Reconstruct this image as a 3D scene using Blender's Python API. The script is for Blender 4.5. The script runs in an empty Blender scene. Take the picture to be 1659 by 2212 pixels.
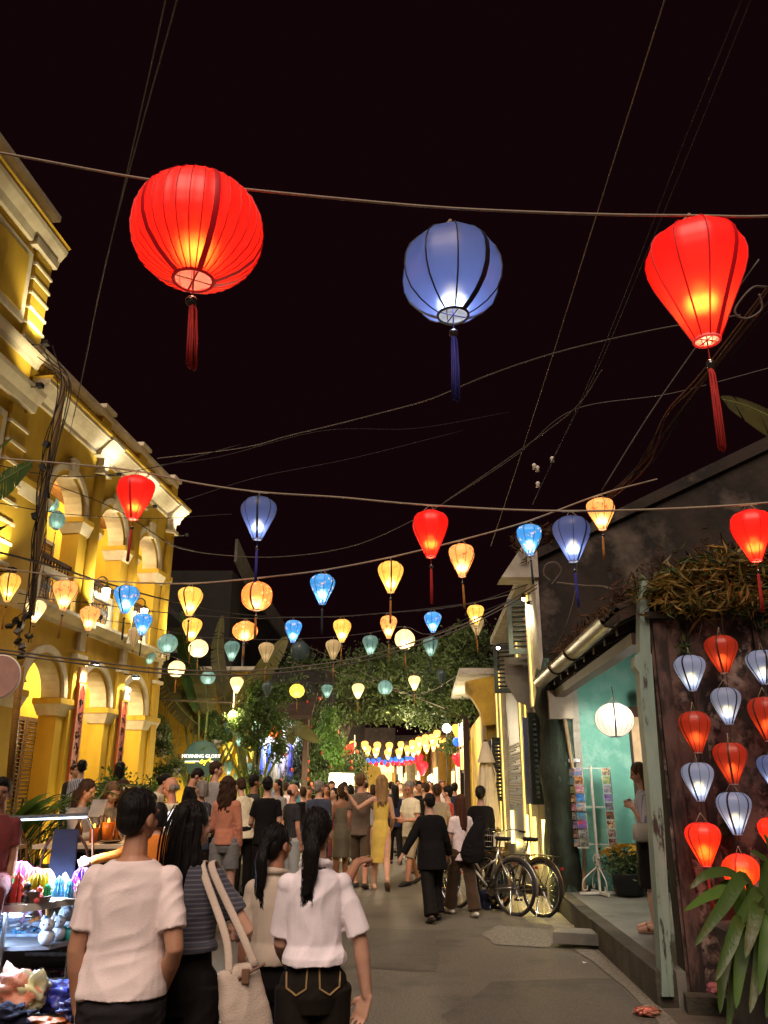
import bpy, math, random
import numpy as np
from mathutils import Vector, Matrix, Euler, Quaternion
from mathutils.bvhtree import BVHTree

S = bpy.context.scene
RND = random.Random(11)
NR = np.random.default_rng(5)
PI = math.pi

# ------------------------------------------------------------------ camera
FPX, CU, CV, CAMH = 1750.0, 829.5, 1106.0, 1.62
PITCH = math.atan(590 / 1750)
CP, SP = math.cos(PITCH), math.sin(PITCH)
cam_data = bpy.data.cameras.new('camera')
cam = bpy.data.objects.new('camera', cam_data)
S.collection.objects.link(cam)
cam.location = (0, 0, CAMH)
cam.rotation_euler = (PI / 2 + PITCH, 0, 0)
cam_data.sensor_fit = 'AUTO'
cam_data.sensor_width = 36
cam_data.lens = 36 * FPX / 2212
cam_data.clip_start = 0.05
cam_data.clip_end = 500
S.camera = cam

# ------------------------------------------------------------------ night sky
world = bpy.data.worlds.new('World')
S.world = world
world.use_nodes = True
bg = world.node_tree.nodes['Background']
bg.inputs[0].default_value = (1.0, 0.22, 0.36, 1)
bg.inputs[1].default_value = 0.0048

# soft warm glow of the town from behind the camera (very wide, low)
sun_data = bpy.data.lights.new('night_glow', 'SUN')
sun_data.energy = 2.8
sun_data.angle = math.radians(40)
sun_data.color = (1.0, 0.79, 0.66)
sun = bpy.data.objects.new('night_glow', sun_data)
S.collection.objects.link(sun)
sun.rotation_euler = Vector((0.10, 0.62, -0.75)).to_track_quat('-Z', 'Y').to_euler()

S.view_settings.view_transform = 'Standard'
S.view_settings.look = 'None'
S.view_settings.exposure = 0.25
S.view_settings.gamma = 1.0
S.view_settings.use_curve_mapping = False
S.render.engine = 'CYCLES'
S.cycles.use_denoising = True
S.cycles.max_bounces = 6
S.cycles.diffuse_bounces = 3
S.cycles.glossy_bounces = 2
S.cycles.transmission_bounces = 4
S.cycles.transparent_max_bounces = 6
S.cycles.sample_clamp_indirect = 4.0
S.cycles.caustics_reflective = False
S.cycles.caustics_refractive = False


# ------------------------------------------------------------------ placing: where a sight line meets a plane of the place
def ray(u, v):
    a, b = (u - CU) / FPX, (v - CV) / FPX
    return (a, CP + b * SP, SP - b * CP)

def at_y(u, v, y):
    r = ray(u, v); k = y / r[1]
    return Vector((r[0] * k, y, CAMH + r[2] * k))

def at_d(u, v, d):
    r = ray(u, v)
    return Vector((r[0] * d, r[1] * d, CAMH + r[2] * d))

def at_z(u, v, z):
    r = ray(u, v); k = (z - CAMH) / r[2]
    return Vector((r[0] * k, r[1] * k, z))


# ------------------------------------------------------------------ materials
def _n(nt, t, **kw):
    n = nt.nodes.new(t)
    for k, v in kw.items():
        setattr(n, k, v)
    return n

def rgba(c):
    return (c[0], c[1], c[2], 1)

def M(name, col, rough=0.75, col2=None, scale=6.0, lo=0.35, hi=0.65, detail=6, bump=0.0, bscale=60.0, metal=0.0,
      stretch=(1, 1, 1), spec=0.4, col3=None, scale3=2.0, lo3=0.5, hi3=0.6, sheen=0.0, trans=0.0):
    m = bpy.data.materials.new(name)
    m.use_nodes = True
    nt = m.node_tree
    b = nt.nodes['Principled BSDF']
    b.inputs['Roughness'].default_value = rough
    b.inputs['Metallic'].default_value = metal
    b.inputs['Specular IOR Level'].default_value = spec
    if sheen:
        b.inputs['Sheen Weight'].default_value = sheen
    if col2 is None:
        col2 = tuple(c * 0.72 for c in col)
    tc = _n(nt, 'ShaderNodeTexCoord')
    mp = _n(nt, 'ShaderNodeMapping')
    mp.inputs['Scale'].default_value = stretch
    nt.links.new(tc.outputs['Object'], mp.inputs[0])
    nz = _n(nt, 'ShaderNodeTexNoise')
    nz.inputs['Scale'].default_value = scale
    nz.inputs['Detail'].default_value = detail
    nz.inputs['Roughness'].default_value = 0.62
    nt.links.new(mp.outputs[0], nz.inputs[0])
    mr = _n(nt, 'ShaderNodeMapRange')
    mr.inputs[1].default_value = lo
    mr.inputs[2].default_value = hi
    nt.links.new(nz.outputs[0], mr.inputs[0])
    mx = _n(nt, 'ShaderNodeMix', data_type='RGBA')
    mx.inputs[6].default_value = rgba(col)
    mx.inputs[7].default_value = rgba(col2)
    nt.links.new(mr.outputs[0], mx.inputs[0])
    out = mx.outputs[2]
    if col3 is not None:
        n3 = _n(nt, 'ShaderNodeTexNoise')
        n3.inputs['Scale'].default_value = scale3
        n3.inputs['Detail'].default_value = 8
        n3.inputs['Roughness'].default_value = 0.68
        nt.links.new(mp.outputs[0], n3.inputs[0])
        r3 = _n(nt, 'ShaderNodeMapRange')
        r3.inputs[1].default_value = lo3
        r3.inputs[2].default_value = hi3
        nt.links.new(n3.outputs[0], r3.inputs[0])
        m3 = _n(nt, 'ShaderNodeMix', data_type='RGBA')
        nt.links.new(r3.outputs[0], m3.inputs[0])
        nt.links.new(out, m3.inputs[6])
        m3.inputs[7].default_value = rgba(col3)
        out = m3.outputs[2]
    nt.links.new(out, b.inputs['Base Color'])
    if bump:
        nb = _n(nt, 'ShaderNodeTexNoise')
        nb.inputs['Scale'].default_value = bscale
        nb.inputs['Detail'].default_value = 5
        nt.links.new(mp.outputs[0], nb.inputs[0])
        bp = _n(nt, 'ShaderNodeBump')
        bp.inputs['Strength'].default_value = bump
        bp.inputs['Distance'].default_value = 0.02
        nt.links.new(nb.outputs[0], bp.inputs['Height'])
        nt.links.new(bp.outputs[0], b.inputs['Normal'])
    if trans:
        tr = _n(nt, 'ShaderNodeBsdfTranslucent')
        nt.links.new(out, tr.inputs[0])
        ms = _n(nt, 'ShaderNodeMixShader')
        ms.inputs[0].default_value = trans
        nt.links.new(b.outputs[0], ms.inputs[1])
        nt.links.new(tr.outputs[0], ms.inputs[2])
        nt.links.new(ms.outputs[0], nt.nodes['Material Output'].inputs[0])
    return m

def EM(name, col, strength):
    m = bpy.data.materials.new(name)
    m.use_nodes = True
    nt = m.node_tree
    b = nt.nodes['Principled BSDF']
    b.inputs['Base Color'].default_value = rgba(col)
    b.inputs['Emission Color'].default_value = rgba(col)
    b.inputs['Emission Strength'].default_value = strength
    return m

def SHADE(name, col, emit, tcol=None, flower=None, hot=None):
    """Silk lantern skin: lit through by the bulb inside, with a faint glow of its own; flower = printed blossoms."""
    m = bpy.data.materials.new(name)
    m.use_nodes = True
    nt = m.node_tree
    nt.nodes.remove(nt.nodes['Principled BSDF'])
    tc = _n(nt, 'ShaderNodeTexCoord')
    src = None
    if flower is not None:
        vo = _n(nt, 'ShaderNodeTexVoronoi')
        vo.inputs['Scale'].default_value = 6.5
        nz = _n(nt, 'ShaderNodeTexNoise')
        nz.inputs['Scale'].default_value = 15
        nz.inputs['Detail'].default_value = 3
        nt.links.new(tc.outputs['Object'], vo.inputs[0])
        nt.links.new(tc.outputs['Object'], nz.inputs[0])
        ad = _n(nt, 'ShaderNodeMath', operation='ADD')
        nt.links.new(vo.outputs['Distance'], ad.inputs[0])
        nt.links.new(nz.outputs[0], ad.inputs[1])
        mr = _n(nt, 'ShaderNodeMapRange')
        mr.inputs[1].default_value = 0.83
        mr.inputs[2].default_value = 0.72
        nt.links.new(ad.outputs[0], mr.inputs[0])
        mx = _n(nt, 'ShaderNodeMix', data_type='RGBA')
        mx.inputs[6].default_value = rgba(col)
        mx.inputs[7].default_value = rgba(flower)
        nt.links.new(mr.outputs[0], mx.inputs[0])
        src = mx.outputs[2]
    di = _n(nt, 'ShaderNodeBsdfDiffuse')
    tr = _n(nt, 'ShaderNodeBsdfTranslucent')
    em = _n(nt, 'ShaderNodeEmission')
    di.inputs[0].default_value = rgba(col)
    tr.inputs[0].default_value = rgba(tcol or col)
    em.inputs[0].default_value = rgba(col)
    em.inputs[1].default_value = emit
    if src:
        for k in (di, tr, em):
            nt.links.new(src, k.inputs[0])
    # pale lining on the inside of the skin
    ge = _n(nt, 'ShaderNodeNewGeometry')
    ml = _n(nt, 'ShaderNodeMix', data_type='RGBA')
    nt.links.new(ge.outputs['Backfacing'], ml.inputs[0])
    if src:
        nt.links.new(src, ml.inputs[6])
    else:
        ml.inputs[6].default_value = rgba(col)
    ml.inputs[7].default_value = rgba(tuple(0.55 + 0.3 * c for c in col))
    nt.links.new(ml.outputs[2], di.inputs[0])
    # fine weave of the silk
    wv = _n(nt, 'ShaderNodeTexNoise')
    mp = _n(nt, 'ShaderNodeMapping')
    mp.inputs['Scale'].default_value = (30, 30, 260)
    nt.links.new(tc.outputs['Object'], mp.inputs[0])
    nt.links.new(mp.outputs[0], wv.inputs[0])
    bp = _n(nt, 'ShaderNodeBump')
    bp.inputs['Strength'].default_value = 0.25
    bp.inputs['Distance'].default_value = 0.01
    nt.links.new(wv.outputs[0], bp.inputs['Height'])
    nt.links.new(bp.outputs[0], di.inputs['Normal'])
    gl = _n(nt, 'ShaderNodeBsdfGlossy')
    gl.inputs['Roughness'].default_value = 0.45
    gl.inputs[0].default_value = (0.9, 0.85, 0.8, 1)
    rf = _n(nt, 'ShaderNodeBsdfRefraction'); rf.inputs['IOR'].default_value = 1.38; rf.inputs['Roughness'].default_value = 0.75
    rf.inputs[0].default_value = rgba(hot or tcol or col)
    m0 = _n(nt, 'ShaderNodeMixShader'); m0.inputs[0].default_value = 0.30
    nt.links.new(tr.outputs[0], m0.inputs[1]); nt.links.new(rf.outputs[0], m0.inputs[2])
    m1 = _n(nt, 'ShaderNodeMixShader'); m1.inputs[0].default_value = 0.6
    nt.links.new(di.outputs[0], m1.inputs[1]); nt.links.new(m0.outputs[0], m1.inputs[2])
    m2 = _n(nt, 'ShaderNodeMixShader'); m2.inputs[0].default_value = 0.05
    nt.links.new(m1.outputs[0], m2.inputs[1]); nt.links.new(gl.outputs[0], m2.inputs[2])
    a = _n(nt, 'ShaderNodeAddShader')
    nt.links.new(m2.outputs[0], a.inputs[0]); nt.links.new(em.outputs[0], a.inputs[1])
    nt.links.new(a.outputs[0], nt.nodes['Material Output'].inputs[0])
    return m


# ------------------------------------------------------------------ mesh building
class MB:
    def __init__(self):
        self.v = []
        self.f = []

    def add(self, vs, fs):
        o = len(self.v)
        self.v.extend([tuple(p) for p in vs])
        self.f.extend([tuple(i + o for i in q) for q in fs])
        return self

    def box(self, c, s, rot=None):
        x, y, z = s[0] / 2, s[1] / 2, s[2] / 2
        vs = [Vector((i * x, j * y, k * z)) for k in (-1, 1) for j in (-1, 1) for i in (-1, 1)]
        if rot is not None:
            vs = [rot @ p for p in vs]
        c = Vector(c)
        return self.add([p + c for p in vs], [(0, 2, 3, 1), (4, 5, 7, 6), (0, 1, 5, 4), (2, 6, 7, 3), (0, 4, 6, 2), (1, 3, 7, 5)])

    def bb(self, x0, x1, y0, y1, z0, z1):
        return self.box(((x0 + x1) / 2, (y0 + y1) / 2, (z0 + z1) / 2), (x1 - x0, y1 - y0, z1 - z0))

    def tube(self, path, r, n=8, caps=True, round_caps=False, sy=1.0, up=None):
        P = [Vector(p) for p in path]
        if not hasattr(r, '__len__'):
            r = [r] * len(P)
        r = list(r)
        if round_caps:
            d0 = (P[0] - P[1]).normalized(); d1 = (P[-1] - P[-2]).normalized()
            a = []; ra = []
            for k in (1.0, 0.8, 0.45):
                a.append(P[0] + d0 * r[0] * k); ra.append(r[0] * math.sqrt(max(0.0025, 1 - k * k)))
            b = []; rb = []
            for k in (0.45, 0.8, 1.0):
                b.append(P[-1] + d1 * r[-1] * k); rb.append(r[-1] * math.sqrt(max(0.0025, 1 - k * k)))
            P = a + P + b; r = ra + r + rb
        ref = Vector(up) if up is not None else Vector((0, 0, 1))
        vs = []
        nrm = None
        for i, p in enumerate(P):
            t = (P[min(i + 1, len(P) - 1)] - P[max(i - 1, 0)])
            if t.length < 1e-9:
                t = Vector((0, 0, 1))
            t.normalize()
            if nrm is None:
                q = ref if abs(t.dot(ref)) < 0.95 else Vector((1, 0, 0))
                nrm = (q - t * q.dot(t)).normalized()
            else:
                nrm = nrm - t * nrm.dot(t)
                if nrm.length < 1e-6:
                    nrm = t.orthogonal()
                nrm.normalize()
            bn = t.cross(nrm)
            for k in range(n):
                a = 2 * PI * k / n
                vs.append(p + (bn * math.cos(a) + nrm * math.sin(a) * sy) * r[i])
        fs = []
        for i in range(len(P) - 1):
            for k in range(n):
                a, b = i * n + k, i * n + (k + 1) % n
                fs.append((a, b, b + n, a + n))
        if caps:
            fs.append(tuple(reversed(range(n))))
            fs.append(tuple(range((len(P) - 1) * n, len(P) * n)))
        return self.add(vs, fs)

    def lathe(self, prof, n=16, c=(0, 0, 0), caps=True, sx=1.0, sy=1.0):
        vs = []
        for r, z in prof:
            for k in range(n):
                a = 2 * PI * k / n
                vs.append((c[0] + r * math.cos(a) * sx, c[1] + r * math.sin(a) * sy, c[2] + z))
        fs = []
        for i in range(len(prof) - 1):
            for k in range(n):
                a, b = i * n + k, i * n + (k + 1) % n
                fs.append((a, b, b + n, a + n))
        if caps:
            fs.append(tuple(reversed(range(n))))
            fs.append(tuple(range((len(prof) - 1) * n, len(prof) * n)))
        return self.add(vs, fs)

    def loft(self, rows, n=20, T=None, pw=2.0):
        """rows: (z, rx, ry, y offset[, x offset]); superelliptic rings stacked along z, capped."""
        vs = []
        for row in rows:
            z, rx, ry, yo = row[:4]
            xo = row[4] if len(row) > 4 else 0
            for k in range(n):
                a = 2 * PI * k / n
                ca, sa = math.cos(a), math.sin(a)
                e = 2.0 / pw
                p = Vector((xo + rx * math.copysign(abs(ca) ** e, ca), yo + ry * math.copysign(abs(sa) ** e, sa), z))
                vs.append(T @ p if T is not None else p)
        fs = []
        for i in range(len(rows) - 1):
            for k in range(n):
                a, b = i * n + k, i * n + (k + 1) % n
                fs.append((a, b, b + n, a + n))
        fs.append(tuple(reversed(range(n))))
        fs.append(tuple(range((len(rows) - 1) * n, len(rows) * n)))
        return self.add(vs, fs)

    def ell(self, c, r, nu=14, nv=9, T=None):
        if not hasattr(r, '__len__'):
            r = (r, r, r)
        vs = [Vector((0, 0, -r[2]))]
        for j in range(1, nv):
            th = -PI / 2 + PI * j / nv
            for i in range(nu):
                a = 2 * PI * i / nu
                vs.append(Vector((r[0] * math.cos(th) * math.cos(a), r[1] * math.cos(th) * math.sin(a), r[2] * math.sin(th))))
        vs.append(Vector((0, 0, r[2])))
        fs = []
        for i in range(nu):
            fs.append((0, 1 + (i + 1) % nu, 1 + i))
        for j in range(nv - 2):
            for i in range(nu):
                a, b = 1 + j * nu + i, 1 + j * nu + (i + 1) % nu
                fs.append((a, b, b + nu, a + nu))
        t = len(vs) - 1
        for i in range(nu):
            fs.append((t, 1 + (nv - 2) * nu + i, 1 + (nv - 2) * nu + (i + 1) % nu))
        c = Vector(c)
        vs = [p + c for p in vs]
        if T is not None:
            vs = [T @ p for p in vs]
        return self.add(vs, fs)

    def prism(self, poly, h0, h1, axis='y'):
        """poly: list of (a, b); extruded from h0 to h1 along the axis (y: a=x, b=z; x: a=y, b=z; z: a=x, b=y)."""
        def mk(a, b, h):
            return (a, h, b) if axis == 'y' else ((h, a, b) if axis == 'x' else (a, b, h))
        n = len(poly)
        vs = [mk(a, b, h0) for a, b in poly] + [mk(a, b, h1) for a, b in poly]
        fs = [tuple(range(n)), tuple(reversed(range(n, 2 * n)))]
        for i in range(n):
            j = (i + 1) % n
            fs.append((i, i + n, j + n, j))
        return self.add(vs, fs)

    def mesh(self, name, smooth=False):
        me = bpy.data.meshes.new(name)
        me.from_pydata(self.v, [], self.f)
        if smooth:
            me.polygons.foreach_set('use_smooth', [True] * len(me.polygons))
        me.update()
        return me

    def build(self, name, mat, parent=None, smooth=False, loc=None, rot=None, fix=False):
        me = self.mesh(name, smooth)
        if fix:
            import bmesh
            bm = bmesh.new(); bm.from_mesh(me); bmesh.ops.recalc_face_normals(bm, faces=bm.faces); bm.to_mesh(me); bm.free()
        return obj(name, me, mat, parent, loc, rot)


def obj(name, me, mat=None, parent=None, loc=None, rot=None, scale=None):
    if mat is not None and len(me.materials) == 0:
        me.materials.append(mat)
    o = bpy.data.objects.new(name, me)
    S.collection.objects.link(o)
    if parent is not None:
        o.parent = parent
    if loc is not None:
        o.location = loc
    if rot is not None:
        o.rotation_euler = rot
    if scale is not None:
        o.scale = scale
    return o

def tag(o, label, cat, group=None, kind=None):
    o['label'] = label
    o['category'] = cat
    if group:
        o['group'] = group
    if kind:
        o['kind'] = kind
    return o

def thing(name, label, cat, loc=(0, 0, 0), rotz=0.0, group=None, scale=None):
    o = bpy.data.objects.new(name, None)
    o.empty_display_size = 0.1
    S.collection.objects.link(o)
    o.location = loc
    o.rotation_euler = (0, 0, rotz)
    if scale is not None:
        o.scale = scale
    return tag(o, label, cat, group)

def structure(o):
    o['kind'] = 'structure'
    return o

def stuff(o):
    o['kind'] = 'stuff'
    return o

def lamp(name, loc, watts, col, size=0.05, parent=None, spot=None, aim=None, blend=0.6):
    d = bpy.data.lights.new(name, 'SPOT' if spot else 'POINT')
    d.energy = watts
    d.color = col
    d.shadow_soft_size = size
    if spot:
        d.spot_size = spot
        d.spot_blend = blend
    o = bpy.data.objects.new(name, d)
    S.collection.objects.link(o)
    o.location = loc
    if aim is not None:
        o.rotation_euler = Vector(aim).to_track_quat('-Z', 'Y').to_euler()
    if parent is not None:
        o.parent = parent
    return o

def text_mesh(s, size, extrude=0.004, align='CENTER'):
    cu = bpy.data.curves.new('lettering', 'FONT')
    cu.body = s
    cu.size = size
    cu.extrude = extrude
    cu.align_x = align
    cu.align_y = 'CENTER'
    cu.resolution_u = 3
    o = bpy.data.objects.new('lettering', cu)
    S.collection.objects.link(o)
    dg = bpy.context.evaluated_depsgraph_get()
    me = bpy.data.meshes.new_from_object(o.evaluated_get(dg))
    bpy.data.objects.remove(o)
    return me

def catmull(pts, k=6):
    P = [Vector(p) for p in pts]
    if len(P) < 3:
        return P
    P = [P[0] * 2 - P[1]] + P + [P[-1] * 2 - P[-2]]
    out = []
    for i in range(1, len(P) - 2):
        a, b, c, d = P[i - 1], P[i], P[i + 1], P[i + 2]
        for j in range(k):
            t = j / k
            out.append(0.5 * ((2 * b) + (c - a) * t + (2 * a - 5 * b + 4 * c - d) * t * t + (3 * b - a - 3 * c + d) * t ** 3))
    out.append(P[-2])
    return out


# ------------------------------------------------------------------ foliage
def leaf_mesh(name, pts, size, aspect=0.42, droop=0.35, jitter=0.5, outward=None):
    """Leaf-sized folded faces, one per point."""
    pts = np.asarray(pts, dtype=float)
    n = len(pts)
    a = NR.uniform(0, 2 * PI, n)
    el = NR.normal(-droop, jitter, n)
    d = np.stack([np.cos(a) * np.cos(el), np.sin(a) * np.cos(el), np.sin(el)], 1)
    if outward is not None:
        o = pts - np.asarray(outward)
        o /= (np.linalg.norm(o, axis=1, keepdims=True) + 1e-6)
        d = d + 0.7 * o
        d /= np.linalg.norm(d, axis=1, keepdims=True)
    r = NR.normal(0, 1, (n, 3))
    s = np.cross(d, r); s /= (np.linalg.norm(s, axis=1, keepdims=True) + 1e-6)
    up = np.cross(s, d)
    L = (size * NR.uniform(0.6, 1.35, n))[:, None]
    w = L * aspect * 0.5
    base = pts - d * L * 0.5
    mid = pts + up * L * 0.06
    v = np.stack([base, mid + s * w, pts + d * L * 0.5 - up * L * 0.08, mid - s * w], 1).reshape(-1, 3)
    q = (np.arange(n)[:, None] * 4)
    f = np.concatenate([q + np.array([[0, 1, 2]]), q + np.array([[0, 2, 3]])], 0)
    me = bpy.data.meshes.new(name)
    me.from_pydata(v.tolist(), [], f.tolist())
    me.update()
    return me

def blob_points(clumps, n, shell=0.55):
    """Points spread through ellipsoidal clumps (cx, cy, cz, rx, ry, rz), denser to the outside."""
    vol = np.array([c[3] * c[4] * c[5] for c in clumps]) ** (2 / 3)
    idx = NR.choice(len(clumps), n, p=vol / vol.sum())
    C = np.array(clumps)[idx]
    d = NR.normal(0, 1, (n, 3)); d /= np.linalg.norm(d, axis=1, keepdims=True)
    r = NR.uniform(0, 1, n) ** (shell)
    r = r * (1 + 0.22 * NR.normal(0, 1, n) * (r > 0.7))
    return C[:, :3] + d * r[:, None] * C[:, 3:6]

def blade(mb, base, az, length, width, rise=0.9, droop=1.6, seg=7, fold=0.18, twist=0.0, taper=0.8):
    """One long arching leaf: starts steeply, bends down; folded along its midrib."""
    p = Vector(base)
    h = Vector((math.cos(az), math.sin(az), 0))
    side = Vector((-math.sin(az), math.cos(az), 0))
    el = rise
    st = length / seg
    vs = []
    for i in range(seg + 1):
        t = i / seg
        d = h * math.cos(el) + Vector((0, 0, math.sin(el)))
        nrm = side.cross(d) * -1
        w = width * 0.5 * (math.sin(PI * min(1, (t * 0.93 + 0.07)) ** taper) + 0.02)
        s2 = (side * math.cos(twist * t) + nrm * math.sin(twist * t))
        vs += [p - s2 * w + nrm * w * fold, p + Vector((0, 0, 0)), p + s2 * w + nrm * w * fold]
        p = p + d * st
        el -= droop / seg
    fs = []
    for i in range(seg):
        a = i * 3
        fs += [(a, a + 1, a + 4, a + 3), (a + 1, a + 2, a + 5, a + 4)]
    mb.add(vs, fs)

# ------------------------------------------------------------------ the materials of the place
OCHRE = M('ochre_limewash', (0.62, 0.40, 0.035), 0.85, (0.48, 0.285, 0.022), 1.6, 0.35, 0.7, bump=0.14, bscale=35, stretch=(1, 1, 0.4), col3=(0.24, 0.125, 0.018), scale3=2.0, lo3=0.57, hi3=0.76)
CREAM = M('cream_limewash', (0.72, 0.64, 0.47), 0.85, (0.55, 0.46, 0.32), 3.0, bump=0.1, bscale=40, col3=(0.30, 0.24, 0.15), scale3=2.2, lo3=0.63, hi3=0.8)
YWALL = M('yellow_restaurant_wall', (0.55, 0.36, 0.045), 0.9, (0.32, 0.19, 0.03), 1.3, bump=0.2, bscale=25, col3=(0.09, 0.065, 0.025), scale3=1.0, lo3=0.5, hi3=0.68)
DARKWOOD = M('dark_stained_wood', (0.055, 0.024, 0.012), 0.55, (0.03, 0.014, 0.008), 8, stretch=(1, 1, 0.12), bump=0.1)
BROWNWOOD = M('brown_ceiling_wood', (0.20, 0.085, 0.025), 0.6, (0.11, 0.045, 0.015), 7, stretch=(0.15, 3, 1), bump=0.1)
BLACKPAINT = M('black_gloss_paint', (0.012, 0.013, 0.015), 0.3, (0.02, 0.02, 0.022), 6)
IRON = M('wrought_iron', (0.018, 0.017, 0.016), 0.5, bump=0.05)
ASPHALT = M('street_asphalt', (0.225, 0.195, 0.145), 0.6, (0.115, 0.10, 0.076), 55, 0.38, 0.62, detail=9, bump=0.9, bscale=150, col3=(0.085, 0.075, 0.058), scale3=0.8, lo3=0.5, hi3=0.66, spec=0.4)
SLABTOP = M('cement_paving', (0.20, 0.19, 0.155), 0.6, (0.12, 0.115, 0.095), 1.7, bump=0.25, bscale=90, col3=(0.075, 0.07, 0.055), scale3=1.3, lo3=0.55, hi3=0.72)
KERB = M('mossy_kerb_stone', (0.085, 0.07, 0.05), 0.85, (0.04, 0.035, 0.022), 3, bump=0.4, bscale=40, col3=(0.13, 0.11, 0.08), scale3=5, lo3=0.6, hi3=0.75)
TEAL = M('turquoise_limewash', (0.2, 0.5, 0.4), 0.85, (0.09, 0.33, 0.255), 2.2, bump=0.25, bscale=18, col3=(0.18, 0.47, 0.38), scale3=1.4, lo3=0.52, hi3=0.6)
TEALPOST = M('pale_turquoise_paint', (0.24, 0.32, 0.255), 0.7, (0.17, 0.235, 0.19), 9, stretch=(1, 1, 0.2), bump=0.35, bscale=30, col3=(0.035, 0.026, 0.018), scale3=4.5, lo3=0.585, hi3=0.62)
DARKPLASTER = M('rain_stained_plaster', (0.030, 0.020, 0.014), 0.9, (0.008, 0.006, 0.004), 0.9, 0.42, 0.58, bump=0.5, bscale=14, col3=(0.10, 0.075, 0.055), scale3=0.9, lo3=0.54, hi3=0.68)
REDPLASTER = M('red_brown_stained_plaster', (0.125, 0.072, 0.055), 0.85, (0.020, 0.013, 0.010), 3.0, 0.45, 0.54, bump=0.7, bscale=22, stretch=(1, 1, 0.8), col3=(0.27, 0.20, 0.155), scale3=3.4, lo3=0.53, hi3=0.60)
OLDBOARD = M('weathered_board', (0.10, 0.055, 0.043), 0.8, (0.022, 0.013, 0.010), 7, 0.44, 0.56, stretch=(1, 1, 0.3), bump=0.4, bscale=30)
GREYPLASTER = M('grey_museum_plaster', (0.18, 0.16, 0.13), 0.85, (0.12, 0.105, 0.085), 2, bump=0.15)
WHITEPLASTER = M('dirty_white_plaster', (0.5, 0.46, 0.38), 0.85, (0.3, 0.27, 0.21), 2.4, bump=0.2, bscale=30, col3=(0.10, 0.085, 0.06), scale3=2.0, lo3=0.58, hi3=0.72)
ROOFTILE = M('old_roof_tile', (0.055, 0.030, 0.018), 0.9, (0.025, 0.016, 0.010), 5, bump=0.5, bscale=30)
METAL = M('galvanised_gutter', (0.24, 0.225, 0.2), 0.42, (0.13, 0.115, 0.095), 4, metal=0.7, bump=0.06, stretch=(1, 0.3, 1))
STEEL = M('polished_steel', (0.55, 0.54, 0.52), 0.25, (0.4, 0.39, 0.37), 6, metal=1.0)
WHITEPAINT = M('white_enamel', (0.72, 0.68, 0.58), 0.45, (0.6, 0.55, 0.45), 9)
SHUTTERPAINT = M('slate_green_shutter', (0.15, 0.19, 0.165), 0.55, (0.11, 0.14, 0.12), 9, bump=0.05)
BLUEBLACK = M('blue_black_shutter', (0.07, 0.085, 0.15), 0.4, (0.05, 0.06, 0.11), 8)
GREENBLACK = M('dark_green_shutter', (0.022, 0.03, 0.024), 0.45)
CABLE = M('black_cable_sheath', (0.022, 0.017, 0.014), 0.6)
ROPE = M('pale_hemp_rope', (0.42, 0.34, 0.25), 0.9, (0.28, 0.22, 0.15), 40, stretch=(6, 1, 1), bump=0.5)
PALECABLE = M('grey_cable_sheath', (0.13, 0.105, 0.085), 0.65)
LEAF = M('leaf_green', (0.055, 0.095, 0.018), 0.5, (0.030, 0.060, 0.012), 1.3, trans=0.3)
LEAFB = M('leaf_fresh_green', (0.10, 0.19, 0.03), 0.5, (0.06, 0.12, 0.02), 1.6, trans=0.35)
LEAFD = M('leaf_dark_green', (0.085, 0.12, 0.03), 0.55, (0.035, 0.058, 0.016), 0.8, trans=0.25)
LEAFO = M('leaf_dry_olive', (0.30, 0.19, 0.04), 0.6, (0.11, 0.085, 0.02), 3.0, trans=0.25)
LEAFW = M('dry_weeds', (0.10, 0.046, 0.016), 0.8, (0.04, 0.022, 0.010), 2.5, trans=0.2)
BANANA = M('banana_leaf', (0.045, 0.095, 0.022), 0.35, (0.03, 0.065, 0.016), 3, trans=0.25, bump=0.2, bscale=30)
BANANAO = M('old_banana_leaf', (0.085, 0.075, 0.02), 0.5, (0.05, 0.045, 0.012), 3, trans=0.35)
STALK = M('palm_stalk', (0.17, 0.20, 0.05), 0.5, (0.10, 0.12, 0.035), 4, stretch=(1, 1, 0.2))
BARK = M('tree_bark', (0.075, 0.055, 0.038), 0.9, (0.035, 0.027, 0.02), 6, stretch=(1, 1, 0.3), bump=0.5, bscale=20)
STONE = M('planter_stone', (0.115, 0.10, 0.08), 0.9, (0.055, 0.05, 0.04), 3, bump=0.4, bscale=30)
TERRA = M('clay_pot', (0.19, 0.13, 0.09), 0.85, (0.11, 0.075, 0.05), 4, bump=0.1)
GREYPOT = M('pale_hanging_pot', (0.36, 0.34, 0.29), 0.8)
BANNERRED = M('red_lacquer', (0.52, 0.055, 0.035), 0.5, (0.36, 0.03, 0.02), 5, col3=(0.30, 0.17, 0.12), scale3=2.5, lo3=0.6, hi3=0.75)
GILT = M('worn_gilt', (0.62, 0.36, 0.16), 0.55, (0.40, 0.16, 0.08), 14)
INK = M('black_ink', (0.014, 0.012, 0.011), 0.7)
SIGNGREEN = M('sign_green', (0.030, 0.075, 0.060), 0.6, (0.025, 0.06, 0.048), 4)
NEONWHITE = EM('white_neon', (1.0, 0.97, 0.88), 1.5)
NEONYELLOW = EM('yellow_neon', (1.0, 0.72, 0.06), 1.4)
LEDWARM = EM('warm_led', (1.0, 0.66, 0.13), 2.0)
LEDWHITE = EM('cool_led_tube', (0.62, 0.80, 1.0), 2.5)
BULBWHITE = EM('white_bulb', (1.0, 0.93, 0.8), 14.0)
BULBWARM = EM('warm_bulb', (1.0, 0.75, 0.35), 9.0)
SHOPGLOW = EM('lit_shop_interior', (1.0, 0.72, 0.34), 1.3)
FLAME = EM('candle_flame', (1.0, 0.42, 0.06), 3.0)
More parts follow.
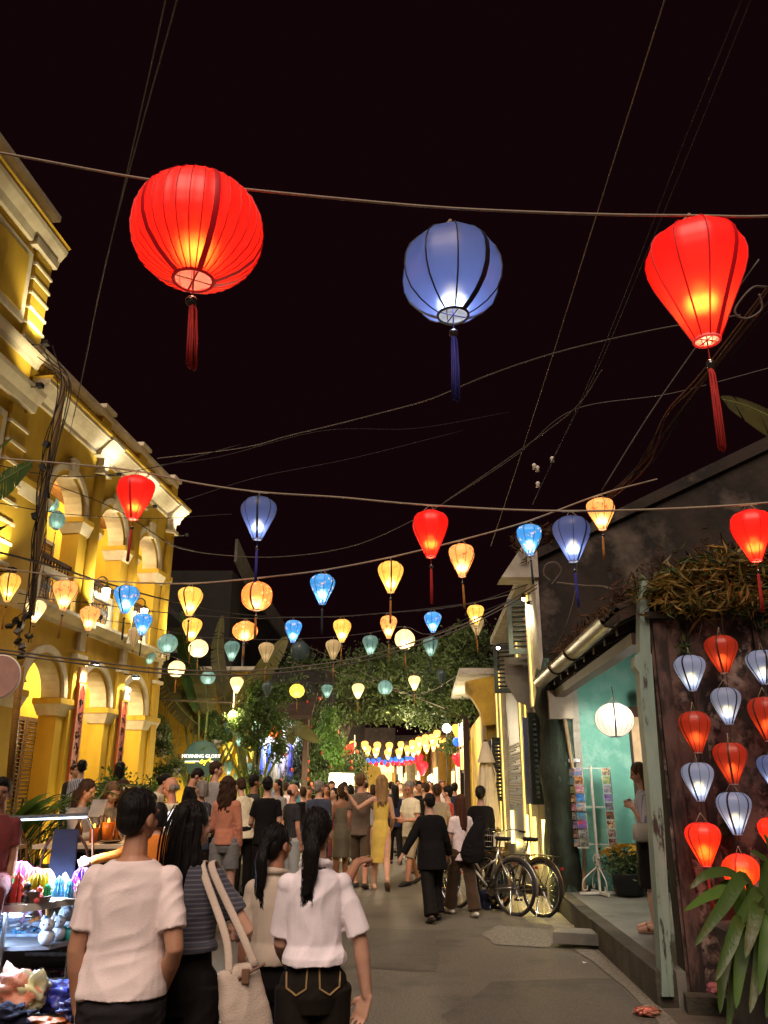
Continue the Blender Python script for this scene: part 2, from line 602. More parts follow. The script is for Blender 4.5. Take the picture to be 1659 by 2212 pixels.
BEAD = M('dark_glass_bead', (0.03, 0.022, 0.02), 0.12, spec=0.8)

# ================================================================== ground
g = MB()
xs = [-60, -20, -8, -5, -3, -1.5, 0, 1, 2, 3, 6, 20, 60]
ys = [-40, -10, 0, 3, 5, 6.5, 8, 10, 12, 14, 17, 20, 26, 35, 50, 90, 160]
for y in ys:
    for x in xs:
        g.v.append((x, y, 0.0))
nx = len(xs)
for j in range(len(ys) - 1):
    for i in range(nx - 1):
        g.f.append((j * nx + i, j * nx + i + 1, (j + 1) * nx + i + 1, (j + 1) * nx + i))
structure(g.build('street', ASPHALT))

KD = 0.0489                      # the right-hand kerb drifts right by this per metre
def kx(y):
    return 2.35 + KD * (y - 12.1)

# porch floor with its kerb stones
g = MB()
g.prism([(kx(7.1) + 0.16, 7.1), (7.5, 7.1), (7.5, 12.1), (kx(12.1) + 0.16, 12.1)], 0.0, 0.246, 'z')
structure(g.build('porch_floor', SLABTOP, fix=True))
kerb = structure(MB().prism([(kx(7.1) + 0.03, 7.1), (kx(7.1) + 0.155, 7.1), (kx(12.1) + 0.155, 12.1), (kx(12.1) + 0.03, 12.1)], 0.0, 0.2, 'z').build('kerb', KERB, fix=True))
y = 7.1
while y < 12.05:
    L = RND.uniform(0.75, 1.05)
    y1 = min(y + L, 12.1)
    dx = RND.uniform(-0.008, 0.008)
    b = MB().prism([(kx(y) + dx, y + 0.006), (kx(y) + 0.158, y + 0.006), (kx(y1) + 0.158, y1 - 0.006), (kx(y1) + dx, y1 - 0.006)], 0.002, 0.25 + RND.uniform(-0.004, 0.004), 'z')
    b.build('kerb_stone', KERB, kerb, fix=True)
    y = y1
# older and newer mends in the asphalt
MEND = M('asphalt_mend', (0.17, 0.15, 0.115), 0.65, (0.10, 0.088, 0.068), 60, 0.38, 0.62, detail=9, bump=0.9, bscale=150, col3=(0.10, 0.09, 0.07), scale3=1.1)
GRIT = M('pale_grit', (0.27, 0.245, 0.19), 0.75, (0.15, 0.13, 0.10), 40, 0.42, 0.6, bump=0.8, bscale=120)
for nm, m_, P_ in (('road_mend', MEND, ((0.5, 5.2), (1.9, 5.35), (2.02, 8.1), (0.95, 8.0), (0.45, 6.9))), ('road_mend', MEND, ((-0.9, 8.6), (0.5, 8.4), (0.62, 10.6), (-0.7, 10.9))), ('gutter_grit', GRIT, ((1.93, 6.4), (2.1, 6.4), (2.32, 11.9), (2.06, 11.9), (1.98, 9.5), (2.05, 8.0))), ('gutter_grit', GRIT, ((1.2, 9.7), (1.75, 9.5), (1.95, 10.6), (1.4, 10.9), (1.1, 10.3)))):
    h0 = 0.004 if m_ is MEND else 0.008
    q_ = [(x + RND.uniform(-0.03, 0.03), y + RND.uniform(-0.03, 0.03)) for i in range(len(P_)) for (x, y) in [(P_[i][0] * (1 - t) + P_[(i + 1) % len(P_)][0] * t, P_[i][1] * (1 - t) + P_[(i + 1) % len(P_)][1] * t) for t in (0, 0.25, 0.5, 0.75)]]
    structure(MB().add([(x, y, h0) for x, y in q_], [tuple(range(len(q_)))]).build(nm, m_))
# the single step in front of the kerb
g = MB(); g.prism([(-0.34, -0.17), (0.30, -0.19), (0.36, 0.15), (-0.30, 0.19)], 0.0, 0.105, 'z')
tag(g.build('stone_step', SLABTOP, loc=at_z(1268, 2035, 0.05), rot=(0, 0, -0.25), fix=True), 'low worn stone step lying on the asphalt against the kerb', 'step')

# raised dining terrace in front of the yellow building
g = MB(); g.prism([(-12, 7.9), (-1.95, 7.9), (-2.45, 11.0), (-2.4, 20.6), (-12, 20.6)], 0.0, 0.34, 'z')
structure(g.build('terrace', SLABTOP, fix=True))

# ================================================================== yellow colonial building (left)
LROT = math.atan2(1, 0.1029)
LB = thing('colonial_building', 'long yellow arcaded two storey building with white mouldings and a balcony', 'building', (-7.37, 0, 0), LROT)
OPEN = [10.39, 12.35, 14.31, 16.29, 18.25]
HALF, RO = 0.98, 0.62
S0, S1, TH = 12.6, 19.62, 0.34

def lwall(mb, mbs, zb, zs, zt):
    """Arcaded wall strip: piers from zb, arches springing at zs, wall to zt; soffits go to mbs."""
    edge = S0
    for c in OPEN[2:]:
        mb.bb(edge, c - RO, 0, TH, zb, zt)
        n = 14
        a = [(c - RO * math.cos(PI * i / n), zs + RO * math.sin(PI * i / n)) for i in range(n + 1)]
        vs, fs = [], []
        for (x, z) in a:
            vs += [(x, 0, z), (x, 0, zt), (x, TH, z), (x, TH, zt)]
        for i in range(n):
            p, q = i * 4, i * 4 + 4
            fs += [(p, q, q + 1, p + 1), (p + 2, p + 3, q + 3, q + 2)]
        mb.add(vs, fs)
        vs, fs = [], []
        for (x, z) in a:
            vs += [(x + (0.004 if x < c else -0.004), -0.004, z - 0.004), (x + (0.004 if x < c else -0.004), TH + 0.004, z - 0.004)]
        for i in range(n):
            fs.append((2 * i, 2 * i + 1, 2 * i + 3, 2 * i + 2))
        mbs.append((vs, fs))
        edge = c + RO
    mb.bb(edge, S1, 0, TH, zb, zt)

w = MB(); sof = []
lwall(w, sof, 0.34, 3.12, 4.45)
w.build('wall', OCHRE, LB)
w = MB()
lwall(w, sof, 4.62, 6.5, 7.95)
w.build('wall', OCHRE, LB)
for vs, fs in sof:
    MB().add(vs, fs).build('arch_soffit', CREAM, LB)
# end wall, back wall, floors
g = MB(); g.bb(S1 - 0.3, S1, TH + 0.002, 6, 0.34, 8.2); g.build('wall', OCHRE, LB)
g = MB(); g.bb(S0, S1 - 0.3, 1.75, 1.95, 0.34, 4.4); g.build('wall', OCHRE, LB)
g = MB(); g.bb(S0, S1 - 0.3, 1.75, 1.95, 4.62, 7.9); g.build('wall', OCHRE, LB)
g = MB(); g.bb(S0, S1 - 0.3, TH, 1.75, 4.40, 4.60); g.build('balcony_floor', CREAM, LB)
for k in range(9):
    g = MB(); g.bb(S0, S1 - 0.3, TH + 0.005 + k * 0.155, TH + 0.155 + k * 0.155, 7.70 + 0.012 * (k % 2), 7.78); g.build('plank', BROWNWOOD, LB)
g = MB(); g.bb(S0, S1, 0.4, 6, 8.0, 8.1); g.build('roof', ROOFTILE, LB)

def arch_ring(c, zs, r0, r1, t0, t1, name, mat, parent, n=18, a0=0.0, a1=PI):
    vs, fs = [], []
    for i in range(n + 1):
        a = a0 + (a1 - a0) * i / n
        for r in (r0, r1):
            for t in (t0, t1):
                vs.append((c - r * math.cos(a), -t, zs + r * math.sin(a)))
    for i in range(n):
        p, q = i * 4, i * 4 + 4
        fs += [(p + 1, p + 3, q + 3, q + 1), (p, p + 1, q + 1, q), (p + 2, q + 2, q + 3, p + 3)]
    fs += [(0, 2, 3, 1), (4 * n, 4 * n + 1, 4 * n + 3, 4 * n + 2)]
    return MB().add(vs, fs).build(name, mat, parent)

def profile(s0, s1, pts, name, mat, parent):
    """Moulding run along the wall; pts = (projection, z) polygon."""
    return MB().prism([(-t, z) for t, z in pts], s0, s1, 'x').build(name, mat, parent, fix=True)

for c in OPEN[2:]:
    arch_ring(c, 3.12, 0.70, 0.83, 0.0, 0.055, 'archivolt', CREAM, LB)
    arch_ring(c, 6.5, 0.72, 0.84, 0.0, 0.05, 'archivolt', CREAM, LB)
    MB().prism([(c - 0.07, 7.10), (c + 0.07, 7.10), (c + 0.11, 7.46), (c - 0.11, 7.46)], -0.11, 0.0, 'y').build('keystone', CREAM, LB, fix=True)
    # balcony front
    g = MB(); g.bb(c - 0.60, c + 0.60, 0.05, 0.13, 5.20, 5.32); g.build('balcony_sill', CREAM, LB)
    g = MB(); g.bb(c - 0.60, c + 0.60, 0.05, 0.13, 5.46, 5.52); g.build('handrail', DARKWOOD, LB)
    for k in range(11):
        g = MB(); g.lathe([(0.012, 0), (0.022, 0.03), (0.012, 0.07), (0.022, 0.11), (0.012, 0.138)], 6, (c - 0.54 + 0.108 * k, 0.09, 5.321)); g.build('baluster', DARKWOOD, LB)
    g = MB()
    g.bb(c - 0.60, c - 0.44, 0.05, 0.13, 4.64, 5.195); g.build('balcony_panel', CREAM, LB)
    g = MB(); g.bb(c + 0.44, c + 0.60, 0.05, 0.13, 4.64, 5.195); g.build('balcony_panel', CREAM, LB)
    for k in range(5):
        x = c - 0.35 + 0.175 * k
        pts = [(x + 0.075 * math.cos(a) * (1 - a / 14), 0.09, 4.92 + 0.24 * math.sin(a) * (1 - a / 14)) for a in [i * 0.42 for i in range(24)]]
        MB().tube(pts, 0.011, 5).build('iron_scroll', IRON, LB)
    g = MB(); g.bb(c - 0.43, c + 0.43, 0.075, 0.105, 4.65, 4.68); g.bb(c - 0.43, c + 0.43, 0.075, 0.105, 5.16, 5.19); g.build('iron_rail', IRON, LB)

PIER = [OPEN[2] - HALF, OPEN[2] + HALF, OPEN[3] + HALF, S1 - 0.42]
for i, c in enumerate(PIER):
    hw = 0.36 if 0 < i < 3 else 0.3
    a, b = (c - hw, c + hw) if i < 3 else (OPEN[4] + RO, S1)
    if i == 0:
        a = S0
    for z0 in (2.80, 6.20):
        MB().prism([(0.0, z0), (0.03, z0), (0.045, z0 + 0.05), (0.10, z0 + 0.19), (0.10, z0 + 0.22), (0.0, z0 + 0.22)], 0, 1, 'y')
        g = MB()
        g.add([(a - 0.02, -0.02, z0), (b + 0.02, -0.02, z0), (b + 0.02, TH + 0.02, z0), (a - 0.02, TH + 0.02, z0),
               (a - 0.09, -0.09, z0 + 0.2), (b + 0.09, -0.09, z0 + 0.2), (b + 0.09, TH + 0.09, z0 + 0.2), (a - 0.09, TH + 0.09, z0 + 0.2)],
              [(3, 2, 1, 0), (4, 5, 6, 7), (0, 1, 5, 4), (1, 2, 6, 5), (2, 3, 7, 6), (3, 0, 4, 7)])
        g.build('capital', CREAM, LB)
        g = MB(); g.bb(a - 0.10, b + 0.10, -0.10, TH + 0.10, z0 + 0.202, z0 + 0.30); g.build('abacus', OCHRE, LB)
    if i > 0:
        pc = c + 0.12 if i < 3 else S1 - 0.2
        g = MB(); g.bb(pc - 0.17, pc + 0.17, -0.07, -0.003, 0.34, 3.86); g.build('pilaster', OCHRE, LB)
        g = MB(); g.bb(pc - 0.21, pc + 0.21, -0.13, -0.003, 3.862, 3.94); g.bb(pc - 0.10, pc + 0.10, -0.10, -0.003, 4.02, 4.34); g.build('pilaster_cap', CREAM, LB)
        g = MB(); g.lathe([(0.125, 4.66), (0.125, 7.55)], 14, (pc, -0.03, 0)); g.build('half_column', OCHRE, LB, smooth=True)
        g = MB(); g.bb(pc - 0.19, pc + 0.19, -0.20, -0.003, 7.552, 7.63); g.bb(pc - 0.11, pc + 0.11, -0.15, -0.003, 7.65, 7.92); g.build('column_cap', CREAM, LB)
        g = MB(); g.bb(pc - 0.20, pc + 0.20, -0.22, -0.003, 4.46, 4.655); g.build('column_base', CREAM, LB)
profile(S0, S1 + 0.10, [(0, 4.36), (0.05, 4.36), (0.05, 4.43), (0.12, 4.47), (0.20, 4.56), (0.20, 4.62), (0, 4.62)], 'belt_moulding', CREAM, LB)
profile(S0, S1 + 0.25, [(0, 7.92), (0.06, 7.92), (0.06, 8.0), (0.16, 8.06), (0.30, 8.2), (0.34, 8.2), (0.34, 8.27), (0, 8.27)], 'cornice', CREAM, LB)
profile(S0, S1 + 0.29, [(0, 8.272), (0.38, 8.272), (0.38, 8.33), (0, 8.33)], 'cornice_fillet', OCHRE, LB)
for pc in (15.41, 17.39, S1 - 0.15):
    profile(pc - 0.3, pc + 0.3, [(0, 7.90), (0.15, 7.90), (0.17, 8.0), (0.24, 8.07), (0.36, 8.2), (0.39, 8.2), (0.39, 8.268), (0, 8.268)], 'cornice_block', CREAM, LB)
# parapet with balusters
profile(S0, S1, [(-0.2, 8.332), (0.02, 8.332), (0.02, 8.47), (-0.2, 8.47)], 'parapet_base', OCHRE, LB)
profile(S0, S1, [(-0.22, 8.80), (0.05, 8.80), (0.09, 8.86), (0.09, 8.94), (-0.22, 8.94)], 'parapet_coping', CREAM, LB)
me = MB().lathe([(0.035, 0), (0.05, 0.03), (0.03, 0.08), (0.055, 0.2), (0.03, 0.28), (0.045, 0.325)], 7).mesh('baluster', True); me.materials.append(OCHRE)
s = S0 + 0.1
while s < S1 - 0.1:
    if min(abs(s - 15.41), abs(s - 17.39), abs(s - S1 + 0.15)) > 0.22:
        obj('baluster', me, None, LB, (s, 0.09, 8.472))
    s += 0.135
for pc in (15.41, 17.39, S1 - 0.15):
    g = MB(); g.bb(pc - 0.2, pc + 0.2, -0.06, 0.24, 8.334, 8.98); g.build('parapet_pier', OCHRE, LB)
    g = MB(); g.bb(pc - 0.25, pc + 0.25, -0.13, 0.29, 8.982, 9.06); g.build('pier_cap', CREAM, LB)

# doors and the window on the arcade's back wall
def louvre_leaf(parent, x0, x1, z0, z1, y, mat, name='door', n=None, slat_t=0.014):
    d = MB()
    d.bb(x0, x0 + 0.07, y - 0.04, y, z0, z1); d.bb(x1 - 0.07, x1, y - 0.04, y, z0, z1)
    d.bb(x0 + 0.07, x1 - 0.07, y - 0.04, y, z0, z0 + 0.09); d.bb(x0 + 0.07, x1 - 0.07, y - 0.04, y, z1 - 0.09, z1)
    o = d.build(name, mat, parent)
    n = n or int((z1 - z0 - 0.18) / 0.075)
    st = (z1 - z0 - 0.18) / n
    sm = MB().box((0, 0, 0), (x1 - x0 - 0.145, 0.045, slat_t), Matrix.Rotation(0.6, 3, 'X')).mesh('slat'); sm.materials.append(mat)
    for k in range(n):
        obj('slat', sm, None, o, ((x0 + x1) / 2, y - 0.02, z0 + 0.09 + st * (k + 0.5)))
    return o
for c in OPEN[2:]:
    louvre_leaf(LB, c + 0.15, c + 0.72, 0.4, 2.95, 1.74, DARKWOOD)
    louvre_leaf(LB, c + 0.73, c + 1.28, 0.4, 2.95, 1.74, DARKWOOD)
    louvre_leaf(LB, c + 0.3, c + 0.9, 4.7, 6.7, 1.74, DARKWOOD)
win = MB(); win.bb(13.35, 14.05, 1.70, 1.745, 1.2, 2.9); win = win.build('window', WHITEPAINT, LB)
for k in range(5):
    for j in range(2):
        g = MB(); g.bb(13.41 + j * 0.3, 13.67 + j * 0.3, 1.685, 1.698, 1.28 + k * 0.32, 1.55 + k * 0.32); g.build('pane', EM('lit_pane', (0.85, 0.9, 0.8), 0.55) if (k, j) == (0, 0) else bpy.data.materials['lit_pane'], win)
g = MB(); g.bb(13.1, 13.32, 1.68, 1.745, 0.4, 3.05); g.bb(14.08, 14.2, 1.68, 1.745, 0.4, 3.05); g.build('door_frame', DARKWOOD, LB)
# a second house number bracket plate and lit fixtures
def wall_light(s, z, t=0.33):
    o = MB().tube([(s, -0.06, z + 0.05), (s, -t, z + 0.03)], 0.012, 6)
    o.lathe([(0.02, 0.06), (0.085, 0.0), (0.085, -0.03)], 12, (s, -t, z))
    o = o.build('wall_light', IRON, LB)
    MB().lathe([(0.0, -0.032), (0.07, -0.034), (0.05, -0.05), (0.0, -0.055)], 12, (s, -t, z), caps=False).build('bulb', BULBWHITE, o)
    lamp('wall_lamp', (s, -t, z - 0.12), 70, (1, 0.86, 0.55), 0.05, o, spot=2.3, aim=(0, 0.28, -1))
for s in (15.52, 17.50):
    wall_light(s, 3.80)
# uplights washing the half columns and the cornice
for s in (15.41, 17.39, 19.6):
    o = MB().box((s, -0.36, 4.66), (0.1, 0.1, 0.07)).build('uplight', IRON, LB)
    lamp('uplight_lamp', (s, -0.40, 4.74), 120, (1, 0.85, 0.5), 0.04, o, spot=1.5, aim=(0, 0.16, 1), blend=0.8)
    o = MB().box((s + 0.02, -0.42, 7.58), (0.08, 0.08, 0.06)).tube([(s, -0.02, 7.56), (s + 0.02, -0.42, 7.56)], 0.012, 5).build('cornice_light', IRON, LB)
    lamp('cornice_lamp', (s, -0.46, 7.64), 26, (1, 0.92, 0.72), 0.04, o, spot=2.2, aim=(0, 0.45, 1))
# carriage lanterns on brackets
def carriage_lamp(s, z):
    o = MB().tube(catmull([(s, -0.02, z - 0.28), (s, -0.05, z + 0.1), (s, -0.16, z + 0.22), (s, -0.27, z + 0.16), (s, -0.28, z + 0.05)], 5), 0.014, 6)
    o.tube(catmull([(s, -0.02, z - 0.2), (s, -0.12, z - 0.12), (s, -0.1, z - 0.02), (s, -0.05, z - 0.06)], 5), 0.010, 5)
    o.lathe([(0.0, 0.07), (0.03, 0.05), (0.10, -0.02), (0.085, -0.03)], 6, (s, -0.28, z), caps=False)
    o = o.build('carriage_lamp', IRON, LB)
    MB().lathe([(0.08, -0.03), (0.055, -0.22), (0.03, -0.25)], 6, (s, -0.28, z)).build('lamp_glass', BULBWHITE, o)
    lamp('carriage_bulb', (s, -0.34, z - 0.3), 75, (1, 0.9, 0.68), 0.07, o)
carriage_lamp(15.75, 5.32)
carriage_lamp(17.72, 5.32)
# warm light inside the arcades
for c in OPEN[2:]:
    lamp('arcade_lamp', (c - 0.2, 1.0, 3.9), 130, (1, 0.82, 0.46), 0.12, LB)
    lamp('veranda_lamp', (c - 0.3, 0.95, 7.35), 95, (1, 0.8, 0.42), 0.12, LB)
lamp('terrace_uplight', (15.1, -0.6, 0.5), 40, (1, 0.78, 0.25), 0.05, LB)
lamp('terrace_uplight', (19.2, -0.5, 0.5), 50, (1, 0.78, 0.25), 0.05, LB)
# paper tube lamp, louvred ac cover and a wall fan of the veranda
o = thing('paper_tube_lamp', 'tall glowing paper tube lamp hanging in the upper veranda', 'lamp', at_y(217, 1163, 16.6) + Vector((-0.5, 0, 0)))
MB().lathe([(0.10, -0.36), (0.12, -0.33), (0.12, 0.33), (0.10, 0.36)], 16).build('shade', EM('tube_lamp_paper', (1, 0.78, 0.3), 1.5), o, smooth=True)
MB().tube([(0, 0, 0.36), (0, 0, 0.9)], 0.006, 5).build('cord', CABLE, o)
MB().tube([(0, 0, -0.36), (0, 0, -0.75)], 0.03, 6).build('tassel', DARKWOOD, o)
ac = MB(); ac.bb(13.95, 14.72, 0.9, 1.2, 5.55, 6.1); ac = ac.build('louvred_box', WHITEPAINT, LB)
for k in range(8):
    for j in range(2):
        MB().box((14.15 + j * 0.36, 0.895, 5.62 + k * 0.055), (0.3, 0.015, 0.028)).build('slat', DARKWOOD, ac)

# vertical red banners with brush characters, and the house number plate
def banner(s, z0, z1, label, number=False):
    o = thing('red_banner', label, 'banner', LB.matrix_basis @ Vector((s, -0.12, z0)), LROT, 'red lacquered verse boards on the pilasters')
    h = z1 - z0
    MB().bb(-0.135, 0.135, -0.02, 0.015, 0, h).build('board', BANNERRED, o)
    for x in (-0.128, 0.128):
        MB().bb(x - 0.014, x + 0.014, -0.034, -0.021, 0.0, h).build('edging', GILT, o)
    MB().prism([(-0.11, 0), (-0.11, 0.20), (-0.03, 0.02), (0.03, 0.02), (0.11, 0.20), (0.11, 0)], -0.03, -0.022, 'y').build('finial', GILT, o, fix=True)
    MB().prism([(-0.11, h), (-0.11, h - 0.16), (-0.02, h - 0.03), (0.02, h - 0.03), (0.11, h - 0.16), (0.11, h)], -0.03, -0.022, 'y').build('finial', GILT, o, fix=True)
    k = 0
    z = h - 0.32
    while z > 0.35:
        g = MB()
        for q in range(6):
            x0, za = RND.uniform(-0.07, 0.05), z + RND.uniform(-0.09, 0.07)
            g.tube([(x0, -0.026, za), (x0 + RND.uniform(-0.02, 0.06), -0.026, za + RND.uniform(-0.03, 0.03)), (x0 + RND.uniform(-0.04, 0.06), -0.026, za - RND.uniform(0.02, 0.09))], [0.010, 0.013, 0.004], 5)
        g.build('brush_character', INK, o)
        z -= 0.27
    if number:
        MB().bb(-0.10, 0.14, -0.06, -0.02, h + 0.03, h + 0.30).build('number_plate', WHITEPAINT, o)
        t = obj('lettering', text_mesh('104', 0.15, 0.002), INK, o, (0.02, -0.063, h + 0.165), (PI / 2, 0, 0))
banner(15.52, 1.55, 3.42, 'red verse board with black brush characters on the nearer pilaster')
banner(17.50, 1.55, 3.28, 'red verse board below the white number plate on the farther pilaster', True)
g = MB(); g.bb(15.40, 15.66, -0.13, -0.075, 3.45, 3.72); g.build('lit_plaque', GILT, LB)

# taller corner block at the left edge
TB = thing('corner_building', 'taller yellow corner block with quoins and a heavy white cornice', 'building', (-7.37, 0, 0), LROT)
T0, T1, TP = 7.2, 12.42, 0.06
MB().bb(T0, T1, -TP, 4, 0.34, 10.9).build('wall', OCHRE, TB)
for (za, zb, n) in ((8.72, 10.42, 6), (4.9, 7.5, 8), (0.5, 4.1, 10)):
    st = (zb - za) / n
    for k in range(n):
        MB().bb(T1 - 0.44, T1 + 0.05, -TP - 0.07, -TP - 0.002, za + k * st + 0.05, za + (k + 1) * st - 0.004).build('quoin', OCHRE, TB)
        MB().bb(T1 - 0.47, T1 + 0.08, -TP - 0.10, -TP - 0.002, za + k * st, za + k * st + 0.046).build('quoin_edge', CREAM, TB)
    MB().bb(T1 + 0.002, T1 + 0.05, -TP, 0.3, za, zb).build('quoin_return', OCHRE, TB)
def tcorn(z, out, h, mat=CREAM):
    profile(T0, T1 + out * 0.9, [(TP, z), (TP + out * 0.3, z), (TP + out * 0.45, z + h * 0.4), (TP + out * 0.9, z + h * 0.8), (TP + out, z + h), (TP, z + h)], 'cornice', mat, TB)
tcorn(10.5, 0.24, 0.36); tcorn(10.865, 0.27, 0.08, OCHRE); tcorn(8.42, 0.16, 0.2); tcorn(7.62, 0.24, 0.34); tcorn(4.3, 0.2, 0.3)
MB().bb(T0, T1 - 0.05, -TP, 0.1, 10.95, 11.38).build('parapet', CREAM, TB)
MB().bb(T0, T1 + 0.02, -TP - 0.12, 0.15, 11.382, 11.5).build('parapet_coping', CREAM, TB)
MB().bb(T1 - 0.62, T1 + 0.10, -TP - 0.14, 0.2, 10.44, 10.60).build('quoin_cap', CREAM, TB)
for (sa, sb, za, zb) in ((10.2, 11.9, 8.95, 10.3), (10.2, 11.9, 5.1, 7.3)):
    MB().bb(sa, sb, -TP - 0.05, -TP - 0.002, za, zb).build('wall_panel', CREAM, TB)
    MB().bb(sa + 0.14, sb - 0.14, -TP - 0.07, -TP - 0.052, za + 0.14, zb - 0.14).build('panel_field', OCHRE, TB)
for z, wts in ((8.70, 95), (4.75, 110), (7.9, 34)):
    o = MB().box((T1 - 0.25, -TP - 0.36, z), (0.1, 0.1, 0.07)).tube([(T1 - 0.25, -TP, z - 0.02), (T1 - 0.25, -TP - 0.36, z - 0.02)], 0.012, 5).build('uplight', IRON, TB)
    lamp('uplight_lamp', (T1 - 0.22, -TP - 0.42, z + 0.07), wts, (1, 0.86, 0.52), 0.04, o, spot=1.9, aim=(0, 0.28, 1), blend=0.8)

# ================================================================== right side: gable house, porch, near wall
GH = thing('gable_house', 'dark rain stained gable house with lit shuttered street front', 'house', (0, 0, 0))
GY = 12.12
gx = kx(GY)
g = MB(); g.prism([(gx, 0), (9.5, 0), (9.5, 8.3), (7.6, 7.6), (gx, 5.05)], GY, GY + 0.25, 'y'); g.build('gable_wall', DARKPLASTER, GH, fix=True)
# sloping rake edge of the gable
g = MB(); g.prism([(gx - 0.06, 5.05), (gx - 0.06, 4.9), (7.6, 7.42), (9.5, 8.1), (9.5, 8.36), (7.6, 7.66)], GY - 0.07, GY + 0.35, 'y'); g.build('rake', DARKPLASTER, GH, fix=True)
# turquoise face of the lower gable wall inside the porch
vs = []; fs = []
nxs, nzs = 26, 26
for j in range(nzs + 1):
    for i in range(nxs + 1):
        x = gx + 0.32 + (7.5 - gx - 0.32) * i / nxs
        z = 0.25 + 3.3 * j / nzs
        edge = max(0, 1 - abs(x - gx - 0.3) / 0.5)
        vs.append((x, GY - 0.03 - 0.012 * math.sin(x * 9 + z * 5) * math.sin(z * 7.3), z))
for j in range(nzs):
    for i in range(nxs):
        a = j * (nxs + 1) + i
        fs.append((a, a + 1, a + nxs + 2, a + nxs + 1))
mt = M('turquoise_wall_with_moss', (0.21, 0.52, 0.41), 0.85, (0.15, 0.42, 0.33), 2.2, bump=0.25, bscale=18, col3=(0.28, 0.56, 0.46), scale3=1.4, lo3=0.52, hi3=0.6)
nt = mt.node_tree
bs = nt.nodes['Principled BSDF']
old = bs.inputs['Base Color'].links[0].from_socket
tc = _n(nt, 'ShaderNodeTexCoord'); sp = _n(nt, 'ShaderNodeSeparateXYZ'); nt.links.new(tc.outputs['Object'], sp.inputs[0])
nz = _n(nt, 'ShaderNodeTexNoise'); nz.inputs['Scale'].default_value = 3.2; nz.inputs['Detail'].default_value = 9; nz.inputs['Roughness'].default_value = 0.7
nt.links.new(tc.outputs['Object'], nz.inputs[0])
def madd(a, k, b=None):
    n = _n(nt, 'ShaderNodeMath', operation='MULTIPLY_ADD'); nt.links.new(a, n.inputs[0]); n.inputs[1].default_value = k
    if b is None: n.inputs[2].default_value = 0
    elif isinstance(b, float): n.inputs[2].default_value = b
    else: nt.links.new(b, n.inputs[2])
    return n.outputs[0]
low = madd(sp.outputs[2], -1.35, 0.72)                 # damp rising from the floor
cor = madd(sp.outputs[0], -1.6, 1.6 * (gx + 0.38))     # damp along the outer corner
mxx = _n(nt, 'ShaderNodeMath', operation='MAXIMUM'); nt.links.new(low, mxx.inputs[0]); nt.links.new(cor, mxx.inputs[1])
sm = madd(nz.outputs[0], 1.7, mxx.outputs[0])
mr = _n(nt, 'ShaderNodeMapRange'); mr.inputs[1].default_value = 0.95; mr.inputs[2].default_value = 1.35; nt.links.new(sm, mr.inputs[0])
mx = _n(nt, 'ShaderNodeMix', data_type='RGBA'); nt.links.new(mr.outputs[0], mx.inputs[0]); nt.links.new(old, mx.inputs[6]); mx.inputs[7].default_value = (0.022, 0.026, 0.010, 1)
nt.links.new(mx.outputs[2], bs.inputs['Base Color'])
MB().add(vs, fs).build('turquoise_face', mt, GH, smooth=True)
# mossy buttress at the outer corner
vs = []; fs = []
for j in range(16):
    z = 0.0 + 3.4 * j / 15
    wv = 0.03 * math.sin(z * 6.1) + 0.025 * math.sin(z * 13 + 1)
    for (x, yy) in ((gx - 0.06 + wv, GY + 0.3), (gx - 0.05 + wv, GY - 0.10 + wv * 0.6), (gx + 0.33 + wv * 0.8, GY - 0.09), (gx + 0.35, GY + 0.0)):
        vs.append((x, yy, z))
for j in range(15):
    for k in range(3):
        a = j * 4 + k
        fs.append((a, a + 1, a + 5, a + 4))
MOSSY = M('mossy_corner_plaster', (0.05, 0.075, 0.05), 0.95, (0.020, 0.020, 0.010), 2.6, 0.35, 0.6, bump=0.7, bscale=16, stretch=(1, 1, 0.4), col3=(0.10, 0.19, 0.145), scale3=3.2, lo3=0.58, hi3=0.66)
MB().add(vs, fs).build('corner_pier', MOSSY, GH, smooth=True)
MB().bb(gx + 0.36, gx + 0.46, GY - 0.12, GY - 0.04, 0.9, 3.2).build('door_jamb', WHITEPLASTER, GH)
# street facade of the gable house
def fx(y):
    return gx + KD * (y - GY)
FROT = math.atan2(1, KD)
GF = FROT
def fl(y, t, z):   # point on the facade, t out into the street
    return (fx(y) - t, y, z)
g = MB(); g.prism([(fx(GY + 0.25), GY + 0.25), (fx(19.0), 19.0), (fx(19.0) + 3, 19.0), (fx(GY) + 3, GY + 0.25)], 0, 4.75, 'z'); g.build('street_front', GREYPLASTER, GH, fix=True)
g = MB(); g.prism([(fx(GY) - 0.18, GY + 0.26), (fx(19) - 0.18, 19.1), (fx(19) + 3.2, 19.1), (fx(GY) + 3.2, GY + 0.26)], 4.76, 4.9, 'z'); g.build('eave', WHITEPLASTER, GH, fix=True)
# white lime-washed corner strip and parapet stub above the shutters
g = MB(); g.prism([(fx(12.2) - 0.05, 12.06), (fx(13.0) - 0.06, 13.0), (fx(13.0), 13.0), (fx(12.2), 12.06)], 2.7, 4.7, 'z'); g.build('corner_strip', WHITEPLASTER, GH, fix=True)
g = MB(); g.prism([(-0.35, 4.62), (0.02, 5.15), (0.14, 5.2), (0.22, 5.02), (0.22, 4.62)], 12.0, 12.5, 'y'); g.build('gable_scroll', WHITEPLASTER, GH, loc=(fx(12.2) - 0.22, 0, 0), fix=True)
g = MB(); g.prism([(fx(14.9) - 0.03, 14.9), (fx(17.8) - 0.03, 17.8), (fx(17.8), 17.8), (fx(14.9), 14.9)], 0.3, 3.9, 'z'); panel = g.build('text_panel', M('dark_text_panel', (0.035, 0.028, 0.020), 0.5), GH, fix=True)
TXT = M('panel_print', (0.42, 0.38, 0.30), 0.8)
z = 2.34
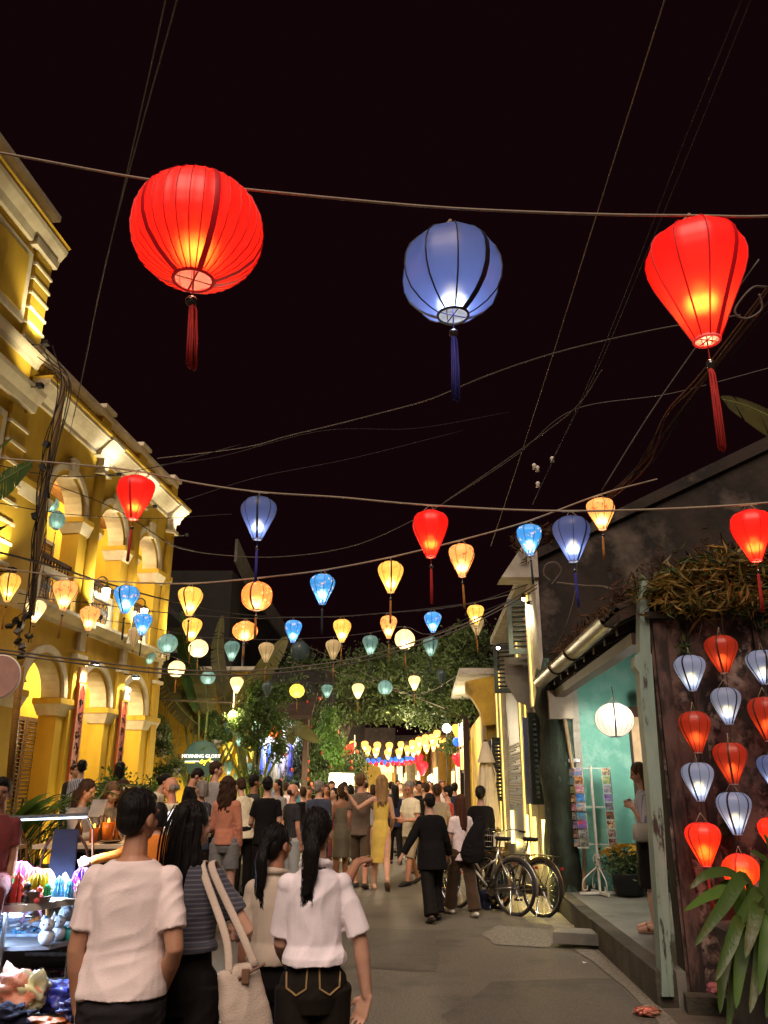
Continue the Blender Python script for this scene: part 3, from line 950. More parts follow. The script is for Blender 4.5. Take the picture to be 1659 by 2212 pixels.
for para in (3, 4, 2, 3, 4, 5):
    g = MB()
    for ln in range(para):
        yq = 17.5
        while yq > 15.3 + (0.9 if ln == para - 1 else RND.uniform(0, 0.25)):
            wl = RND.uniform(0.05, 0.22)
            g.bb(fx(yq - wl) - 0.046, fx(yq - wl) - 0.0335, yq - wl, yq, z, z + 0.024)
            yq -= wl + 0.035
        z -= 0.045
    z -= 0.035
    g.build('printed_text', TXT, panel)
# led strips beside the openings
for (y, z0, z1, t) in ((12.75, 2.75, 4.55, 0.08), (13.6, 0.5, 3.6, 0.10), (14.7, 0.7, 4.1, 0.06), (18.0, 0.5, 4.0, 0.10), (18.9, 0.5, 3.9, 0.10)):
    st = MB().bb(fx(y) - t - 0.05, fx(y) - 0.004, y - 0.03, y + 0.03, z0, z1).build('light_strip', WHITEPLASTER, GH)
    MB().bb(fx(y) - t - 0.03, fx(y) - t - 0.012, y - 0.052, y - 0.032, z0 + 0.02, z1 - 0.02).build('led_tape', LEDWARM, st)
# shutters standing open at right angles to the wall
def open_shutter(y, z0, z1, wd, mat, ang=0.0):
    o = thing('shutter', 'x', 'shutter')
    del o['label'], o['category']
    o.parent = GH
    o.location = fl(y, 0.02, 0)
    o.rotation_euler = (0, 0, PI + ang)
    louvre_leaf(o, 0, wd, z0, z1, 0.0, mat, 'shutter_leaf')
    return o
open_shutter(13.05, 3.62, 4.52, 0.36, SHUTTERPAINT, -0.10)
open_shutter(15.4, 3.25, 4.15, 0.42, GREENBLACK, -0.12)
open_shutter(13.0, 1.35, 2.62, 0.22, BLUEBLACK, 0.05)
open_shutter(12.6, 1.35, 2.66, 0.20, GREENBLACK, 0.35)
open_shutter(18.2, 1.30, 2.6, 0.30, GREENBLACK, 0.0)
open_shutter(18.7, 1.30, 2.55, 0.34, BLUEBLACK, 0.1)
g = MB(); g.prism([(0, 3.62), (-0.42, 3.60), (-0.42, 3.2), (-0.25, 2.9), (-0.12, 2.85), (0, 2.6)], 13.35, 13.42, 'y'); g.build('bracket', GREYPLASTER, GH, loc=(fx(13.3) - 0.005, 0, 0), fix=True)
# spots under the eave and glowing uplights by the bicycles
for (u, v, y) in ((1131, 1292, 12.6), (1141, 1308, 12.55), (1076, 1398, 14.9)):
    p = at_y(u, v, y)
    o = MB().lathe([(0.0, 0.06), (0.035, 0.06), (0.045, 0.0)], 10, p).tube([(fx(y), y, p.z + 0.08), (p.x, p.y, p.z + 0.06)], 0.01, 5).build('eave_spot', IRON, GH)
    MB().ell(p + Vector((0, 0, -0.012)), 0.034, 8, 6).build('bulb', BULBWHITE, o)
    lamp('eave_spot_lamp', p + Vector((-0.02, -0.04, -0.07)), 18, (1, 0.88, 0.6), 0.03, o, spot=2.2, aim=(0.25, 0.2, -1))
for y in (12.45, 13.6, 14.4, 17.0):
    lamp('facade_uplight', fl(y, 0.16, 0.55), 26 if y < 14 else 12, (1, 0.74, 0.22), 0.06, GH)
    MB().bb(fx(y) - 0.10, fx(y) - 0.04, y - 0.03, y + 0.03, 0.55, 1.15).build('glow_tube', EM('uplight_glow_%d' % int(y * 10), (1, 0.75, 0.25), 3.0), GH)
# meter box, conduit with clamps
MB().bb(gx + 0.02, gx + 0.36, GY - 0.22, GY - 0.11, 2.52, 2.92).build('meter_box', M('beige_box', (0.55, 0.46, 0.34), 0.5), GH)
MB().tube(catmull([(gx + 0.24, GY - 0.17, 2.53), (gx + 0.30, GY - 0.16, 1.9), (gx + 0.36, GY - 0.16, 1.2), (gx + 0.38, GY - 0.16, 0.7), (gx + 0.30, GY - 0.18, 0.02)], 6), 0.028, 8).build('conduit', M('tan_conduit', (0.38, 0.26, 0.13), 0.5), GH, smooth=True)
for z in (1.95, 1.55, 0.85):
    MB().box((gx + 0.33, GY - 0.15, z), (0.16, 0.035, 0.05)).build('clamp', STEEL, GH)

# porch: lean-to roof, gutter, beam, post
PH = thing('porch', 'open lean-to porch with weedy tiled roof and tin gutter', 'porch', (0, 0, 0))
EZ = 3.02
def ex(y):
    return kx(y) + 0.02
vs = []; fs = []
for (yy) in (7.25, 12.1):
    vs += [(ex(yy), yy, EZ), (ex(yy), yy, EZ + 0.1), (6.6, yy, EZ + 2.15), (6.6, yy, EZ + 2.05)]
fs = [(0, 1, 2, 3), (7, 6, 5, 4), (0, 4, 5, 1), (1, 5, 6, 2), (2, 6, 7, 3), (3, 7, 4, 0)]
MB().add(vs, fs).build('roof', ROOFTILE, PH, fix=True)
tm = MB()
tm.add([(-0.5 + 0.25 * 0, 0, 0)], [])
tm = MB().prism([(-0.10, 0.0), (-0.07, 0.045), (0, 0.06), (0.07, 0.045), (0.10, 0.0), (0.07, 0.02), (0, 0.035), (-0.07, 0.02)], 0, 0.34, 'x').mesh('roof_tile'); tm.materials.append(ROOFTILE)
sl = math.atan2(2.05, 4.4)
for i in range(22):
    yy = 7.42 + i * 0.212
    for j in range(7):
        xx = ex(yy) + 0.02 + j * 0.30
        obj('roof_tile', tm, None, PH, (xx, yy, EZ + 0.115 + (xx - ex(yy)) * 0.466 + RND.uniform(0, 0.012)), (0, -sl + 0.05, RND.uniform(-0.05, 0.05)))
for k in range(9):
    yy = 7.5 + k * 0.55
    MB().add([], []).prism([(ex(yy) + 0.02, EZ - 0.09), (ex(yy) + 0.02, EZ - 0.012), (6.5, EZ + 2.0), (6.5, EZ + 1.92)], yy - 0.035, yy + 0.035, 'y').build('rafter', DARKWOOD, PH, fix=True)
MB().prism([(kx(7.3) + 0.12, 7.3), (kx(7.3) + 0.26, 7.3), (kx(12.05) + 0.26, 12.05), (kx(12.05) + 0.12, 12.05)], EZ - 0.20, EZ - 0.095, 'z').build('eave_beam', DARKWOOD, PH, fix=True)
# half-round gutter
vs = []; fs = []
n = 10
for yy in (7.28, 9.2, 10.4, 12.0):
    cx = ex(yy) - 0.085
    for r in (0.105, 0.095):
        for k in range(n + 1):
            a = PI + PI * k / n
            vs.append((cx + r * math.cos(a), yy, EZ + 0.05 + r * math.sin(a)))
m2 = 2 * (n + 1)
for i in range(3):
    for k in range(n):
        a = i * m2 + k
        fs += [(a, a + 1, a + 1 + m2, a + m2), (a + n + 1, a + n + 1 + m2, a + n + 2 + m2, a + n + 2)]
    a = i * m2
    fs += [(a, a + m2, a + m2 + n + 1, a + n + 1), (a + n, a + 2 * n + 1, a + m2 + 2 * n + 1, a + m2 + n)]
MB().add(vs, fs).build('gutter', METAL, PH, smooth=True)
for yy in (9.2, 10.4):
    pts = [(ex(yy) - 0.085 + 0.112 * math.cos(PI + PI * k / 8), yy, EZ + 0.05 + 0.112 * math.sin(PI + PI * k / 8)) for k in range(9)]
    MB().tube(pts, 0.016, 6).build('gutter_strap', DARKWOOD, PH)
# small downlights on the rafters and the light in the porch
for (u, v, y) in ((1357, 1408, 9.4), (1244, 1461, 10.9)):
    p = at_y(u, v, y)
    MB().lathe([(0.0, 0.05), (0.03, 0.05), (0.035, 0)], 8, p).build('porch_spot', STEEL, PH)
    MB().ell(p, 0.022, 8, 6).build('bulb', BULBWHITE, PH)
    lamp('porch_spot_lamp', p + Vector((0.0, 0.0, -0.06)), 110, (1, 0.93, 0.78), 0.04, PH, spot=2.0, aim=(0.35, 0.45, -1))
# the leaning turquoise post in front
g = MB()
pts = []
rows = [(1426, 1452, 2150), (1425, 1450, 2100), (1416, 1441, 1950), (1405, 1431, 1780), (1394, 1420, 1640), (1382, 1411, 1517), (1378, 1407, 1455), (1368, 1406, 1440), (1368, 1405, 1418), (1379, 1402, 1410), (1380, 1398, 1290), (1384, 1396, 1255)]
vs = []; fs = []
for (ua, ub, v_) in rows:
    a, b = at_y(ua, v_, 7.1), at_y(ub, v_, 7.1)
    z = max(0.0, a.z)
    vs += [(a.x, 7.055, z), (b.x, 7.055, z), (b.x + 0.02, 7.25, z), (a.x + 0.02, 7.25, z)]
for i in range(len(rows) - 1):
    for k in range(4):
        a = i * 4 + k; b = i * 4 + (k + 1) % 4
        fs.append((a, b, b + 4, a + 4))
fs.append((3, 2, 1, 0)); fs.append(tuple(range(4 * len(rows) - 4, 4 * len(rows))))
MB().add(vs, fs).build('post', TEALPOST, PH)

# near stained wall carrying the hanging lanterns
NW = thing('stained_wall', 'tall red-brown rain stained wall behind the hanging lantern strings', 'wall', (2.34, 7.1, 0), math.radians(-6))
vs = []; fs = []
nx_, nz_ = 40, 30
for j in range(nz_ + 1):
    for i in range(nx_ + 1):
        x = 4.2 * i / nx_; z = 3.0 * j / nz_
        vs.append((x, -0.012 * math.sin(x * 6 + 1.3 * z) * math.sin(z * 4.1 + x) - 0.01 * math.sin(17 * x) * math.sin(13 * z), z))
for j in range(nz_):
    for i in range(nx_):
        a = j * (nx_ + 1) + i
        fs.append((a, a + 1, a + nx_ + 2, a + nx_ + 1))
MB().add(vs, fs).build('plaster', REDPLASTER, NW, smooth=True)
MB().bb(0, 4.2, 0.03, 0.25, 0, 2.97).build('masonry', DARKPLASTER, NW)
MB().bb(-0.04, 4.3, -0.10, 0.3, 3.002, 3.06).build('coping', DARKPLASTER, NW)
for (x0, x1, t) in ((0.02, 0.13, 0.05), (0.30, 0.37, 0.03), (0.86, 0.90, 0.04)):
    MB().bb(x0, x1, -t, -0.018, 0.0, 2.99).build('board', OLDBOARD, NW)
for k in range(7):
    w_ = RND.uniform(0.18, 0.34)
    MB().box((0.1 + k * 0.36, -0.14, 0.06), (w_, RND.uniform(0.14, 0.22), 0.12), Matrix.Rotation(RND.uniform(-0.3, 0.3), 3, 'Z')).build('footing_stone', KERB, NW)

# ================================================================== beyond: left side
# restaurant wall with the round sign, facing down the street
RW = thing('restaurant_wall', 'mottled yellow garden wall behind the round green sign', 'wall', (0, 0, 0))
MB().bb(-6.8, -3.62, 23.2, 23.5, 0, 4.7).build('wall_face', YWALL, RW)
MB().bb(-6.9, -3.57, 23.1, 23.6, 4.702, 4.8).build('coping', WHITEPLASTER, RW)
for y, x in ((22.4, -4.6), (22.6, -3.9), (22.6, -5.8)):
    lamp('garden_lamp', (x, y, 0.9), 60, (1, 0.80, 0.22), 0.1, RW)
lamp('garden_lamp', (-3.55, 22.7, 3.3), 26, (1, 0.85, 0.3), 0.08, RW)
# dark house with lime-washed stepped gable beyond it
DH = thing('dark_house', 'dark two storey house with pale parapet edge beyond the palms', 'house', (0, 0, 0))
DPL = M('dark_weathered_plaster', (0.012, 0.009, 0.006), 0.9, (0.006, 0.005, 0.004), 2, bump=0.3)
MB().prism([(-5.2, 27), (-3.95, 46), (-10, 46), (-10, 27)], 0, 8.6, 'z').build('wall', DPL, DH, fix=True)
vs = []; fs = []
for (x, y, z) in ((-5.15, 26.9, 9.7), (-5.0, 29, 9.2), (-4.72, 33, 8.75), (-4.4, 38, 8.3), (-4.05, 44, 7.8)):
    vs += [(x, y, z - 0.8), (x + 0.1, y, z - 0.8), (x + 0.1, y, z), (x, y, z)]
for i in range(4):
    for k in range(4):
        a = i * 4 + k; b = i * 4 + (k + 1) % 4
        fs.append((a, b, b + 4, a + 4))
fs += [(3, 2, 1, 0), (16, 17, 18, 19)]
MB().add(vs, fs).build('parapet', STONE, DH, fix=True)
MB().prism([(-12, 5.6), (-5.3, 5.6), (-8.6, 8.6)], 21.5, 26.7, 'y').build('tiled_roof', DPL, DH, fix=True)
for k in range(4):
    y = 29 + 3.6 * k; x = -5.2 + 0.066 * (y - 27)
    wn = MB().bb(x - 0.02, x + 0.06, y, y + 1.3, 4.6, 6.6).build('window', WHITEPLASTER, DH)
    MB().bb(x + 0.062, x + 0.09, y + 0.1, y + 1.2, 4.7, 6.5).build('pane', GREENBLACK, wn)
# lit shop with clothes, left of the climbing plant
SH = thing('clothes_shop', 'brightly lit open clothes shop beyond the vine tree', 'shop', (-3.85, 25.0, 0))
MB().bb(-0.05, 1.45, 0.9, 1.0, 0, 3.4).build('back_wall', M('shop_white_wall', (0.75, 0.74, 0.78), 0.8), SH)
MB().bb(-0.15, -0.05, -0.2, 1.0, 0, 3.4).build('side_wall', WHITEPLASTER, SH)
MB().bb(1.45, 1.6, -0.2, 1.0, 0, 3.6).build('side_wall', DARKWOOD, SH)
MB().prism([(-0.9, 3.42), (1.0, 4.2), (1.0, 4.32), (-0.9, 3.54)], -0.3, 1.75, 'x').build('awning', ROOFTILE, SH, fix=True)
lamp('shop_lamp', (0.7, 0.1, 2.9), 130, (0.86, 0.88, 1.0), 0.15, SH)
for k, c in enumerate(((0.05, 0.10, 0.75), (0.06, 0.13, 0.85), (0.72, 0.7, 0.76), (0.5, 0.45, 0.72), (0.05, 0.06, 0.5))):
    g = MB(); g.loft([(1.1, 0.10, 0.10, 0), (1.9, 0.08, 0.07, 0), (2.35, 0.07, 0.05, 0), (2.45, 0.015, 0.015, 0)], 10)
    tag(g.build('hanging_dress', M('dress_cloth_%d' % k, c, 0.8, sheen=0.2), loc=(-3.68 + 0.22 * k, 25.3 + 0.1 * (k % 2), 0.35), smooth=True),
        ('long cobalt dress hanging first from the left in the lit shop', 'bright blue dress hanging second in the lit clothes shop', 'white dress hanging in the middle of the lit clothes shop',
         'pale lilac dress hanging right of the white one in the shop', 'navy dress hanging at the right end of the shop rail')[k], 'dress', 'dresses hanging in the lit shop')
# overgrown wall on the left further along
OW = thing('overgrown_wall', 'dark ivy covered building front under the hanging creepers', 'building', (0, 0, 0))
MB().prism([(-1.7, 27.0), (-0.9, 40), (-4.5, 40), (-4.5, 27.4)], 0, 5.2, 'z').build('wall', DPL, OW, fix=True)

# ================================================================== beyond: right side and the end of the street
MH = thing('moulded_house', 'weathered ochre house front with a carved eave bracket beside the closed parasol', 'house', (0, 0, 0))
MB().prism([(fx(19.2) - 0.35, 19.2), (fx(19.2) + 2.2, 19.2), (fx(26) + 2.2, 26), (fx(26) - 0.35, 26)], 0, 3.3, 'z').build('wall', YWALL, MH, fix=True)
MB().prism([(-0.75, 3.9), (0.0, 4.05), (1.5, 4.4), (1.5, 3.2), (-0.35, 2.9), (-0.45, 3.25), (-0.6, 3.5), (-0.75, 3.65)], 19.05, 19.35, 'y').build('eave_bracket', YWALL, MH, loc=(fx(19.2) - 0.05, 0, 0), fix=True)
MB().prism([(fx(19.2) - 0.95, 19.0), (fx(19.2) + 2.2, 19.0), (fx(26) + 2.2, 26.2), (fx(26) - 0.95, 26.2)], 4.06, 4.2, 'z').build('eave', WHITEPLASTER, MH, fix=True)
wn = MB().bb(fx(20) - 0.80, fx(20) - 0.74, 20.0, 21.2, 1.9, 3.1).build('lit_window', DARKWOOD, MH)
for j in range(2):
    for k in range(2):
        MB().bb(fx(20) - 0.83, fx(20) - 0.805, 20.08 + j * 0.56, 20.56 + j * 0.56, 1.98 + k * 0.55, 2.46 + k * 0.55).build('pane', EM('orange_pane_%d%d' % (j, k), (1, 0.42, 0.07), 1.6), wn)
MB().bb(fx(20) - 0.86, fx(20) - 0.72, 19.9, 20.0, 0, 3.1).build('post', DARKWOOD, MH)
MB().bb(fx(20) - 0.84, fx(20) - 0.70, 21.2, 21.32, 0, 3.1).build('post', BLACKPAINT, MH)
lamp('window_lamp', (fx(20) - 1.1, 20.4, 2.4), 14, (1, 0.55, 0.12), 0.1, MH)
YF = [M('far_yellow_wall_%d' % k, c, 0.9) for k, c in enumerate(((0.55, 0.34, 0.04), (0.42, 0.27, 0.06), (0.30, 0.24, 0.15), (0.5, 0.4, 0.2)))]
FAR = ((2.55, 27, 33, 3.0, 0), (2.15, 33.3, 40, 3.5, 1), (1.75, 40.5, 48, 3.2, 0), (1.3, 48.5, 60, 4.0, 3))
FLBL = ('low yellow shop house just past the carved bracket', 'ochre shop house second along past the bracket', 'yellow shop house third along with dark roof', 'pale shop house at the far right end of the street')
for k, (x, ya, yb, h, m) in enumerate(FAR):
    o = thing('shop_house', FLBL[k], 'house', (x, ya, 0), 0, 'shop houses far down the right side')
    L = yb - ya
    MB().bb(0, 4, 0, L, 0, h).build('wall', YF[m], o)
    MB().prism([(-0.5, h + 0.002), (4.2, h + 0.002), (4.2, h + 1.5)], -0.2, L + 0.1, 'y').build('roof', ROOFTILE, o, fix=True)
    MB().bb(-0.04, -0.003, 0.6, L * 0.45, 0, 2.3).build('doorway', SHOPGLOW, o)
    wn = MB().bb(-0.03, -0.003, L * 0.55, L * 0.8, 1.0, 2.2).build('window', DARKWOOD, o)
    for j in range(3):
        MB().bb(-0.05, -0.032, L * 0.56 + j * L * 0.08, L * 0.62 + j * L * 0.08, 1.1, 2.1).build('pane', SHOPGLOW, wn)
    MB().bb(0.5, 1.6, -0.06, -0.003, 0.2, 2.2).build('door', DARKWOOD, o)
    lamp('shop_lamp', (-0.7, L * 0.4, 2.3), 60, (1, 0.76, 0.4), 0.2, o)
SHOPS = ((-4.6, 41, 2.6, (1.0, 0.25, 0.2)), (-1.9, 52, 2.6, (1.0, 0.6, 0.25)), (0.8, 60, 3.0, (1.0, 0.85, 0.55)), (3.8, 66, 3.0, (1.0, 0.7, 0.3)))
SLBL = ('red lit shop front behind the creepers', 'amber lit shop front near the street end', 'brightest white-yellow shop front closing the street', 'yellow lit front at the far bend of the street')
for k, (x, y, w_, c) in enumerate(SHOPS):
    o = thing('lit_shop_front', SLBL[k], 'shop', (x, y, 0), 0, 'lit shops closing the far end of the street')
    MB().bb(0, w_, 0, 3, 2.7, 5.0).build('upper_wall', DARKPLASTER, o)
    MB().bb(0, 0.2, 0, 3, 0, 2.698).build('side_wall', YF[k % 4], o)
    MB().bb(w_ - 0.2, w_, 0, 3, 0, 2.698).build('side_wall', YF[k % 4], o)
    MB().bb(0.2, w_ - 0.2, 2.2, 2.4, 0, 2.69).build('back_wall', EM('far_shop_glow_%d' % k, c, 1.1), o)
    MB().bb(0.1, w_ - 0.1, -0.12, -0.01, 2.35, 2.9).build('sign_board', EM('far_sign_%d' % k, c, 1.0), o)
    for q in range(6):
        cc = RND.choice(((0.7, 0.05, 0.05), (0.05, 0.2, 0.6), (0.7, 0.6, 0.1), (0.6, 0.6, 0.6), (0.1, 0.35, 0.15)))
        zz = RND.uniform(0.5, 1.6)
        MB().lathe([(0.0, 0), (0.14, 0.02), (0.16, 0.3), (0.05, 0.5)], 8, (0.4 + q * (w_ - 0.8) / 5, 1.2, zz)).build('goods', M('goods_%d_%d' % (k, q), cc, 0.7), o)
    lamp('shop_lamp', (w_ / 2, -1.2, 2.9), 160, (1, 0.8, 0.5), 0.2, o)
    lamp('shop_lamp', (w_ / 2, 1.0, 2.4), 60, c, 0.2, o)
for k, (u, v, y) in enumerate(((965, 1573, 30), (931, 1690 - 8, 38), (806, 1742 - 54, 48))):
    p = at_y(u, v, y)
    o = thing('street_light', ('bright white street light high in the right hand branches', 'small white street light above the yellow wall', 'white street light at the far end of the street')[k], 'street light', p)
    MB().ell((0, 0, 0), 0.16, 12, 8).build('bulb', EM('street_bulb_%d' % k, (1, 0.97, 0.9), 12), o)
    MB().tube([(0, 0.1, -p.z), (0, 0.1, 0.35), (0, 0, 0.4), (0, 0, 0.12)], 0.03, 6).build('pole', IRON, o)
    lamp('street_lamp', (0, -0.3, -0.1), 160, (1, 0.92, 0.75), 0.15, o)

# ================================================================== lanterns
SH_ = {
 'red': SHADE('red_silk', (0.88, 0.007, 0.012), 0.22, (1.0, 0.018, 0.012), hot=(1.0, 0.16, 0.03)),
 'red_day': SHADE('red_silk_dim', (0.50, 0.035, 0.018), 0.02, (0.7, 0.06, 0.025), hot=(0.8, 0.12, 0.04)),
 'orange_red': SHADE('orange_red_silk', (0.9, 0.025, 0.015), 0.22, (1.0, 0.07, 0.02), hot=(1, 0.3, 0.05)),
 'blue': SHADE('indigo_silk', (0.03, 0.038, 0.11), 0.015, (0.10, 0.14, 0.40), hot=(0.7, 0.8, 1.0)),
 'blue_white': SHADE('pale_blue_silk', (0.2, 0.24, 0.42), 0.03, (0.40, 0.50, 0.85), hot=(0.8, 0.88, 1.0)),
 'sky': SHADE('sky_blue_floral', (0.03, 0.30, 0.72), 0.36, (0.12, 0.55, 1.0), hot=(0.6, 0.9, 1), flower=(0.95, 0.62, 0.55)),
 'yellow': SHADE('yellow_floral', (0.95, 0.55, 0.10), 0.42, (1.0, 0.75, 0.30), hot=(1, 0.95, 0.7), flower=(0.95, 0.36, 0.06)),
 'cream': SHADE('cream_silk', (0.95, 0.66, 0.28), 0.55, (1.0, 0.85, 0.55), hot=(1, 0.97, 0.85)),
 'peach': SHADE('peach_floral', (0.95, 0.42, 0.12), 0.42, (1.0, 0.7, 0.32), hot=(1, 0.92, 0.65), flower=(0.85, 0.10, 0.04)),
 'coral': SHADE('coral_floral', (0.95, 0.24, 0.05), 0.5, (1.0, 0.45, 0.14), hot=(1, 0.8, 0.35), flower=(0.98, 0.55, 0.25)),
 'teal': SHADE('teal_silk', (0.10, 0.21, 0.23), 0.06, (0.35, 0.65, 0.70)),
 'teal_dark': SHADE('dark_teal_silk', (0.05, 0.085, 0.095), 0.03, (0.2, 0.3, 0.32)),
 'sand': SHADE('unlit_cream_silk', (0.68, 0.52, 0.28), 0.16, (0.8, 0.65, 0.4)),
 'plain_yellow': SHADE('plain_yellow_silk', (0.80, 0.56, 0.05), 0.6, (1.0, 0.8, 0.2)),
 'white': SHADE('white_silk', (0.92, 0.86, 0.8), 0.22, (1, 0.97, 0.9)),
 'hot': SHADE('glowing_orange_silk', (1.0, 0.42, 0.07), 1.5, (1.0, 0.6, 0.2)),
 'far_red': SHADE('far_red_silk', (0.95, 0.03, 0.05), 0.9),
 'far_blue': SHADE('far_blue_silk', (0.03, 0.20, 0.80), 1.0),
}
RIBM = {'red': EM('rib_red_glow', (0.42, 0.004, 0.008), 0.3), 'dark': M('rib_black', (0.012, 0.01, 0.012), 0.5), 'brown': M('rib_brown', (0.10, 0.03, 0.012), 0.6)}  # red ribs emit slightly, standing in for bulb light through the cloth
RIBK = {'red': 'red', 'orange_red': 'red', 'red_day': 'brown', 'coral': 'brown', 'peach': 'brown', 'hot': 'brown', 'far_red': 'red'}
TASSELM = {'red': M('red_tassel', (0.50, 0.025, 0.018), 0.8, (0.3, 0.012, 0.01), 60, stretch=(1, 1, 0.1)),
           'blue': M('indigo_tassel', (0.045, 0.045, 0.30), 0.8, (0.025, 0.025, 0.2), 60, stretch=(1, 1, 0.1)),
           'gold': M('gold_tassel', (0.50, 0.22, 0.045), 0.8), 'dark': M('dark_teal_tassel', (0.03, 0.05, 0.06), 0.8)}
TASK = {'red': 'red', 'orange_red': 'red', 'red_day': 'red', 'blue': 'blue', 'blue_white': 'blue', 'sky': 'dark', 'teal': 'dark', 'teal_dark': 'dark', 'far_red': 'red', 'far_blue': 'blue'}
LIGHTC = {'red': (1, 0.62, 0.3), 'red_day': (1, 0.6, 0.3), 'orange_red': (1, 0.35, 0.1), 'blue': (0.75, 0.85, 1), 'blue_white': (0.8, 0.88, 1), 'sky': (0.7, 0.85, 1)}
POWER = {'red': 20, 'red_day': 1.6, 'orange_red': 14, 'blue': 13, 'blue_white': 5, 'sky': 12, 'yellow': 13, 'cream': 13, 'peach': 14, 'coral': 14,
         'teal': 5, 'teal_dark': 1.2, 'sand': 1.0, 'plain_yellow': 8, 'white': 20}
BALLOON = [(0.0, 0.125), (0.10, 0.185), (0.25, 0.27), (0.40, 0.36), (0.54, 0.44), (0.66, 0.488), (0.75, 0.5), (0.83, 0.482), (0.90, 0.43), (0.955, 0.355), (1.0, 0.22)]
ROUND = [(0.0, 0.15), (0.045, 0.235), (0.12, 0.335), (0.24, 0.435), (0.37, 0.485), (0.5, 0.5), (0.63, 0.487), (0.76, 0.44), (0.88, 0.345), (0.955, 0.24), (1.0, 0.15)]
_lm = {}

def shade_mesh(kind, nrib, sub=4):
    key = (kind, nrib, 's')
    if key in _lm:
        return _lm[key]
    prof = BALLOON if kind == 'balloon' else ROUND
    pr = []
    for i in range(len(prof) - 1):
        for j in range(3):
            t = j / 3
            pr.append((prof[i][0] * (1 - t) + prof[i + 1][0] * t, prof[i][1] * (1 - t) + prof[i + 1][1] * t))
    pr.append(prof[-1])
    n = nrib * sub
    vs, fs = [], []
    for z, r in pr:
        for k in range(n):
            a = 2 * PI * k / n
            fr = ((k % sub) / sub - 0.5) * 2 * PI / nrib
            chord = math.cos(PI / nrib) / math.cos(fr)
            rr = r * (0.25 + 0.75 * chord) * (1 - 0.012 * math.sin(PI * (k % sub) / sub))
            vs.append((rr * math.cos(a), rr * math.sin(a), z))
    for i in range(len(pr) - 1):
        for k in range(n):
            a, b = i * n + k, i * n + (k + 1) % n
            fs.append((a, b, b + n, a + n))
    _lm[key] = (vs, fs)
    return _lm[key]

def get_mesh(key, fn):
    if key not in _lm:
        _lm[key] = fn()
    return _lm[key]

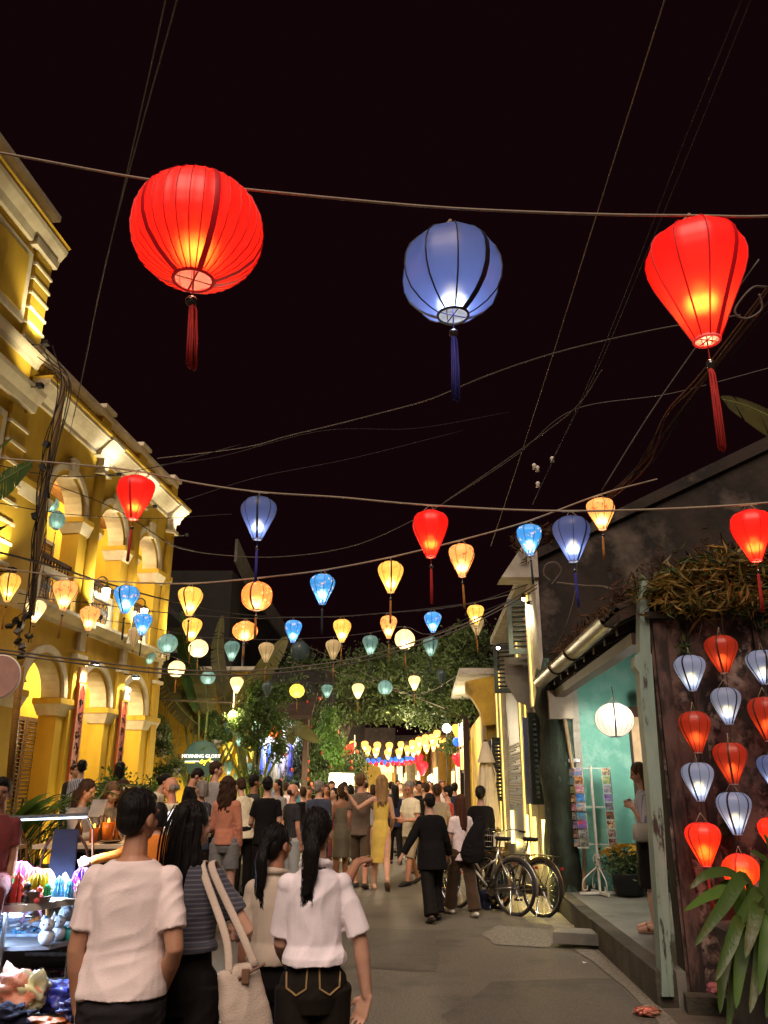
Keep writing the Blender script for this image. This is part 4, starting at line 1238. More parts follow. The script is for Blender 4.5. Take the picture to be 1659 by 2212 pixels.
def lantern(kind, ck, center, D, H, label, group=None, nrib=8, detail=2, bulb=True, tas=0.95, rotz=None, hang=0.16, name='lantern', power=None, tassel=True, lit=0.3):
    """center: middle of the shade; D width, H height of the shade."""
    o = thing(name, label, 'lantern', (center[0], center[1], center[2] - H / 2), RND.uniform(0, 6.28) if rotz is None else rotz, group, (D, D, H))
    def sm():
        vs, fs = shade_mesh(kind, nrib)
        me = MB().add(vs, fs).mesh('shade', True); me.materials.append(SH_[ck]); return me
    obj('shade', get_mesh((kind, nrib, ck, 'sm'), sm), None, o)
    prof = BALLOON if kind == 'balloon' else ROUND
    rm = RIBM[RIBK.get(ck, 'dark')]
    thin = 0.0045 if nrib > 12 else 0.0085
    def ribm(wide):
        m = MB(); m.tube([(r * 1.004, 0, z) for z, r in prof], thin * (3.2 if wide else 1), 5, sy=1.0, up=(1, 0, 0))
        if wide:
            m.v = [(x if True else x, y, z) for x, y, z in m.v]
        return m
    if detail >= 2:
        wide_every = 6 if nrib > 12 else 4
        for k in range(nrib):
            wd = k % wide_every == 0
            def rb(wd=wd):
                m = ribm(False)
                if wd:
                    m = MB(); pts = []
                    vs, fs = [], []
                    for z, r in prof:
                        hw = 0.022 if nrib > 12 else 0.030
                        hw = min(hw, r * 0.3)
                        vs += [(r * 1.006, -hw, z), (r * 1.012, 0, z), (r * 1.006, hw, z)]
                    for i in range(len(prof) - 1):
                        fs += [(3 * i, 3 * i + 1, 3 * i + 4, 3 * i + 3), (3 * i + 1, 3 * i + 2, 3 * i + 5, 3 * i + 4)]
                    m.add(vs, fs)
                me = m.mesh('rib', True); me.materials.append(rm); return me
            obj('rib', get_mesh((kind, nrib, RIBK.get(ck, 'dark'), 'rib', wd), rb), None, o, rot=(0, 0, 2 * PI * k / nrib))
    else:
        def rbs():
            m = MB()
            for k in range(nrib):
                a = 2 * PI * k / nrib; c, s = math.cos(a), math.sin(a)
                w_ = 0.011
                m.tube([(r * 1.004 * c, r * 1.004 * s, z) for z, r in prof[::2]], w_, 4, caps=False)
            me = m.mesh('ribs', True); me.materials.append(rm); return me
        ro = obj('ribs', get_mesh((kind, nrib, RIBK.get(ck, 'dark'), 'ribs'), rbs), None, o)
        ro['kind'] = 'stuff'
    r0, r1 = prof[0][1], prof[-1][1]
    def rimm():
        m = MB()
        m.tube([(r0 * math.cos(a), r0 * math.sin(a), 0) for a in [2 * PI * i / 20 for i in range(21)]], 0.014, 6, caps=False)
        me = m.mesh('bottom_rim', True); me.materials.append(rm if kind == 'round' else SH_[ck]); return me
    obj('bottom_rim', get_mesh((kind, ck, 'rim'), rimm), None, o)
    def trim():
        m = MB()
        m.tube([(r1 * math.cos(a), r1 * math.sin(a), 1.0) for a in [2 * PI * i / 20 for i in range(21)]], 0.012, 6, caps=False)
        me = m.mesh('top_rim', True); me.materials.append(rm); return me
    obj('top_rim', get_mesh((kind, RIBK.get(ck, 'dark'), 'trim'), trim), None, o)
    def hanger():
        m = MB()
        for s in (-1, 1):
            m.tube([(s * r1, 0, 1.0), (s * 0.015, 0, 1.0 + hang)], 0.008, 5)
        m.tube([(0, 0, 1.0 + hang - 0.02), (0, 0, 1.0 + hang + 0.02)], 0.02, 5)
        me = m.mesh('hanger', True); me.materials.append(ROPE); return me
    obj('hanger', get_mesh((kind, hang, 'hanger'), hanger), None, o)
    if tassel:
        tk = TASK.get(ck, 'gold')
        if detail >= 1:
            def cordm():
                m = MB(); m.tube([(0, 0, 0.28), (0, 0, -0.20)], 0.007, 5)
                m.tube([(-r0, 0, 0.005), (r0, 0, 0.005)], 0.006, 4); m.tube([(0, -r0, 0.005), (0, r0, 0.005)], 0.006, 4)
                me = m.mesh('cord'); me.materials.append(TASSELM[tk] if tk != 'gold' else ROPE); return me
            obj('cord', get_mesh((kind, tk, 'cord'), cordm), None, o)
            def beadm():
                me = MB().ell((0, 0, -0.21), 0.048, 12, 8).mesh('bead', True); me.materials.append(BEAD); return me
            obj('bead', get_mesh('bead', beadm), None, o)
        def tasm():
            m = MB()
            r = random.Random(3)
            ns = 22 if detail >= 2 else 8
            for q in range(ns):
                a = r.uniform(0, 6.28); rr = 0.030 * math.sqrt(r.uniform(0.05, 1)) if detail >= 2 else 0.026 * math.sqrt(r.uniform(0.05, 1))
                c, s = math.cos(a), math.sin(a)
                e = -0.255 - tas * 0.78 + r.uniform(-0.02, 0.035)
                jx, jy = r.uniform(-0.012, 0.012), r.uniform(-0.012, 0.012)
                m.tube([(0.012 * c, 0.012 * s, -0.25), (rr * c, rr * s, -0.30), (rr * c + jx, rr * s + jy, (-0.3 + e) / 2), (rr * 1.35 * c + 0.5 * jx, rr * 1.35 * s, e)], [0.010, 0.010, 0.009, 0.008], 4)
            me = m.mesh('tassel', True); me.materials.append(TASSELM[tk]); return me
        obj('tassel', get_mesh((tk, detail >= 2, tas, 'tassel'), tasm), None, o, rot=(0.03 * RND.uniform(-1, 1), 0.05 * RND.uniform(-1, 1), 0))
    if bulb:
        P = (power if power is not None else POWER.get(ck, 10)) * D * D
        wx = o.location + Vector((0, 0, H * lit))
        lc = LIGHTC.get(ck, (1, 0.86, 0.6))
        lamp('lantern_bulb', wx, P * 1.5, lc, 0.05 if D > 0.25 else 0.03)
        if detail >= 2:
            def bm_():
                me = MB().ell((0, 0, 0), (0.5, 0.5, 0.7), 10, 8).mesh('bulb', True); me.materials.append(BULBWARM); return me
            b = obj('bulb', get_mesh('bulb', bm_), None, o, (0, 0, lit + 0.10), scale=(0.055 / D, 0.055 / D, 0.055 / H))
    return o

ROPEPTS = {}
def row(rid, items, d_of_u, detail, group, nrib=8):
    """items: (kind, colour, u0, u1, v top, v bottom, label)."""
    tops = []
    for it in items:
        kind, ck, u0, u1, v0, v1, lab = it[:7]
        kw = it[7] if len(it) > 7 else {}
        u = (u0 + u1) / 2
        d = d_of_u(u, (v0 + v1) / 2)
        c = at_d(u, (v0 + v1) / 2, d)
        D = (u1 - u0) / FPX * d
        el = math.atan2(c.z - CAMH, c.y)
        H = (v1 - v0) / FPX * d / math.cos(el) * 0.97
        k_ = (v1 - v0) / (u1 - u0)
        if kind == 'round':
            H = D * math.sqrt(max(0.45, (k_ * k_ - math.sin(el) ** 2))) / math.cos(el)
        else:
            H = D * (k_ - 0.28 * abs(math.sin(el))) / math.cos(el)
        kw = dict(kw)
        nr = kw.pop('nrib', nrib)
        lantern(kind, ck, c, D, H, lab, group, nr, detail, **kw)
        tops.append(c + Vector((0, 0, H / 2 + H * kw.get('hang', 0.16))))
    ROPEPTS[rid] = tops

def lin(u0, d0, u1, d1):
    return lambda u, v: d0 + (d1 - d0) * (u - u0) / (u1 - u0)

BR, RD = 'balloon', 'round'
row('A', [
 (RD, 'red', 287, 567, 372, 630, 'large round bright red lantern with many fine ribs, high over the street', dict(nrib=32, tas=0.75, hang=0.05, rotz=0.5, power=11, lit=0.34)),
 (RD, 'blue', 867, 1085, 487, 697, 'indigo blue globe lantern with dark ribs, between the two big red ones', dict(nrib=10, tas=0.9, rotz=0.35, lit=0.16)),
 (BR, 'red', 1405, 1615, 487, 745, 'big glowing red balloon lantern nearest the camera on the right', dict(nrib=10, tas=0.85, rotz=0.2, lit=0.34)),
], lambda u, v: 3.62, 2, 'big lanterns on the front rope')
row('B', [
 (BR, 'red', 250, 333, 1028, 1125, 'red balloon lantern in front of the yellow arcade'),
 (BR, 'blue', 519, 597, 1073, 1168, 'indigo balloon lantern with glowing base against the sky, left of centre'),
 (BR, 'red', 890, 970, 1103, 1206, 'red balloon lantern over the middle of the street'),
 (BR, 'blue', 1195, 1277, 1115, 1216, 'indigo balloon lantern in front of the dark gable'),
 (BR, 'red', 1581, 1672, 1102, 1215, 'red balloon lantern above the dry bamboo at the frame edge'),
], lin(290, 9.0, 1630, 6.5), 2, 'mid sized lanterns on the second rope')
row('C', [
 (BR, 'yellow', -4, 42, 1238, 1300, 'yellow floral lantern half cut off by the left edge'),
 (BR, 'peach', 112, 168, 1254, 1318, 'peach floral lantern with red blossoms below the first upper arch'),
 (BR, 'sky', 245, 300, 1265, 1325, 'sky blue floral lantern beside the yellow half column'),
 (BR, 'yellow', 383, 438, 1268, 1330, 'bright yellow lantern just right of the arcade corner'),
 (RD, 'coral', 519, 591, 1257, 1319, 'round coral floral lantern, the upper of the two coral globes'),
 (BR, 'sky', 669, 724, 1240, 1306, 'sky blue floral lantern alone against the black sky'),
 (BR, 'yellow', 816, 872, 1212, 1281, 'yellow lantern left of the middle red balloon lantern'),
 (BR, 'peach', 968, 1027, 1175, 1247, 'peach floral lantern right of the middle red balloon lantern'),
 (BR, 'sky', 1115, 1173, 1133, 1200, 'sky blue floral lantern left of the indigo one at the gable'),
 (BR, 'peach', 1267, 1330, 1076, 1146, 'peach floral lantern topmost at the cable bundle by the gable'),
], lin(20, 9.3, 1300, 8.6), 2, 'printed lanterns on the third rope')
row('D', [
 (BR, 'cream', 55, 98, 1296, 1344, 'small glowing cream lantern by the cable tangle on the left'),
 (BR, 'peach', 172, 215, 1310, 1362, 'small peach floral lantern under the balcony scrollwork'),
 (BR, 'sky', 289, 328, 1325, 1372, 'small sky blue lantern in front of the last half column'),
 (BR, 'yellow', 393, 436, 1335, 1385, 'small yellow lantern directly below the bright yellow one'),
 (RD, 'coral', 502, 557, 1342, 1384, 'round coral floral lantern, the lower of the two coral globes'),
 (BR, 'sky', 614, 653, 1340, 1388, 'small sky blue lantern above the big banana leaf'),
 (BR, 'yellow', 719, 759, 1338, 1387, 'small yellow lantern between sky blue and peach neighbours on the fourth rope'),
 (BR, 'peach', 820, 859, 1330, 1379, 'small orange floral lantern under the yellow one of the third rope'),
 (BR, 'sky', 916, 954, 1322, 1366, 'small sky blue lantern at the right part of the fourth rope'),
 (BR, 'yellow', 1008, 1047, 1307, 1350, 'small yellow lantern near the lit eave spots'),
], lin(60, 12.9, 1040, 12.4), 1, 'printed lanterns on the fourth rope')
row('E', [
 (BR, 'sand', 275, 305, 1355, 1397, 'unlit cream balloon lantern tucked behind the small blue one', dict(bulb=False)),
 (RD, 'teal', 340, 384, 1370, 1410, 'teal globe lantern at the corner of the arcade'),
 (RD, 'cream', 407, 450, 1382, 1420, 'glowing cream globe lantern under the small yellow lantern'),
 (BR, 'teal', 484, 518, 1385, 1428, 'teal balloon lantern under the lower coral globe'),
 (BR, 'sand', 558, 592, 1388, 1430, 'unlit cream balloon lantern over the banana fronds'),
 (RD, 'teal_dark', 627, 669, 1386, 1427, 'dark teal globe lantern behind a blue tassel', dict(bulb=False)),
 (BR, 'sand', 703, 737, 1382, 1424, 'unlit cream balloon lantern below the small yellow one'),
 (BR, 'teal', 782, 818, 1373, 1417, 'teal balloon lantern in the middle of the fifth rope'),
 (RD, 'cream', 852, 897, 1360, 1403, 'pale yellow globe lantern crossed by the twin cables'),
 (BR, 'teal', 913, 947, 1376, 1418, 'teal balloon lantern below the small sky blue one at right'),
 (BR, 'sand', 1013, 1047, 1332, 1372, 'unlit cream lantern hanging right behind the small yellow one'),
], lin(280, 15.2, 1030, 14.6), 1, 'plain silk lanterns on the fifth rope')
row('F', [
 (BR, 'teal', 311, 336, 1408, 1436, 'tiny teal lantern against the belt moulding'),
 (RD, 'cream', 362, 401, 1428, 1462, 'glowing cream globe lantern crossed by the twin cables'),
 (RD, 'teal', 433, 466, 1450, 1478, 'teal globe lantern in front of the fan palm'),
 (BR, 'cream', 496, 526, 1463, 1497, 'small brilliant cream lantern above the vine tree'),
 (BR, 'teal_dark', 564, 590, 1474, 1504, 'small dark teal balloon lantern by the tiled eave', dict(bulb=False)),
 (RD, 'plain_yellow', 625, 658, 1478, 1507, 'plain yellow globe lantern over the creepers'),
 (BR, 'teal', 694, 719, 1479, 1507, 'small teal balloon lantern right of the plain yellow globe'),
 (BR, 'cream', 760, 787, 1477, 1509, 'small brilliant cream lantern in the centre of the sixth rope'),
 (RD, 'teal', 816, 848, 1470, 1500, 'teal globe lantern under the tree canopy'),
 (BR, 'cream', 881, 909, 1460, 1491, 'small brilliant cream lantern right of the teal globe under the trees'),
 (BR, 'teal_dark', 941, 965, 1449, 1477, 'small unlit grey lantern last on the sixth rope', dict(bulb=False)),
], lin(320, 18.6, 950, 19.6), 1, 'small lanterns on the sixth rope')
# cluster round the restaurant sign
for it in [
 (BR, 'teal', 480, 507, 1557, 1588, 'teal lantern above the yellow one beside the round sign'),
 (BR, 'teal', 502, 530, 1577, 1612, 'teal lantern half behind the lit vine leaves'),
 (BR, 'teal', 541, 565, 1557, 1584, 'teal lantern highest at the right of the vine tree'),
 (BR, 'plain_yellow', 480, 505, 1603, 1640, 'yellow lantern nearest the round green sign'),
 (BR, 'plain_yellow', 508, 530, 1625, 1658, 'yellow lantern in the middle of the sign cluster'),
 (BR, 'plain_yellow', 534, 559, 1602, 1638, 'yellow lantern at the right of the sign cluster'),
 (BR, 'teal', 484, 503, 1645, 1678, 'teal lantern low beside the standing man in grey'),
 (BR, 'teal', 504, 526, 1670, 1696, 'teal lantern lowest of the sign cluster'),
 (BR, 'teal', 530, 556, 1649, 1680, 'teal lantern low at the right of the sign cluster')]:
    row('G', [it], lambda u, v: 22.0, 1, 'lanterns clustered by the restaurant sign')
# teal lanterns inside the upper veranda
for it, y in (((RD, 'teal', 82, 110, 1072, 1108, 'teal globe lantern deep in the first upper arch'), 14.9), ((RD, 'teal', 98, 127, 1073, 1106, 'teal globe lantern beside its twin in the first upper arch'), 14.6),
              ((RD, 'teal', 106, 140, 1104, 1144, 'teal globe lantern below the pair in the first upper arch'), 14.4)):
    row('H', [it], lambda u, v, y=y: y, 1, 'teal globes in the veranda', nrib=10)
# strings of lanterns in front of the stained wall
WALLROW = [
 (BR, 'red_day', 1525, 1594, 1373, 1455, 'dim red lantern at the top of the middle string on the wall'),
 (BR, 'blue_white', 1458, 1525, 1416, 1492, 'pale blue lantern at the top of the left string on the wall'),
 (BR, 'blue_white', 1614, 1684, 1405, 1478, 'pale blue lantern cut by the right edge, top of its string'),
 (BR, 'blue_white', 1538, 1602, 1486, 1564, 'pale blue lantern second from top in the middle string'),
 (BR, 'red_day', 1469, 1536, 1538, 1625, 'dim red lantern under the pale blue one of the left string'),
 (BR, 'red_day', 1619, 1692, 1507, 1600, 'dim red lantern cut by the right edge'),
 (BR, 'red_day', 1543, 1616, 1606, 1692, 'dim red lantern third from top in the middle string'),
 (BR, 'blue_white', 1474, 1543, 1649, 1728, 'pale blue lantern over the lit orange red one of the left string'),
 (BR, 'blue', 1637, 1706, 1632, 1704, 'indigo lantern sliver at the right edge'),
 (BR, 'blue_white', 1551, 1624, 1713, 1800, 'periwinkle lantern fourth from top in the middle string'),
 (BR, 'orange_red', 1483, 1558, 1780, 1868, 'glowing orange red lantern at the bottom of the left string', dict(power=9)),
 (BR, 'orange_red', 1641, 1712, 1768, 1845, 'glowing orange red lantern sliver at the right edge', dict(power=9)),
 (RD, 'orange_red', 1561, 1640, 1847, 1912, 'glowing orange red globe above the broad leaves', dict(power=14, nrib=16)),
 (BR, 'orange_red', 1575, 1640, 1915, 1975, 'glowing orange red lantern half hidden by the broad leaves', dict(power=18)),
]
for it in WALLROW:
    kw = dict(it[7]) if len(it) > 7 else {}
    kw.setdefault('hang', 0.22); kw.setdefault('nrib', 10)
    if 'red_day' in it or it[1] == 'blue_white':
        kw.setdefault('tassel', False)
    row('W', [it[:7] + (kw,)], lambda u, v: 6.74 / (CP + (v - CV) / FPX * SP), 2, 'lantern strings hung before the stained wall')
for us, va, vb in (((1516, 1492, 1500, 1508, 1520), 1350, 1780), ((1559, 1570, 1578, 1588, 1600), 1335, 1850), ((1648, 1650, 1656, 1668, 1676), 1330, 1770)):
    pts = [at_y(us[i], va + (vb - va) * i / 4, 6.75) for i in range(5)]
    tag(MB().tube(catmull(pts, 5), 0.004, 5).build('cable', CABLE), 'thin cord carrying the %s string of lanterns on the wall' % {1516: 'left', 1559: 'middle', 1648: 'right'}[us[0]], 'cable', 'cords of the wall lanterns')
# white globe in the porch
o = lantern(RD, 'white', at_y(1327, 1555, 10.3), 77 / FPX * 10.8, 0.40, 'big white globe lantern glowing inside the turquoise porch', None, 18, 2, True, 0.5, 0.3, tassel=False, power=8, lit=0.55)
lamp('porch_wall_fill', at_y(1327, 1555, 10.3) + Vector((0.35, 0.75, -0.3)), 26, (1, 0.96, 0.88), 0.12)  # extra lamp set off from the globe, added to brighten the turquoise wall
tag(MB().tube([at_y(1327, 1518, 10.3), at_y(1321, 1483, 10.3)], 0.006, 5).build('cable', CABLE), 'dark cord holding the white porch lantern', 'cord')
# far double row of orange lanterns and the red and blue string under it
FARROW = [(762, 1612), (788, 1612), (815, 1614), (841, 1615), (866, 1613), (891, 1610), (905, 1603), (918, 1607), (933, 1597), (946, 1603), (770 + 24, 1622), (812, 1626), (838, 1630), (862, 1628), (880, 1622), (893, 1624), (903, 1620), (921, 1617), (936, 1612), (957, 1605), (944, 1588), (919, 1598)]
for i, (u, v) in enumerate(FARROW):
    lantern(BR, 'hot', at_d(u, v, 30 + 0.02 * i), 0.27, 0.37, 'glowing orange lantern in the far double row over the crowd', 'far row of orange lanterns', 6, 0, True, 0.8, power=40)
for i in range(24):
    u = 776 + 6.1 * i; v = 1652 - 14 * (i / 24) ** 2 - 6 * (i % 2) + RND.uniform(-3, 3)
    ck = 'far_blue' if i % 2 else 'far_red'
    lantern(RD, ck, at_d(u, v, 42), 0.27, 0.27, 'small far %s lantern in the mixed string over the street end' % ('blue' if i % 2 else 'red'), 'far %s lanterns' % ('blue' if i % 2 else 'red'), 6, 0, False, 0.5, tassel=False)
for it in [(BR, 'far_red', 976, 1004, 1628, 1656, 'single red lantern beside the dark posts on the right', dict()), (RD, 'far_blue', 978, 997, 1592, 1612, 'single blue lantern above the red one by the posts', dict()),
           (BR, 'hot', 975, 996, 1565, 1592, 'orange lantern right above the single blue one', dict())]:
    row('P', [it[:7] + (dict(bulb=False),)], lambda u, v: 21.0, 1, 'lanterns by the dark posts')
for (u, v, w_, lab) in ((912, 1660, 26, 'large far red lantern over the crowd'), (905, 1640, 20, 'far red lantern right of the blue string')):
    lantern(BR, 'far_red', at_d(u, v, 36), w_ / FPX * 36, w_ / FPX * 40, lab, 'far red lanterns', 6, 0, False)

# ================================================================== ropes and cables
def cable(pts, r, mat, label, name='cable', sag=0.0, k=8, group='cables over the street'):
    """pts: world points."""
    P = [Vector(p) for p in pts]
    if sag and len(P) == 2:
        a, b = P
        P = [a.lerp(b, t) + Vector((0, 0, -sag * 4 * t * (1 - t))) for t in [i / 8 for i in range(9)]]
    return tag(MB().tube(catmull(P, k), r, 6).build(name, mat, smooth=True), label, 'rope' if name == 'rope' else 'cable', group)

def px(*a):
    return [at_d(u, v, d) for (u, v, d) in a]

cable(px((-260, 285, 4.2), (0, 330, 4.0), (290, 383, 3.85), (427, 398, 3.75), (720, 428, 3.62), (977, 450, 3.6), (1290, 463, 3.58), (1510, 466, 3.58), (1659, 467, 3.6), (1950, 452, 3.8)), 0.006, ROPE, 'pale front rope carrying the three big lanterns', 'rope')
t = ROPEPTS['B']
cable([at_y(-60, 985, 10.0), at_d(160, 1003, 9.2), t[0], at_d(420, 1043, 9.0), t[1], at_d(730, 1074, 8.8), t[2], t[3], t[4], at_d(1850, 1060, 8.2)], 0.010, ROPE, 'pale second rope carrying the red and indigo lanterns', 'rope')
for rid, ends, lab, m in (('C', ((-120, 1215, 9.6), (1420, 1035, 8.6)), 'third rope carrying the printed lanterns', ROPE), ('D', ((-40, 1262, 13.2), (1140, 1262, 12.2)), 'fourth rope with the small printed lanterns', CABLE),
                          ('E', ((150, 1330, 15.6), (1120, 1290, 14.4)), 'fifth rope with the plain silk lanterns', CABLE), ('F', ((230, 1372, 18.6), (1040, 1415, 19.6)), 'sixth rope with the smallest lanterns', CABLE)):
    cable([at_d(*ends[0])] + ROPEPTS[rid] + [at_d(*ends[1])], 0.009 if m is ROPE else 0.008, m, lab, 'rope', k=4)
# twin beige cables sagging across the middle
cable(px((-60, 1395, 9.5), (160, 1424, 9.6), (360, 1446, 10), (560, 1448, 10.5), (760, 1424, 11), (900, 1385, 11.5), (1010, 1345, 12), (1090, 1305, 12.3), (1160, 1262, 12.0)), 0.011, PALECABLE, 'upper of the twin beige cables sagging over the street')
cable(px((-60, 1402, 9.55), (160, 1432, 9.65), (360, 1455, 10.05), (560, 1457, 10.55), (760, 1433, 11.05), (900, 1394, 11.55), (1010, 1352, 12.05), (1090, 1312, 12.35), (1160, 1270, 12.0)), 0.011, PALECABLE, 'lower of the twin beige cables sagging over the street')
# steep wires overhead, from near roofs behind the camera to poles ahead
S1_ = [
 ((388, -20, 6.0), (290, 330, 7.5), (240, 520, 8.5), (212, 640, 9.5), (185, 780, 11), (150, 940, 12.6)),
 ((362, -20, 6.0), (318, 180, 6.8), (268, 400, 8), (222, 600, 9.5), (196, 720, 10.5), (160, 900, 12.4)),
]
cable(px(*S1_[0]), 0.006, PALECABLE, 'right one of the two steep wires left of the red globe')
cable(px(*S1_[1]), 0.006, PALECABLE, 'left one of the two steep wires left of the red globe')
cable(px((1442, -20, 5), (1290, 460, 7), (1190, 780, 9.5), (1100, 1060, 14), (1060, 1180, 18)), 0.005, ROPE, 'long thin pale wire rising steeply to the top right')
cable(px((1610, -20, 5), (1480, 300, 6.5), (1380, 560, 8), (1270, 830, 10.5), (1150, 1090, 14)), 0.006, CABLE, 'dark steep wire left of the right hand red lantern')
cable(px((1630, -20, 5), (1500, 300, 6.5), (1400, 540, 8), (1290, 800, 10.5), (1190, 1000, 13)), 0.006, CABLE, 'second dark steep wire beside the first at right')
cable(px((340, 990, 17), (520, 968, 16), (620, 942, 15), (720, 918, 14.5), (830, 890, 14), (930, 862, 13), (1050, 812, 12), (1200, 762, 11), (1400, 715, 10), (1600, 680, 9.5)), 0.008, PALECABLE, 'brownish cable rising across the sky from the arcade corner')
cable(px((330, 1150, 15), (375, 1180, 15), (460, 1197, 14.5), (600, 1203, 14), (760, 1180, 13.5), (900, 1120, 13), (1000, 1060, 12.5), (1120, 980, 12), (1240, 885, 11.5), (1450, 850, 11), (1680, 790, 10.5)), 0.006, PALECABLE, 'thin wire dipping behind the second rope and kinking up right')
cable(px((960, 1085, 13), (1120, 975, 12), (1240, 884, 11), (1300, 800, 10)), 0.008, PALECABLE, 'short stay wire crossing the sky at right of centre')
cable(px((1300, 1060, 8.4), (1400, 900, 8.2), (1500, 755, 8), (1640, 560, 7.6)), 0.008, PALECABLE, 'wire running up behind the right hand red lantern')
cable(px((340, 1005, 17), (480, 985, 18), (700, 930, 19), (900, 925, 20), (1100, 890, 21)), 0.006, CABLE, 'faint dark wire above the arcade corner')
cable(px((400, 1080, 20), (560, 1030, 21), (760, 990, 22), (1000, 930, 23)), 0.006, CABLE, 'faint dark wire far over the dark house')
# dark service cable low over the lanterns on the left
cable(px((-40, 1183, 7.5), (120, 1225, 9), (240, 1263, 11), (380, 1300, 13), (560, 1330, 15), (760, 1330, 17), (1000, 1305, 18), (1160, 1270, 15)), 0.012, CABLE, 'thick dark service cable running past the balcony')
cable(px((-40, 1080, 11), (140, 1110, 13), (330, 1120, 15), (500, 1110, 16)), 0.007, CABLE, 'thin wire from the cable tangle across the upper arches')
cable(px((100, 1040, 12.8), (250, 1100, 13), (360, 1170, 13.5), (420, 1190, 14)), 0.007, CABLE, 'thin wire slanting over the upper arches')
cable(px((-30, 1000, 11.5), (150, 1030, 12), (330, 1010, 14), (520, 960, 15)), 0.008, CABLE, 'dark wire from the tangle towards the arcade corner')
cable(px((620, 1430, 20), (760, 1460, 21), (900, 1500, 22), (1020, 1440, 20)), 0.008, PALECABLE, 'grey wire under the tree canopy')
cable(px((640, 1385, 17), (760, 1440, 19), (860, 1490, 21), (960, 1530, 22)), 0.007, PALECABLE, 'grey wire slanting down into the trees')
# bundle of service cables up to the right
for k in range(7):
    a, b, c_ = RND.uniform(-7, 7), RND.uniform(-10, 10), RND.uniform(-16, 16)
    cable(px((1290 + a * 0.3, 1095, 9.0), (1345 + a * 0.5, 1050 + a, 8.8), (1400 + b, 990 + b, 8.5), (1455 + c_, 905 + c_, 8.2), (1530 + c_, 810 + b, 7.8), (1700 + c_, 600 + c_, 7)), 0.009, CABLE if k % 3 else M('brown_cable_%d' % k, (0.16, 0.07, 0.035), 0.7), 'cable of the brown bundle climbing behind the right hand red lantern', group='bundled service cables')
cable(px((1190, 1255, 10), (1175, 1240, 10), (1180, 1220, 10), (1200, 1215, 10), (1213, 1232, 10), (1200, 1252, 10), (1192, 1262, 10)), 0.010, PALECABLE, 'coil of spare cable hanging by the gable corner')
cable(px((1203, 1258, 10), (1260, 1265, 9.6), (1310, 1268, 9.2), (1345, 1290, 8.6), (1385, 1315, 8.0)), 0.012, PALECABLE, 'double cable looping to the wall top with bamboo')
cable(px((1247, 1210, 11), (1242, 1280, 11), (1225, 1345, 11), (1203, 1400, 11.2)), 0.008, PALECABLE, 'single wire hanging down across the dark gable')
cable(px((1655, 620, 4.2), (1625, 622, 4.1), (1592, 660, 4.1), (1590, 680, 4.1), (1615, 688, 4.1), (1645, 668, 4.1), (1640, 635, 4.1)), 0.006, PALECABLE, 'pale loop of spare cable beside the right hand red lantern')
# white insulators on their wire
for (u, v, lb_) in ((1154, 1008, 'topmost white porcelain insulator of the pair high over the right side'), (1161, 1013, 'white porcelain insulator just below the topmost one of the pair'), (1162, 1047, 'lowest white porcelain insulator over the right side of the street'), (1193, 993, 'single white porcelain insulator right of the pair in the sky')):
    p = at_d(u, v, 13)
    tag(MB().lathe([(0.0, -0.05), (0.035, -0.04), (0.022, 0.0), (0.04, 0.02), (0.02, 0.05), (0, 0.055)], 10, caps=False).build('insulator', WHITEPAINT, loc=p, smooth=True), lb_, 'insulator', 'porcelain insulators')
# tangle of cables on the pole in front of the arcade
o = thing('cable_pole', 'thin pole wrapped in tangled black cables before the arcade', 'pole', at_d(118, 1240, 11.6) * 1.0)
base = Vector(o.location)
def rel(*a):
    return [p - base for p in px(*a)]
MB().tube(rel((140, 810, 11.6), (122, 930, 11.6), (105, 1000, 11.6), (92, 1100, 11.6), (80, 1200, 11.6), (68, 1330, 11.6)), 0.045, 8).build('pole', M('bleached_pole', (0.34, 0.23, 0.10), 0.8, stretch=(1, 1, 0.2)), o, smooth=True)
for k in range(9):
    a = [RND.uniform(-17, 17) for _ in range(6)]
    MB().tube(catmull(rel((112 + a[0] * 2, 740 + 6 * k, 11.5), (138 + a[1], 830, 11.45), (112 + a[2], 950, 11.45), (96 + a[3], 1060, 11.45), (82 + a[4], 1170, 11.45), (72 + a[5], 1290, 11.45), (60 + a[0] * 2, 1400 - 12 * k, 11.4)), 5), RND.uniform(0.004, 0.009), 5).build('cable', CABLE if k % 3 else PALECABLE, o)
for (u, v) in ((100, 1070), (92, 1010), (75, 1115), (60, 1330), (45, 1350), (100, 960)):
    p = at_d(u, v, 11.4) - base
    MB().box(p, (0.07, 0.07, 0.09), Matrix.Rotation(RND.uniform(-0.4, 0.4), 3, 'Y')).build('junction_box', BLACKPAINT, o)
for k in range(9):
    MB().box(at_d(40 + RND.uniform(-25, 25), 1330 + 11 * k, 11.35) - base, (0.10, 0.05, 0.07), Euler((RND.uniform(-1, 1), RND.uniform(-1, 1), RND.uniform(-1, 1))).to_matrix()).build('cable_clip', BLACKPAINT if k % 3 else PALECABLE, o)
tag(MB().tube(px((45, 1440, 11.2), (30, 1590, 11.2), (18, 1720, 11.2)), 0.05, 10).build('conduit', M('brass_conduit', (0.42, 0.22, 0.05), 0.4, (0.2, 0.1, 0.02), 120, stretch=(0.01, 0.01, 1)), smooth=True), 'ribbed brass coloured conduit standing at the left edge', 'conduit')

